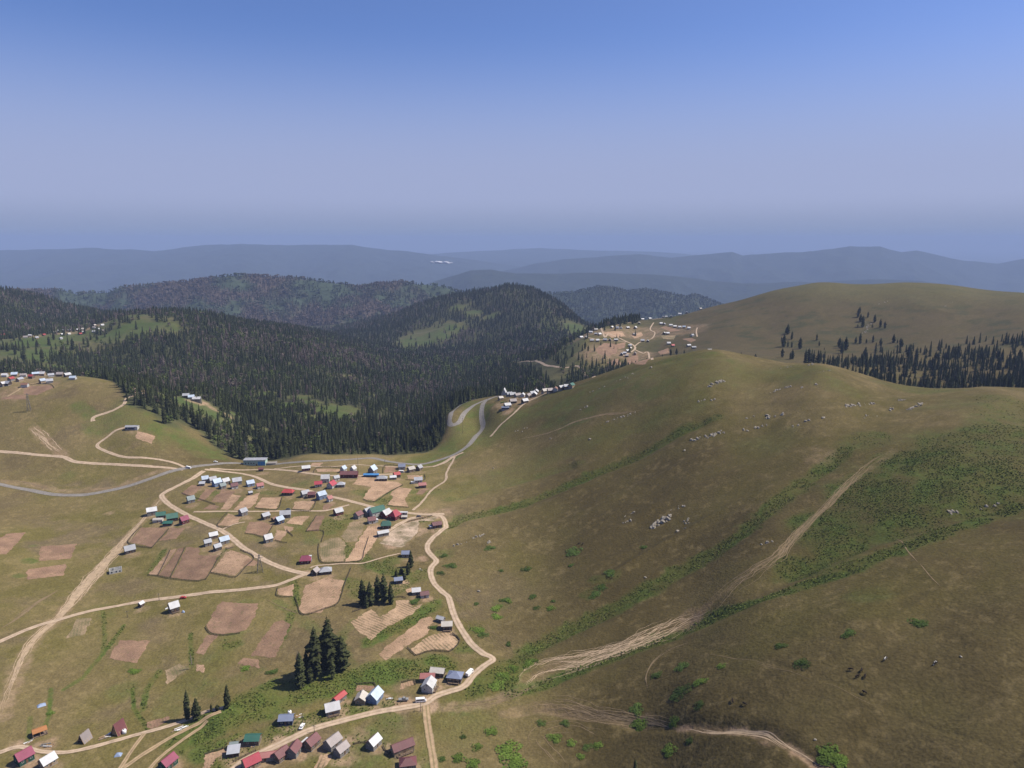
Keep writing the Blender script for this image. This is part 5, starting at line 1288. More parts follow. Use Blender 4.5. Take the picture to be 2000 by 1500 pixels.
 (596,969,7.4,5.6,2.8,1.8,40,'gable','grey','grey','grey roofed house at the end of the joined row of three',VG,{}),
 (609,971,6.8,5.0,2.8,1.4,8,'gable','maroon','maroon','maroon house in the middle of the joined row of three',VG,{}),
 (628,974,8.2,6.2,3.6,2.2,45,'gable','blue','blue','tall blue-grey house of the joined row of three',VG,{}),
 (644,979,4.6,3.8,2.6,1.6,50,'gable','pink','white','tiny pink hut beside the tall blue-grey house',VG,{}),
 (636,941,8.4,6.6,3.6,2.4,8,'gable','white','white','bright white roof rising between two crimson roofs',VG,{}),
 (622,950,7.4,6.0,2.6,1.6,15,'gable','crimson','white','crimson roof below the bright white one on the lane side',VG,{}),
 (648,952,8.2,6.4,2.8,2.4,70,'gable','crimson','white','crimson gable facing the small grey house',VG,{}),
 (657,938,5.4,4.4,2.6,1.5,40,'gable','grey','white','small grey roof between the white roof and the long maroon barn',VG,{}),
 (666,950,7.4,5.6,2.8,1.8,5,'hip','grey','grey','grey hipped house beside the crimson gable',VG,{}),
 (682,932,17.0,6.0,3.6,2.2,2,'gable','maroon','maroon','long maroon barn in the upper row',VG,dict(chimney=False)),
 (671,922,6.0,4.6,3.4,2.0,70,'gable','blue','white','pale gable behind one end of the long maroon barn',VG,{}),
 (690,922,6.0,4.6,3.4,2.0,70,'gable','white','white','pale gable behind the other end of the long maroon barn, nearest the pole',VG,{}),
 (728,924,8.4,6.6,3.6,3.0,70,'gable','blue','grey','steep grey-blue house behind the long blue awning',VG,{}),
 (725,931,15.0,3.2,2.2,.5,0,'shed','cyan','navy','long bright blue awning in the upper row',VG,{}),
 (746,938,10.2,6.6,2.8,2.0,5,'hip','grey','dark','grey hipped house beside the blue awning',VG,{}),
 (775,932,6.6,5.4,2.8,1.6,30,'gable','red','dark','bright red roofed cottage near the end of the upper row',VG,{}),
 (768,936,6.0,4.0,2.3,.8,15,'shed','white','grey','white lean-to touching the bright red cottage',VG,{}),
 (785,916,7.4,5.6,2.8,1.8,10,'gable','slate','white','slate grey cottage behind the parked white van',VG,{}),
 (803,921,7.4,5.4,2.8,1.8,40,'gable','cream','wood','long cream roof in the end pair of the upper row',VG,{}),
 (819,918,6.0,5.0,2.7,1.8,60,'gable','grey','wood','last small grey roof of the upper row',VG,{}),
 (817,942,8.4,6.4,2.8,1.6,10,'gable','grey','white','grey cottage behind the salmon roof near the field path',VG,dict(annex=(-5.5,-3.0,3.4,3.0,2.0,'white','white'))),
 (825,952,7.4,5.2,2.6,1.4,15,'gable','pink','wood','salmon roofed cottage near the field path',VG,{}),
 (598,919,8.6,5.4,2.7,1.6,20,'gable','white','maroon','white and maroon cottage alone along the upper lane',VG,dict(roof2='slate')),
 (364,777,9.0,6.5,2.8,1.8,12,'gable','grey','dark','first grey barn in the clearing inside the forest',VG,{}),
 (374,780,8.0,6.0,2.8,1.8,20,'gable','blue','white','middle pale blue barn in the clearing inside the forest',VG,{}),
 (385,785,11.0,6.5,2.8,1.8,5,'gable','white','grey','longest white barn in the clearing inside the forest',VG,{}),
 (258,838,13.0,5.0,2.6,1.2,2,'gable','grey','navy','long grey shed alone on the green slope of the knoll',VG,dict(annex=(5.6,0,3.0,5.2,3.2,'white','white'))),
 (985,772,8.0,7.0,2.2,5.5,80,'gable','white','white','white A-frame cabin on the shoulder above the hairpin',VG,{}),
 (995,774,8.0,6.0,2.8,1.8,20,'gable','grey','grey','grey cottage beside the white A-frame cabin',VG,{}),
 (991,796,8.4,6.2,2.8,1.8,25,'gable','white','grey','white roofed cottage in the pair on the shoulder beside the track',VG,{}),
 (987,800,9.0,4.0,2.2,.7,5,'shed','slate','navy','slate lean-to in the pair on the shoulder beside the track',VG,{}),
 (978,781,6.0,5.0,2.4,1.4,30,'gable','cream','tan','cream hut beside the dark bush on the shoulder',VG,{}),
 (48,1487,6.4,5.6,3.2,2.2,58,'gable','magenta','green','magenta roofed cottage with dark green walls at the bottom corner',LG,{}),
 (94,1494,6.0,4.8,2.6,2.0,62,'gable','white','tan','white steep roof at the bottom edge next to the magenta and green cottage',LG,{}),
 (329,1497,6.6,5.2,3.0,1.8,68,'gable','magenta','green','magenta roofed cottage on the green bank at the bottom edge',LG,{}),
]
for i, row in enumerate(H):
    u, v, L, W, h, rise, yaw, kind, roof, wall, lab, grp, ex = row
    x, y, z = ground(u, v)
    if grp == VG and kind in ('gable', 'half') and L < 12: L, h, rise = L * .92, h * 1.22, rise * 1.3
    elif kind == 'gable': h, rise = h * 1.08, rise * 1.15
    cottage(x, y, L, W, h, rise, yaw, kind, roof, wall, lab, grp, 'cottage', 2, **ex)

# hamlets farther off: rows of small houses, each told by its place along the row
ORD = ['first', 'second', 'third', 'fourth', 'fifth', 'sixth', 'seventh', 'eighth', 'ninth', 'tenth', 'eleventh', 'twelfth', 'thirteenth', 'fourteenth', 'fifteenth', 'sixteenth']
CNAME = {'white': 'white roofed', 'grey': 'grey roofed', 'cream': 'cream roofed', 'red': 'red roofed', 'blue': 'pale blue roofed', 'maroon': 'maroon roofed', 'beige': 'brownish roofed', 'green': 'green roofed', 'rust': 'rusty roofed'}
FAR_ROWS = [
 ("the crest hamlet's skyline row", 'cottages of the crest hamlet', [(10,736,'white'),(29,735,'blue'),(46,736,'beige'),(70,734,'blue'),(83,734,'white'),(100,736,'grey'),(118,735,'beige'),(132,736,'white'),(143,741,'blue')]),
 ("the crest hamlet's nearer row", 'cottages of the crest hamlet', [(8,753,'white'),(16,752,'grey'),(22,744,'red'),(39,744,'grey'),(49,756,'rust'),(62,739,'red'),(83,748,'blue'),(97,748,'grey')]),
 ("the hilltop hamlet's upper part", 'cottages of the left hilltop hamlet', [(164,636,'white'),(185,638,'cream'),(200,637,'white'),(184,642,'beige'),(191,645,'white'),(162,644,'cream'),(200,648,'cream'),(222,616,'white')]),
 ("the hilltop hamlet's middle terrace", 'cottages of the left hilltop hamlet', [(107,651,'cream'),(116,648,'white'),(124,647,'grey'),(135,647,'white'),(152,646,'white'),(184,650,'white'),(163,651,'white')]),
 ("the hilltop hamlet's lower terrace", 'cottages of the left hilltop hamlet', [(122,655,'white'),(135,654,'cream'),(157,654,'red'),(119,663,'grey'),(86,656,'red'),(72,662,'grey'),(59,657,'white'),(50,660,'beige'),(6,656,'red')]),
 ("the row climbing the shoulder", 'cottages on the shoulder', [(1001,774,'grey'),(1011,775,'beige'),(1021,775,'white'),(1032,776,'beige'),(1040,772,'grey'),(1044,774,'white'),(1047,769,'white'),(1064,768,'cream'),(1074,767,'beige'),(1085,764,'rust'),(1096,762,'white'),(1107,759,'white'),(1116,757,'green')]),
 ("the shoulder row's lower corner", 'cottages on the shoulder', [(1002,788,'beige'),(1025,787,'white')]),
 ("the far village's skyline row", 'cottages of the far village', [(1181,635,'beige'),(1195,629,'white'),(1201,627,'white'),(1207,626,'cream'),(1230,626,'grey'),(1255,621,'white'),(1269,622,'white'),(1295,619,'white'),(1301,619,'grey'),(1311,620,'white'),(1328,614,'white'),(1341,611,'white'),(1368,605,'cream')]),
 ("the far village's second row", 'cottages of the far village', [(1195,641,'white'),(1206,642,'grey'),(1213,642,'cream'),(1226,642,'white'),(1241,642,'white'),(1248,633,'cream'),(1291,634,'white'),(1297,635,'grey'),(1310,637,'white'),(1318,640,'white'),(1327,641,'grey'),(1336,641,'blue'),(1345,643,'white')]),
 ("the far village's middle", 'cottages of the far village', [(1154,651,'white'),(1164,654,'grey'),(1171,655,'white'),(1164,646,'cream'),(1239,655,'beige'),(1297,653,'white'),(1304,653,'white'),(1352,657,'grey')]),
 ("the far village's lower lane", 'cottages of the far village', [(1135,662,'white'),(1145,661,'white'),(1156,667,'grey'),(1167,667,'white'),(1182,666,'grey'),(1191,666,'beige'),(1203,666,'white'),(1255,667,'white'),(1265,668,'white'),(1306,673,'white'),(1314,677,'red'),(1345,677,'white'),(1355,681,'grey'),(1386,687,'white')]),
 ("the lane below the far village", 'cottages of the far village', [(1230,677,'grey'),(1231,682,'cream'),(1226,687,'white'),(1220,692,'white'),(1214,694,'grey'),(1240,693,'beige'),(1224,697,'beige')]),
]
_hr = random.Random(4)
for (rowname, grp, pts) in FAR_ROWS:
    order = sorted(range(len(pts)), key=lambda i: pts[i][0])
    for k, i in enumerate(order):
        u, v, c = pts[i]
        x, y, z = ground(u, v, ymin=1020 if 'far village' in grp or 'hilltop' in grp else 0)
        f = 0.86 if y < 1250 else 0.82
        cottage(x, y, _hr.uniform(7, 9.5) * f, _hr.uniform(5.6, 6.8) * f, _hr.uniform(3.0, 4.0) * f, _hr.uniform(2.0, 3.0) * f, _hr.choice([5, 20, 35, 60, 80, -15]), 'gable', c, _hr.choice(['white', 'grey', 'wood', 'dark', 'tan']),
                f'{CNAME[c]} cottage, {ORD[k]} from the left in {rowname}', grp, 'cottage', 1 if y < 1100 else 0)

# ------------------------------------------------------------------ the pale green building on the saddle
def frame(x, y, yaw, z=None):
    r = math.radians(yaw); z = float(zat(x, y)) if z is None else z
    return Matrix.Translation((x, y, z)) @ Matrix.Rotation(r, 4, 'Z')
def root(name, x, y, yaw, label, cat, group=None, z=None):
    o = bpy.data.objects.new(name, None); COL.objects.link(o)
    o.location = (x, y, float(zat(x, y)) if z is None else z); o.rotation_euler = (0, 0, math.radians(yaw))
    o['label'] = label; o['category'] = cat
    if group: o['group'] = group
    return o
def lie_on(x, y, yaw, d=1.5):
    """rotation that stands a thing square on the slope"""
    gx = (float(zat(x + d, y)) - float(zat(x - d, y))) / (2 * d); gy = (float(zat(x, y + d)) - float(zat(x, y - d))) / (2 * d)
    nrm = Vector((-gx, -gy, 1)).normalized()
    return (Vector((0, 0, 1)).rotation_difference(nrm).to_matrix() @ Matrix.Rotation(math.radians(yaw), 3, 'Z')).to_euler()
x, y, z = ground(503, 908)
gb = root('service_building', x, y, 3, 'long flat roofed pale green building with bright blue panels by the asphalt road', 'building')
m = MB(); m.box(-2, 0, 3.1, 24, 9, 7.0); m.build('wall', WALL['mint'], gb)
m = MB(); m.box(-2, 0, 6.85, 25, 10, .5); m.build('roof', ROOF['grey'], gb)
M_PANEL = mat_roof('blue_panel', (.05,.27,.55), .1, rough=.3)
for px in (3.2, 6.0, 8.6):
    m = MB(); m.box(px, -4.56, 3.0, 2.5, .16, 4.2); m.build('panel', M_PANEL, gb)
for px in (-11.5, -8.5, -5.5, -2.5):
    m = MB(); m.box(px, -4.54, 3.4, 1.5, .12, 1.7); w_ = m.build('window', M_FRAME, gb)
    m = MB(); m.box(px, -4.56, 3.4, 1.2, .14, 1.4); m.build('pane', M_GLASS, w_)
m = MB(); m.box(0.4, -4.54, 1.3, 1.4, .14, 2.5); m.build('door', M_DOOR, gb)
m = MB(); m.box(15.5, .5, 1.0, 11, 7, 3.0); tz = m.build('annex', WALL['stone'], gb)
m = MB()
for px in (10.6, 13, 15.5, 18, 20.4): m.bar((px, -2.9, 2.5), (px, -2.9, 3.7), .12)
m.bar((10.4, -2.9, 3.6), (20.8, -2.9, 3.6), .1); m.bar((20.6, -2.9, 3.6), (20.6, 3.8, 3.6), .1); m.build('railing', M_FRAME, tz)
HOUSE_AT.append((x, y, 30))

# ------------------------------------------------------------------ half-built timber cabins, ruin, tank, tarpaulin, timber piles
M_TIMBER = mat_wall('fresh_timber', (.42, .28, .15), .2)
M_WHITE = new_mat('white_paint')[0]; M_WHITE.node_tree.nodes['Principled BSDF'].inputs['Base Color'].default_value = (.78, .78, .77, 1); M_WHITE.node_tree.nodes['Principled BSDF'].inputs['Roughness'].default_value = .45
M_TARP = mat_roof('blue_tarpaulin', (.26, .33, .47), .1, rough=.5)
def aframe(u, v, L, W, Hh, yaw, label, roofmat, front):
    x, y, z = ground(u, v)
    o = root('a_frame_cabin', x, y, yaw, label, 'cabin', 'half built A-frame cabins', z)
    m = MB()
    for sx in (-1, 1):
        a, b_, c, d = (-L / 2, sx * W / 2, -.6), (L / 2, sx * W / 2, -.6), (L / 2 + .3, sx * .05, Hh), (-L / 2 - .3, sx * .05, Hh)
        q = [a, b_, c, d] if sx < 0 else [b_, a, d, c]
        m.solid(q, [(p[0], p[1] + sx * .14, p[2] + .06) for p in q])
    m.build('roof', roofmat, o)
    m = MB(); m.solid([(-L / 2 + .3, -W / 2 * .86, -.5), (-L / 2 + .3, W / 2 * .86, -.5), (-L / 2 + .3, 0, Hh * .88)], [(-L / 2 + .12, -W / 2 * .86, -.5), (-L / 2 + .12, W / 2 * .86, -.5), (-L / 2 + .12, 0, Hh * .88)])
    m.build('gable_wall', front, o)
    m = MB(); m.box(0, 0, .5, L * .9, W * .7, .16); m.build('floor', M_TIMBER, o)
    m = MB()
    for px in np.linspace(-L / 2 - .2, L / 2 + .2, 5):
        m.bar((px, -W / 2 - .25, -.8), (px, .12, Hh + .25), .16); m.bar((px, W / 2 + .25, -.8), (px, -.12, Hh + .25), .16); m.bar((px, -W * .3, Hh * .42), (px, W * .3, Hh * .42), .12)
    m.build('rafters', M_TIMBER, o)
aframe(233, 1430, 5.4, 5.0, 6.0, 70, 'A-frame cabin with a yellow timber gable and maroon side by the white tank', ROOF['maroon'], M_TIMBER)
aframe(166, 1446, 5.0, 4.6, 4.6, 76, 'bare grey timber A-frame cabin beside the lower dirt track', ROOF['beige'], WALL['dark'])
x, y, z = ground(78, 1434)
o = root('timber_frame_house', x, y, 40, 'unfinished timber house with an orange board roof on posts', 'house')
m = MB()
for a in (-3, 0, 3):
    for b_ in (-2.2, 2.2): m.bar((a, b_, -.8), (a, b_, 2.5), .2)
for b_ in (-2.2, 2.2): m.bar((-3.2, b_, 2.45), (3.2, b_, 2.45), .18)
for a in (-3, 0, 3): m.bar((a, -2.4, 1.1), (a, 2.4, 1.1), .14)
m.build('frame', M_TIMBER, o)
m = MB(); m.box(0, 0, .35, 6.4, 4.6, .18); m.build('floor', WALL['wood'], o)
m = MB(); gable(m, 5.6, 4.0, 2.6, .9, .35, .1); m.build('roof', ROOF['orange'], o)
m = MB(); m.box(-1.2, 1.0, 1.2, 3.2, 2.2, 1.9); m.build('wall', WALL['dark'], o)

x, y, z = ground(226, 1117)
o = root('unfinished_house', x, y, 30, 'roofless house of pale concrete blocks beside the eroded track', 'house')
m = MB()
for (cx, cy, sx, sy) in ((0, -2.9, 8.4, .25), (0, 2.9, 8.4, .25), (-4.1, 0, .25, 5.5), (4.1, 0, .25, 5.5), (-1.0, 0, .22, 5.5), (1.6, .4, 5.0, .2)): m.box(cx, cy, .9, sx, sy, 3.4)
m.build('wall', WALL['white'], o)
m = MB(); m.box(0, 0, -.75, 9.2, 6.8, 1.6); m.build('foundation', WALL['stone'], o)
for px in (-2.6, .4, 2.8):
    m = MB(); m.box(px, -3.04, 1.3, 1.0, .08, 1.1); m.build('window', M_GLASS, o)

x, y, z = ground(566, 1396)
o = root('water_tank', x, y, 0, 'white water tank standing above the navy hut', 'tank')
def lathe(prof, n=14):
    V, F = [], []
    for r, q in prof:
        for k in range(n): V.append((r * math.cos(6.2832 * k / n), r * math.sin(6.2832 * k / n), q))
    for j in range(len(prof) - 1):
        for k in range(n): F.append((j * n + k, j * n + (k + 1) % n, (j + 1) * n + (k + 1) % n, (j + 1) * n + k))
    return np.array(V), np.array(F)
V, F = lathe([(0.01, -.3), (.95, -.3), (.95, 1.9), (.85, 2.15), (.35, 2.3), (.01, 2.3)]); link('body', fast_mesh('body', V, F, None, True, M_WHITE), o)
V, F = lathe([(.28, 2.27), (.28, 2.45), (.01, 2.47)]); link('lid', fast_mesh('lid', V, F, None, True, WALL['navy']), o)
x, y, z = ground(243, 1432)
o = root('water_tank', x, y, 0, 'white tank on the track beside the yellow gabled A-frame', 'tank')
V, F = lathe([(0.01, -.3), (1.0, -.3), (1.0, 1.7), (.85, 1.95), (.01, 2.05)]); link('body', fast_mesh('body', V, F, None, True, M_WHITE), o)
V, F = lathe([(.28, 2.02), (.28, 2.2), (.01, 2.22)]); link('lid', fast_mesh('lid', V, F, None, True, WALL['navy']), o)
def tarp(u, v, w, d, h, yaw, label):
    x, y, z = ground(u, v)
    n = 14; q = np.linspace(-1, 1, n); A, B = np.meshgrid(q, q)
    Z = h * (1 - np.maximum(np.abs(A), np.abs(B)) ** 2.2) + .18 * fbm(A * 3 + u, B * 3, 1.2, 3, 9)
    r = math.radians(yaw)
    V = np.stack([A * w / 2, B * d / 2, Z - .12], -1).reshape(-1, 3)
    o = link('tarpaulin', fast_mesh('tarpaulin', V, grid_faces(n, n), None, True, M_TARP), None, label=label, category='tarpaulin')
    o.location = (x, y, z); o.rotation_euler = lie_on(x, y, yaw)
tarp(81, 1378, 4.2, 3.0, 1.1, 40, 'pale blue tarpaulin over a heap in the lower pasture')
tarp(231, 1475, 3.4, 2.8, 1.3, 10, 'grey-blue tarpaulin over a heap on the green bank')
tarp(358, 1196, 1.9, 1.5, 1.5, 0, 'small blue cover beside the white roofed cottage with a bare yard')
_lr = random.Random(9)
def timber_pile(u, v, n, length, yaw, label, mats):
    x, y, z = ground(u, v)
    o = root('timber_pile', x, y, yaw, label, 'timber', 'piles of sawn timber and boards', z)
    for k in range(n):
        m = MB(); a = _lr.uniform(-.5, .5); px, py = _lr.uniform(-1.4, 1.4), _lr.uniform(-1.2, 1.2); q = .12 + .1 * (k // 3)
        c, s_ = math.cos(a), math.sin(a); l2 = length * _lr.uniform(.3, .55)
        m.bar((px - c * l2, py - s_ * l2, q), (px + c * l2, py + s_ * l2, q + _lr.uniform(-.02, .1)), _lr.uniform(.16, .34)); m.build('board', _lr.choice(mats), o)
PILE = [(90,1457,16,4.5,20,'large jumble of white and grey boards below the orange roofed frame'),(58,1449,10,3.6,60,'scatter of boards where the lower track forks'),(205,1440,12,4.0,35,'boards stacked between the two A-frame cabins'),(352,1424,8,6.0,35,'long white boards lying above the bank track under the tree pair'),
        (448,1071,10,5.0,10,'logs piled beside the road at the group of four cottages'),(582,1400,7,3.5,30,'yellow planks beside the navy hut'),(760,1365,8,2.4,10,'white scrap heap beside the blue walled cottage'),(496,1459,6,2.4,60,'white sacks in front of the green roofed cottage on the bank'),(327,1188,8,2.8,60,'pale boards leaning by the white roofed cottage with a bare yard')]
for (u, v, n, l_, yw, lab) in PILE: timber_pile(u, v, n, l_, yw, lab, [M_TIMBER, M_WHITE, WALL['grey'], WALL['tan']] if 'logs' not in lab else [WALL['wood'], WALL['dark']])

# ------------------------------------------------------------------ cars
def mat_paint(name, c):
    m, n, l, b = new_mat(name)
    t = add_noise(n, l, 1.5, 4); q = n.new('ShaderNodeRGB'); q.outputs[0].default_value = (*c, 1)
    l.new(vary(n, l, q.outputs[0], t.outputs['Fac'], .85, 1.05), b.inputs['Base Color']); b.inputs['Roughness'].default_value = .3; b.inputs['Specular IOR Level'].default_value = .5
    return m
PAINT = {'white': mat_paint('white_car_paint', (.8,.8,.8)), 'dark': mat_paint('dark_car_paint', (.03,.03,.035)), 'red': mat_paint('red_car_paint', (.4,.02,.02)), 'grey': mat_paint('dull_grey_paint', (.22,.22,.21))}
M_TYRE = new_mat('tyre_rubber')[0]; M_TYRE.node_tree.nodes['Principled BSDF'].inputs['Base Color'].default_value = (.02, .02, .02, 1)
M_RIM = mat_roof('wheel_rim', (.4, .4, .4), .1, rough=.4)
M_LAMP = mat_paint('lamp_glass', (.7, .68, .6))
PROFILES = { # side profile x, z ; cabin band x0 x1 of glass at z
 'minibus': (5.6, 1.95, [(-2.8,.45),(2.7,.45),(2.8,.95),(2.55,1.2),(1.9,2.1),(1.7,2.25),(-2.6,2.28),(-2.8,2.1)], (1.25,1.95,-2.55,2.1)),
 'car': (4.3, 1.7, [(-2.1,.4),(2.1,.4),(2.15,.75),(1.1,.95),(.5,1.42),(-1.1,1.45),(-1.75,1.0),(-2.15,.92)], (.98,1.36,-1.45,.95)),
 'lorry': (5.8, 2.1, [(-2.9,.75),(2.8,.75),(2.9,1.3),(2.7,2.3),(1.2,2.35),(1.15,2.6),(-2.9,2.6)], (1.5,2.1,1.35,2.82)),
 'pickup': (5.2, 1.85, [(-2.6,.6),(2.55,.6),(2.6,1.2),(1.3,1.3),(.9,1.95),(-.4,1.95),(-.45,1.25),(-2.6,1.2)], (1.35,1.8,-.35,1.2)),
}
def car(u, v, kind, paint, yaw, label, name):
    x, y, z = ground(u, v)
    L, W, prof, (g0, g1, gx0, gx1) = PROFILES[kind]
    gx = (float(zat(x + 1, y)) - float(zat(x - 1, y))) / 2; gy = (float(zat(x, y + 1)) - float(zat(x, y - 1))) / 2
    o = root(name, x, y, yaw, label, name.replace('_', ' '), 'vehicles on the dirt roads', z + .13)
    o.rotation_euler = lie_on(x, y, yaw)
    zmax = max(p[1] for p in prof)
    inset = lambda q: W / 2 - .16 * max(0, (q - .9)) / (zmax - .9 + .01)
    b = bmesh.new()
    l1 = [b.verts.new((p[0], -inset(p[1]), p[1])) for p in prof]; l2 = [b.verts.new((p[0], inset(p[1]), p[1])) for p in prof]
    b.faces.new(l1); b.faces.new(list(reversed(l2)))
    for k in range(len(prof)): b.faces.new((l1[k], l2[k], l2[(k + 1) % len(prof)], l1[(k + 1) % len(prof)]))
    bmesh.ops.recalc_face_normals(b, faces=b.faces[:])
    bmesh.ops.bevel(b, geom=b.edges[:], offset=.07, segments=2, affect='EDGES', profile=.6)
    me = bpy.data.meshes.new('body'); b.to_mesh(me); b.free(); me.materials.append(PAINT[paint]); link('body', me, o)
    # side glass, windscreen and rear glass, each proud of the body
    for sy in (-1, 1):
        m = MB(); ya, yb = sy * (inset(g0) + .012), sy * (inset(g1) + .012)
        q = [(gx0, ya, g0), (gx1 - (.0 if kind != 'car' else .0), ya, g0), (gx1 - .55, yb, g1), (gx0 + .25, yb, g1)]
        m.solid(q, [(p[0], p[1] - sy * .05, p[2]) for p in q]); m.build('window', M_GLASS, o)
    segs = [(prof[k], prof[(k + 1) % len(prof)]) for k in range(len(prof))]
    for (p, q) in segs:
        if min(p[1], q[1]) < zmax * .42 or abs(p[1] - q[1]) < .3: continue
        dx, dz = q[0] - p[0], q[1] - p[1]; ln = math.hypot(dx, dz); nx, nz = dz / ln, -dx / ln
        if (p[0] + q[0]) * nx < 0 and kind != 'pickup': nx, nz = -nx, -nz
        a = (p[0] + dx * .14 + nx * .02, p[1] + dz * .14 + nz * .02); c = (p[0] + dx * .88 + nx * .02, p[1] + dz * .88 + nz * .02)
        w_ = W * .4
        m = MB(); t = [(a[0], -w_, a[1]), (a[0], w_, a[1]), (c[0], w_ * .93, c[1]), (c[0], -w_ * .93, c[1])]
        m.solid(t, [(r_[0] - nx * .05, r_[1], r_[2] - nz * .05) for r_ in t]); m.build('windscreen', M_GLASS, o)
    for sx in (-1, 1):
        for sy in (-1, 1):
            V, F = lathe([(.01, -.11), (.30, -.12), (.34, -.07), (.34, .07), (.30, .12), (.01, .11)], 16)
            V = np.stack([V[:, 0], V[:, 2], V[:, 1]], -1) + np.array([sx * L * .31, sy * (W / 2 - .08), .34]) + 0
            wl = link('wheel', fast_mesh('wheel', V, F, None, True, M_TYRE), o)
            V, F = lathe([(.01, -.02), (.19, -.02), (.19, .02), (.01, .02)], 12)
            V = np.stack([V[:, 0], V[:, 2], V[:, 1]], -1) + np.array([sx * L * .31, sy * (W / 2 + .035), .34])
            link('rim', fast_mesh('rim', V, F, None, False, M_RIM), wl)
    for sy in (-1, 1):
        xm = max(p[0] for p in prof)
        m = MB(); m.box(xm - .02, sy * W * .34, .84 if kind != 'lorry' else 1.1, .12, .3, .2); m.build('headlight', M_LAMP, o)
    return o
car(822, 1371, 'minibus', 'white', 10, 'white minibus parked at the road junction', 'minibus')
car(590, 1421, 'car', 'white', 84, 'white car parked beside the navy hut', 'parked_car')
car(917, 1318, 'lorry', 'white', 62, 'white box lorry parked on the road bend by the hipped cottage', 'lorry')
car(788, 1369, 'pickup', 'grey', 8, 'old dull grey pickup between the blue walled cottage and the minibus', 'pickup_truck')
car(784, 923, 'minibus', 'white', 4, 'white van parked under the slate grey cottage', 'van')
car(368, 915, 'minibus', 'white', -8, 'white minibus on the asphalt where the dirt roads meet', 'minibus')
car(421, 903, 'car', 'white', 12, 'pale car standing beside the asphalt before the green building', 'parked_car')
car(818, 1010, 'car', 'dark', 25, 'black car on the stony lane by the bare ground', 'parked_car')
car(358, 1169, 'car', 'red', 10, 'red car on the lower road above the white roofed cottage', 'parked_car')
car(563, 996, 'car', 'dark', 0, 'dark car on the lane below the tan plots', 'parked_car')
car(748, 990, 'car', 'dark', -18, 'dark car at the roadside below the dark green house', 'parked_car')

# ------------------------------------------------------------------ poles and pylons
M_POLE = mat_wall('pole_wood', (.11, .09, .07), .2)
M_STEEL = mat_roof('pylon_steel', (.17, .16, .15), .4, .0, .6)
POLES = [(700,927,893,'utility pole rising behind the long maroon barn'),(618,977,957,'utility pole in front of the tall blue-grey house'),(904,846,816,'utility pole on the slope between the hairpin bends'),(953,789,759,'utility pole at the top of the hairpin bends'),
         (822,1389,1371,'utility pole beside the white minibus'),(614,1431,1416,'utility pole beside the road below the navy hut'),(311,1173,1159,'utility pole along the lower road'),(249,1206,1193,'short white-topped post below the lower road'),(374,912,899,'pole beside the minibus where the roads meet'),
         (752,914,898,'utility pole between the two steep houses of the upper row'),(799,1122,1105,'bare pale pole among the spruces by the blue shed'),(591,1411,1394,'thin pole beside the navy hut')]
for (u, v, vt, lab) in POLES:
    x, y, h = height_from(u, v, vt)
    o = root('utility_pole', x, y, RNG.uniform(0, 180), lab, 'pole', 'utility poles')
    V, F = lathe([(.17, -1), (.17, 0), (.11, h), (.01, h)], 8); link('post', fast_mesh('post', V, F, None, True, M_POLE), o)
    m = MB(); m.box(0, 0, h - .6, 1.9, .12, .14); ca = m.build('crossarm', M_POLE, o)
    for k in (-.8, 0, .8):
        V, F = lathe([(.05, h - .53), (.07, h - .4), (.03, h - .3), (.01, h - .3)], 6); V[:, 0] += k
        link('insulator', fast_mesh('insulator', V, F, None, True, M_WHITE), ca)
def pylon(u, v, vt, label):
    x, y, h = height_from(u, v, vt); o = root('pylon', x, y, 25, label, 'pylon', 'lattice pylons'); h = min(h, 22)
    m = MB(); lv = [0, .28, .52, .72, .87, 1.0]; wd = lambda t: 1.7 * (1 - t) + .28
    for (sx, sy) in ((-1, -1), (1, -1), (1, 1), (-1, 1)):
        m2 = MB()
        for a, b_ in zip(lv[:-1], lv[1:]): m2.bar((sx * wd(a), sy * wd(a), h * a - (.8 if a == 0 else 0)), (sx * wd(b_), sy * wd(b_), h * b_), .22)
        m2.build('leg', M_STEEL, o)
    for a, b_ in zip(lv[:-1], lv[1:]):
        c = [(-1, -1), (1, -1), (1, 1), (-1, 1)]
        for k in range(4):
            p, q = c[k], c[(k + 1) % 4]
            m.bar((p[0] * wd(a), p[1] * wd(a), h * a), (q[0] * wd(b_), q[1] * wd(b_), h * b_), .12); m.bar((q[0] * wd(a), q[1] * wd(a), h * a), (p[0] * wd(b_), p[1] * wd(b_), h * b_), .12)
    m.build('bracing', M_STEEL, o)
    for t in (.80, .93):
        m = MB(); m.bar((-2.6, 0, h * t), (2.6, 0, h * t), .2); m.build('crossarm', M_STEEL, o)
pylon(508, 1117, 1083, 'dark lattice pylon beside the pale plot near the road fork')
pylon(57, 803, 768, 'dark lattice pylon on the knoll below the crest hamlet')
pylon(482, 899, 858, 'tall thin lattice mast beside the pale green building')

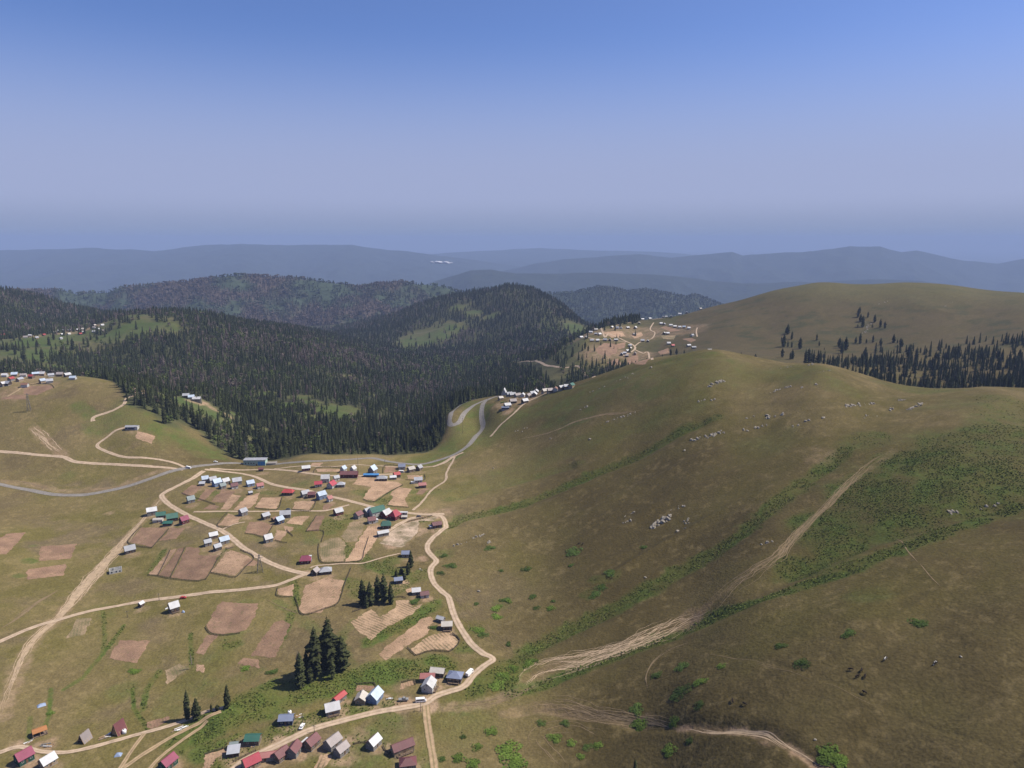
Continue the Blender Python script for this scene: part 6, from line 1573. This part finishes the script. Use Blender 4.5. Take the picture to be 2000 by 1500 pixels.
# ------------------------------------------------------------------ fences
FENCES = [([(410,1119),(434,1124),(460,1128),(478,1110),(496,1089),(470,1075)],'plank fence round the pale plot near the pylon'),([(543,1148),(540,1164),(556,1167),(571,1166)],'plank fence under the small tan plot at the fork'),
 ([(576,1166),(582,1184),(587,1199),(602,1201),(636,1189),(660,1179),(674,1140),(686,1109)],'plank fence round the big tan plot below the fork'),([(623,1062),(622,1080),(630,1100),(673,1099)],'dark fence round the weedy pale plot'),
 ([(597,1039),(631,1038),(628,1058)],'dark fence around the bare paddock below the slim plot'),([(796,1266),(806,1276),(812,1281),(830,1275),(844,1272),(876,1274),(890,1264),(898,1252),(884,1238)],'dark plank fence round the lower row plot'),
 ([(288,1124),(309,1126),(334,1131),(388,1136),(402,1132),(429,1087)],'wire fence under the long striped plots'),([(709,976),(730,981),(760,962),(787,948)],'fence along the biggest plot under the upper row'),([(756,988),(776,991),(798,992)],'fence under the tan plot nearest the hill'),
 ([(538,1056),(550,1060),(560,1061)],'fence below the white cottage in the plots'),([(560,1036),(566,1042),(572,1048)],'short fence between two small tan plots'),([(401,1225),(412,1238),(436,1242),(468,1238)],'low bank fence below the big round plot'),
 ([(695,1338),(731,1336),(734,1349)],'rail fence of the small bare paddock behind the cream cottage'),([(784,1334),(809,1329),(812,1338)],'rail fence of the orange paddock on the green bank'),([(400,1475),(420,1468),(450,1459),(470,1450)],'fence along the pale plot by the grey lean-to'),
 ([(456,1489),(480,1477),(500,1468)],'roadside fence under the grey lean-to'),([(688,1196),(700,1192),(727,1178)],'fence above the row plot under the spruces'),([(770,1168),(786,1167),(792,1169)],'short pale rail fence above the row plot'),
 ([(880,1240),(892,1244),(898,1250)],'plank fence below the pale grey cottage'),([(50,754),(72,751),(98,751),(106,758)],'fence round the red plot of the crest hamlet'),([(748,1458),(752,1466),(760,1474)],'fence of the small pale plot beside the long maroon barn'),
 ([(672,1100),(705,1095),(712,1075),(720,1050)],'fence between the two long plots under the crimson house')]
FENCES += [([(355,964),(376,971),(398,978),(420,986)],'fence along the foot of the small brown plots under the upper cluster'),([(444,1002),(424,1028),(450,1030)],'fence of the tan plot below the first lane house'),([(498,993),(540,996),(551,972)],'fence of the tan plot below the red hipped roof'),
 ([(570,996),(606,998),(618,977)],'fence under the joined row of three'),([(478,1043),(497,1045),(517,1049),(534,1026)],'fence round the brown plot of the low grey cottage'),([(276,1029),(250,1060),(296,1071)],'fence on the eroded track side of the plot under the green roofs'),([(297,1070),(330,1033)],'fence dividing the two plots under the green roofs'),
 ([(612,924),(622,914),(668,915)],'fence behind the narrow tan plot of the upper row'),([(748,924),(752,910),(778,911),(774,925)],'fence round the plot between grey hipped house and van'),([(792,938),(828,938),(829,927)],'fence of the small tan plot near the salmon roof'),
 ([(333,1074),(309,1124)],'dark fence between the first two striped plots'),([(362,1069),(333,1128)],'dark fence beside the widest brown plot'),([(690,1455),(712,1452),(735,1462)],'pale stone-side fence between grey pair and two-coloured roof'),
 ([(760,1480),(772,1470),(782,1478)],'yard fence at the end of the long maroon barn'),([(844,1008),(820,1014),(796,1020)],'fence above the pale stony ground'),([(618,1008),(598,1038)],'fence along the slim reddish plot')]
M_FENCE = mat_wall('fence_wood', (.10, .08, .06), .2)
for (pts, lab) in FENCES:
    L = smooth_line(gpts(pts), 2.4)
    o = root('fence', L[0][0], L[0][1], 0, lab, 'fence', 'fences round the plots'); z0 = o.location.z
    m = MB(); m2 = MB()
    P = [Vector((px - L[0][0], py - L[0][1], float(zat(px, py)) - z0)) for px, py in L]
    for k, p in enumerate(P): m.bar(p + Vector((0, 0, -.4)), p + Vector((RNG.uniform(-.06, .06), RNG.uniform(-.06, .06), 1.25)), .16)
    for a, b_ in zip(P[:-1], P[1:]):
        for q in (.35, .7, 1.05): m2.bar(a + Vector((0, .03, q)), b_ + Vector((0, .03, q)), .13)
    m.build('posts', M_FENCE, o); m2.build('rails', M_FENCE, o)

# ------------------------------------------------------------------ bushes standing by themselves
_br = np.random.default_rng(77)
def bush_mesh(k):
    V, F = [], []
    for c in range(11):
        a = _br.uniform(0, 6.28); q = _br.uniform(0, .62) ** .8
        cx, cy, cr = q * math.cos(a), q * math.sin(a), _br.uniform(.28, .5)
        PV, PF = leafy(_br, 90, 0, 1, 1, .16)
        PV = PV * np.array([cr, cr, cr * .85]) + np.array([cx, cy, .16 + .14 * (1 - q)])
        F.append(PF + sum(len(v) for v in V)); V.append(PV)
    return np.concatenate(V), np.concatenate(F)
BUSHM = []
for k in range(5):
    V, F = bush_mesh(k)
    BUSHM.append((fast_mesh('foliage', V, F, None, False, M_BUSH), fast_mesh('foliage', V, F, None, False, M_BUSHD)))
STEMM = trunk_mesh('stem', .35, .05)
BUSHES = [ # u, v, width px, dark, place
 (1330,1353,42,1,'on the spur under the curling path','largest dark round bush'),(1367,1334,32,0,'on the spur under the curling path','bright round bush'),(1283,1320,24,1,'on the spur under the curling path','small bush nearest the curling path'),
 (1250,1414,42,0,'in the lower washed gully','wide green bush straddling the soil line'),(1318,1410,26,0,'in the lower washed gully','flat green bush on the ochre soil line'),(1242,1387,30,1,'in the lower washed gully','dark bush just above the soil line'),
 (1084,1441,28,0,'on the lower grazed slope','bright square bush'),(1116,1452,18,0,'on the lower grazed slope','small bush between two round ones'),(1148,1460,18,1,'on the lower grazed slope','small dark round bush'),(1168,1456,20,0,'on the lower grazed slope','green round bush paired with the dark one'),
 (1307,1467,30,0,'near the bottom edge of the spur','green bush'),(1135,1478,18,0,'near the bottom edge below the square bush','yellow-green bush'),(1057,1413,18,1,'along the pale trodden lines','small dark bush under the trodden lines'),(1103,1414,20,1,'along the pale trodden lines','low bush second along the trodden lines'),
 (1333,1303,32,1,'beside the thin cattle path','oval dark bush below the thin path'),(1409,1302,18,0,'beside the thin cattle path','bright little bush farther along the thin path'),(1366,1378,20,1,'on the open spur','ragged dark bush'),(1347,1448,16,1,'on the open spur','small dark bush above the bottom bush'),
 (960,1430,27,0,'beside the rutted track','bright round bush nearest the road fork'),(932,1460,20,0,'beside the rutted track','tall narrow bush'),(993,1466,46,0,'beside the rutted track','broadest bush of the group'),(895,1482,28,0,'beside the rutted track','very bright oval bush'),(925,1492,30,0,'beside the rutted track','bush joining the bright oval one at the bottom edge'),
 (1003,1494,50,0,'beside the rutted track','wide bush at the bottom edge'),(864,1483,16,1,'beside the rutted track','small dark bush next to the ruts'),(905,1440,14,1,'beside the rutted track','faint narrow bush'),
 (1075,1189,20,0,'on the slope above the winding road','compact round bush'),(985,1172,22,1,'on the slope above the winding road','dark bush of the diagonal trio, highest'),(972,1188,26,0,'on the slope above the winding road','middle bush of the diagonal trio'),(970,1204,24,0,'on the slope above the winding road','lowest bush of the diagonal trio'),(992,1175,20,0,'on the slope above the winding road','bush at the upper end beside the trio'),
 (930,1180,14,1,'on the slope above the winding road','small dark tuft nearest the winding road'),(1048,1188,14,1,'on the slope above the winding road','faint tuft left of the compact round bush'),(1040,1166,20,1,'on the slope above the winding road','flat dark bush'),(1080,1175,12,1,'on the slope above the winding road','tiny tuft above the compact round bush'),
 (994,1258,14,1,'on the slope above the winding road','lone dark tuft near the road bend'),(1028,1112,20,1,'on the bare middle slope','small flat bush'),(979,1115,12,1,'on the bare middle slope','tiny tuft'),(955,1071,24,1,'on the bare middle slope','dark bush under the little rock line'),(1120,1078,34,1,'on the bare middle slope','long dark bush highest on the slope'),(1116,1105,14,1,'on the bare middle slope','tuft under the long dark bush'),
 (1258,1069,16,1,'on the bare middle slope','small bush below the big outcrop'),(1190,1120,30,1,'on the bare middle slope','wide striped dark bush'),(1160,1163,26,1,'on the bare middle slope','striped dark bush lower down'),(1175,1148,26,1,'on the bare middle slope','striped dark bush between two others'),
 (1795,1217,34,1,'high on the open spur','round dark bush highest up'),(1655,1239,26,1,'high on the open spur','round dark bush in the middle'),(1567,1297,28,1,'high on the open spur','dark bush beside the thin path'),(1525,1263,22,1,'high on the open spur','faint dark bush nearest the gully'),(1618,1477,50,0,'at the bottom edge of the spur','long bright bush beside the gully head'),(1640,1488,34,0,'at the bottom edge of the spur','tail of the long bright bush'),
 (970,1340,30,0,'in the gully above the road junction','lowest bright bush'),(984,1322,28,0,'in the gully above the road junction','second bright bush up'),(1002,1307,24,0,'in the gully above the road junction','third bright bush up'),(1030,1298,24,0,'in the gully above the road junction','fourth bright bush up'),(1043,1292,18,0,'in the gully above the road junction','topmost bright bush'),
 (935,1231,28,0,'between the winding road and the slope','spreading green bush'),(944,1241,20,1,'between the winding road and the slope','dark bush under the spreading one'),(845,1226,18,1,'beside the pale grey cottage','round dark bush'),(262,1311,22,0,'in the left pasture','lone olive bush below the split plot'),(480,1306,20,0,'in the left pasture','bright bush under the lowest red plot'),(530,1313,22,1,'in the left pasture','faint bush beyond the lowest red plot'),
 (98,1394,14,0,'in the left pasture','small bush near the blue tarpaulin'),(880,1105,26,1,'beside the winding road','dark bush on the inner bend'),(866,1086,18,1,'beside the winding road','dark bush above the inner bend'),(861,1120,16,1,'beside the winding road','small dark bush under the inner bend'),
 (812,1175,24,1,'between the little cottages and the row plot','dark bush'),(984,786,14,1,'on the shoulder by the cream hut','round dark bush'),(1500,810,0,1,'',''),
]
for b_ in BUSHES:
    u, v, w, dk, place, what = b_
    if w == 0: continue
    x, y, z = ground(u, v)
    d = math.sqrt(x * x + y * y + (CAMZ - z) ** 2)
    wm = w * d / FPX
    o = root('bush', x, y, float(_br.uniform(0, 360)), f'{what} {place}', 'bush', 'bushes growing by themselves', z)
    k = int(_br.integers(5)); sc = wm / 2 / .95
    o.scale = (sc, sc * 1.15, min(1.5, .3 + .36 * sc)); o.rotation_euler = lie_on(x, y, float(_br.uniform(0, 360)), max(3.0, wm * .6))
    f = bpy.data.objects.new('foliage', BUSHM[k][dk]); COL.objects.link(f); f.parent = o
    s_ = bpy.data.objects.new('stem', STEMM); COL.objects.link(s_); s_.parent = o

# ------------------------------------------------------------------ rock outcrops and boulders
def mat_rock():
    m, n, l, b = new_mat('lichen_rock')
    t = add_noise(n, l, .9, 6); t2 = add_noise(n, l, 3.5, 5)
    mx = n.new('ShaderNodeMix'); mx.data_type = 'RGBA'; mx.inputs[6].default_value = (.29, .26, .21, 1); mx.inputs[7].default_value = (.14, .12, .098, 1)
    mr = n.new('ShaderNodeMapRange'); mr.inputs[1].default_value = .42; mr.inputs[2].default_value = .62; l.new(t.outputs['Fac'], mr.inputs[0]); l.new(mr.outputs[0], mx.inputs[0])
    l.new(vary(n, l, mx.outputs[2], t2.outputs['Fac'], .8, 1.2), b.inputs['Base Color'])
    bp = n.new('ShaderNodeBump'); bp.inputs['Distance'].default_value = .15; l.new(t2.outputs['Fac'], bp.inputs['Height']); l.new(bp.outputs[0], b.inputs['Normal'])
    return m
M_ROCK = mat_rock()
_rr = np.random.default_rng(41)
def outcrop(u0, v0, u1, v1, width, hgt, dens, label):
    ym = 1020 if 'far hillside' in label else 0
    a, b_ = np.array(ground(u0, v0, ymin=ym)), np.array(ground(u1, v1, ymin=ym))
    if a[1] > b_[1] * 1.5 or b_[1] > a[1] * 1.5: b_ = a + np.array([8, 0, 0])
    d = b_[:2] - a[:2]; L = float(np.hypot(*d)); t = d / L; nr = np.array([-t[1], t[0]])
    nu, nv = int(min(240, max(14, L / .4))), int(min(90, max(10, width / .4)))
    U, Vv = np.meshgrid(np.linspace(-.04, 1.04, nu), np.linspace(-1, 1, nv))
    bend = width * .5 * fbm(U * L, U * 0 + u0, 14, 2, 5)
    X = a[0] + t[0] * U * L + nr[0] * (Vv * width / 2 + bend); Y = a[1] + t[1] * U * L + nr[1] * (Vv * width / 2 + bend)
    n = max(6, int(L * width * dens / 4))
    cx = _rr.uniform(0, 1, n); cy = np.clip(_rr.normal(0, .36, n), -.85, .85)
    PX_ = a[0] + t[0] * cx * L + nr[0] * (cy * width / 2 + width * .5 * fbm(cx * L, cx * 0 + u0, 14, 2, 5)); PY_ = a[1] + t[1] * cx * L + nr[1] * (cy * width / 2 + width * .5 * fbm(cx * L, cx * 0 + u0, 14, 2, 5))
    rad = _rr.uniform(.45, 1.5, n) * (.55 + .45 * hgt); hh = rad * _rr.uniform(.6, 1.2, n)
    Z = np.full(X.shape, -.7)
    for k in range(n):
        an = _rr.uniform(0, 3.14); dx, dy = X - PX_[k], Y - PY_[k]
        p, q = dx * math.cos(an) + dy * math.sin(an), (-dx * math.sin(an) + dy * math.cos(an)) * 1.5
        r_ = np.maximum(np.abs(p), np.abs(q)) * .6 + np.hypot(p, q) * .45
        Z = np.maximum(Z, np.minimum(hh[k] * (.85 + .25 * p / rad[k]), (rad[k] - r_) * 2.6) - .15)
    Z = Z + .12 * fbm(X, Y, .9, 2, 3) * (Z > -.5)
    V = np.stack([X, Y, zat(X, Y) + Z], -1).reshape(-1, 3)
    V0 = V.mean(0); V0[2] = float(zat(V0[0], V0[1]))
    o = link('rock_outcrop', fast_mesh('rock_outcrop', V - V0, grid_faces(nv, nu), None, False, M_ROCK), None, label=label, category='rocks', group='rock outcrops on the hillsides')
    o.location = V0
OUT = [
 (1381,757,1416,744,7,1.6,.5,'jagged pale rib of rock high on the crest slope'),(1362,785,1378,779,4,1.0,.5,'small pale rock patch, first of two under the crest rib'),(1388,784,1400,780,3.5,1.0,.6,'small pale rock patch, second of two under the crest rib'),
 (1172,830,1242,803,6,.9,.35,'long broken rock line low on the green shoulder'),(1348,861,1415,846,7,1.4,.5,'long grey outcrop in the middle of the great hill'),(1442,843,1500,832,6,1.4,.3,'line of separate rocks beside the long grey outcrop'),(1456,818,1473,814,3,.8,.5,'small rock knot above the line of separate rocks'),
 (1276,1033,1306,1006,9,2.0,.75,'big grey crag standing alone low on the great hill'),(1213,1012,1240,1000,4,1.0,.4,'small broken rocks left of the big grey crag'),(1214,1022,1240,1015,4,.8,.4,'scatter of stones under the small broken rocks'),(1310,1000,1350,990,10,.7,.06,'loose stones above the big grey crag'),(1336,1035,1350,1012,8,.9,.08,'few large stones right of the big grey crag'),
 (1495,818,1527,808,6,1.8,.6,'dark pale-topped crag beside a black shrub'),(1500,768,1548,752,6,1.2,.5,'slanting pale slab high under the skyline'),(1560,759,1606,750,4,1.0,.35,'pale rock line next to the slanting slab'),(1643,797,1706,787,6,1.5,.4,'row of big pale blocks near the right skyline'),(1730,806,1744,799,3.5,1.3,.6,'small rock pile below the row of big blocks'),
 (1774,801,1797,787,6,1.7,.5,'two big pale boulders leaning together'),(1740,787,1784,776,3.5,.9,.35,'thin rock line above the leaning boulders'),(1546,834,1582,822,7,1.5,.25,'four standing stones below the dark crag'),(1604,820,1612,815,3,1.0,.5,'single pale rock right of the standing stones'),(1686,818,1709,810,6,.8,.2,'scatter of stones under the row of big blocks'),
 (1580,714,1592,711,3,1.2,.8,'square rock on the skyline of the great hill'),(1600,728,1625,724,3,.7,.3,'thin stone line under the skyline rock'),(1500,722,1545,716,3,.8,.3,'pale stone line along the crest'),(1853,1001,1868,997,4,1.6,.6,'dark boulder on the gully rim'),(1905,994,1955,983,4,1.0,.35,'rock ledge along the upper gully rim'),
 (888,1068,944,1042,4,.9,.35,'broken rock rib just above the winding road'),(950,1062,965,1056,2.5,1.2,.6,'dark flat rock beside the broken rib'),(936,1050,946,1044,2,1.0,.6,'pale rock at the top of the broken rib'),(1146,769,1182,755,4,.8,.4,'rock strip along the green shoulder'),(1200,746,1240,730,4,.7,.3,'thin rock strip higher on the green shoulder'),
 (1712,596,1735,588,7,1.3,.14,'pale rocks above the trees of the far hillside'),(1686,652,1702,632,8,1.4,.25,'dark red-brown crag among the trees of the far hillside'),(1843,600,1860,590,5,1.0,.12,'pale rock streak high on the far hillside'),(1480,1065,1510,1055,4,.9,.3,'pale stones along the lower gully edge'),(1005,842,1035,834,3,.7,.3,'stones on the green shoulder near the track'),(1225,740,1247,722,2.5,.6,.3,'stone row on the skyline of the green shoulder'),(1130,801,1148,795,2.5,.8,.4,'small stone patch on the green shoulder'),
]
for q in OUT: outcrop(*q)
def boulder_mesh():
    b = bmesh.new(); bmesh.ops.create_icosphere(b, subdivisions=2, radius=1)
    s = _rr.uniform(0, 99)
    for v_ in b.verts:
        f = 1 + .35 * float(fbm(np.array([v_.co.x * 1.3 + s]), np.array([v_.co.y * 1.3 + v_.co.z]), 1.0, 2, 3)[0]); v_.co *= f; v_.co.z *= .75
    me = bpy.data.meshes.new('boulder'); b.to_mesh(me); b.free(); me.materials.append(M_ROCK); return me
BM_ = [boulder_mesh() for _ in range(4)]
for (u, v, r_, lab) in [(1075,857,1.0,'lone pale boulder on the green shoulder'),(1152,858,1.3,'lone upright boulder in the middle of the great hill'),(964,915,.9,'white stone among the litter on the hill foot'),(1337,880,1.0,'small boulder under the long grey outcrop'),(1260,1128,.8,'white stone near the lower gully edge'),(1323,1038,1.2,'lone boulder with a bush below the big crag'),
                      (1877,1283,.5,'small white stone on the open spur'),(1592,1445,.5,'small white stone near the gully head'),(935,1155,1.0,'flat pale stone above the winding road'),(820,1112,.8,'white stone inside the road bend'),(824,1114,.6,'smaller white stone inside the road bend'),(1272,718,1.5,'round green-grey boulder on the skyline of the shoulder'),(1498,812,1.7,'dark round boulder beside the pale-topped crag'),(1020,843,.9,'pale stone near the shoulder track')]:
    x, y, z = ground(u, v)
    o = link('boulder', BM_[int(_rr.integers(4))], None, label=lab, category='boulder', group='boulders lying by themselves')
    o.location = (x, y, z + .15 * r_); o.scale = (r_ * 1.2, r_, r_); o.rotation_euler = (0, 0, float(_rr.uniform(0, 6)))

# ------------------------------------------------------------------ cattle
def cow_mesh(dark):
    """one continuous skinned body of a grazing cow, about 2.2 m long"""
    J = [((-.75, 0, 1.05), .30), ((-.35, 0, 1.02), .36), ((.2, 0, 1.0), .37), ((.62, 0, 1.05), .31), ((.95, 0, 1.08), .19), ((1.2, 0, .78), .14), ((1.38, 0, .42), .13), ((1.46, 0, .22), .08)]
    V = [j[0] for j in J]; Rr = [j[1] for j in J]; E = [(i, i + 1) for i in range(len(J) - 1)]
    def chain(start, pts):
        p = start
        for co, r_ in pts: V.append(co); Rr.append(r_); E.append((p, len(V) - 1)); p = len(V) - 1
    for sy in (-1, 1):
        chain(0, [((-.72, sy * .22, .82), .17), ((-.62, sy * .24, .62), .11), ((-.80, sy * .24, .38), .07), ((-.76, sy * .24, .04), .065)])
        chain(3, [((.60, sy * .2, .78), .13), ((.64, sy * .21, .42), .07), ((.62, sy * .21, .04), .065)])
        chain(5, [((1.14, sy * .22, .80), .04)])
        chain(5, [((1.24, sy * .10, .93), .03), ((1.30, sy * .2, 1.0), .015)])
    chain(0, [((-1.02, 0, 1.0), .04), ((-1.08, 0, .55), .03), ((-1.07, 0, .42), .05)])
    me = bpy.data.meshes.new('cow_rig'); me.from_pydata(V, E, []); o = bpy.data.objects.new('cow_rig', me); COL.objects.link(o)
    sm = o.modifiers.new('skin', 'SKIN'); sk_ = me.skin_vertices[0].data
    for i, r_ in enumerate(Rr): sk_[i].radius = (r_, r_)
    sk_[0].use_root = True
    sb = o.modifiers.new('sub', 'SUBSURF'); sb.levels = 1; sb.render_levels = 1
    dg = bpy.context.evaluated_depsgraph_get(); ev = bpy.data.meshes.new_from_object(o.evaluated_get(dg))
    bpy.data.objects.remove(o); ev.name = 'body'
    return ev
def mat_cow(name, c1, c2, th):
    m, n, l, b = new_mat(name); t = add_noise(n, l, 1.6, 1)
    mx = n.new('ShaderNodeMix'); mx.data_type = 'RGBA'; mx.inputs[6].default_value = (*c1, 1); mx.inputs[7].default_value = (*c2, 1)
    mr = n.new('ShaderNodeMapRange'); mr.inputs[1].default_value = th; mr.inputs[2].default_value = th + .03; l.new(t.outputs['Fac'], mr.inputs[0]); l.new(mr.outputs[0], mx.inputs[0]); l.new(mx.outputs[2], b.inputs['Base Color'])
    return m
COWB = cow_mesh(True); COWP = COWB.copy()
COWB.materials.clear(); COWB.materials.append(mat_cow('dark_cow_hide', (.018, .013, .010), (.05, .03, .02), .6)); COWP.materials.clear(); COWP.materials.append(mat_cow('piebald_cow_hide', (.02, .016, .014), (.6, .57, .52), .5))
COWS = [(1730,1289,1,30,'black and white cow standing apart above the brown herd'),(1828,1297,1,200,'black and white cow farthest out on the open spur'),(1663,1309,0,150,'brown-black cow of the herd, nearest the thin path bushes'),(1684,1311,0,60,'dark cow at the top of the small herd'),(1675,1323,0,10,'dark cow in the middle of the small herd'),(1690,1322,0,240,'dark cow on the uphill side of the small herd'),
        (1690,1354,0,120,'dark cow grazing beside the thin cattle path'),(1432,1370,0,80,'black cow alone above the lower washed gully'),(1455,1376,0,300,'dark cow a few steps from the lone black one'),(1131,1063,0,0,'dark cow high on the bare middle slope'),(1139,1063,0,70,'second dark cow high on the bare middle slope, beside the first')]
for (u, v, pb, yw, lab) in COWS:
    x, y, z = ground(u, v)
    gx = (float(zat(x + 1, y)) - float(zat(x - 1, y))) / 2; gy = (float(zat(x, y + 1)) - float(zat(x, y - 1))) / 2; r_ = math.radians(yw)
    o = link('cow', COWP if pb else COWB, None, label=lab, category='cow', group='cattle grazing on the spur')
    o.location = (x, y, z - .03); o.rotation_euler = lie_on(x, y, yw); o.scale = (1.0,) * 3

# ------------------------------------------------------------------ a scrap of cloud low over the far ranges
def cloud():
    s, k = sk(862, 513); Y = 12500.0; c = np.array([float(s) * Y, Y, CAMZ - float(k) * Y])
    V, F = [], []; nb = 0; rc = np.random.default_rng(6)
    b = bmesh.new(); bmesh.ops.create_icosphere(b, subdivisions=3, radius=1); SV = np.array([v_.co[:] for v_ in b.verts]); SF = np.array([[v_.index for v_ in f.verts] for f in b.faces]); b.free()
    for i in range(14):
        q = rc.uniform(-1, 1); r_ = rc.uniform(14, 34) * (1.1 - .6 * abs(q))
        P = SV * np.array([r_ * 2.0, r_ * 1.4, r_ * .75]) * (1 + .25 * fbm(SV[:, 0] * 2 + i, SV[:, 1] * 2 + SV[:, 2], 1, 3, 4))[:, None] + np.array([q * 170, rc.uniform(-60, 60), rc.uniform(-14, 14)])
        V.append(P + c); F.append(SF + nb); nb += len(SV)
    m, n, l, bs = new_mat('cloud_vapour'); bs.inputs['Base Color'].default_value = (.55, .55, .58, 1); bs.inputs['Roughness'].default_value = 1
    link('cloud', fast_mesh('cloud', np.concatenate(V), np.concatenate(F), None, True, m), kind='stuff', label='small scrap of white cloud low over the far blue ranges')
cloud()
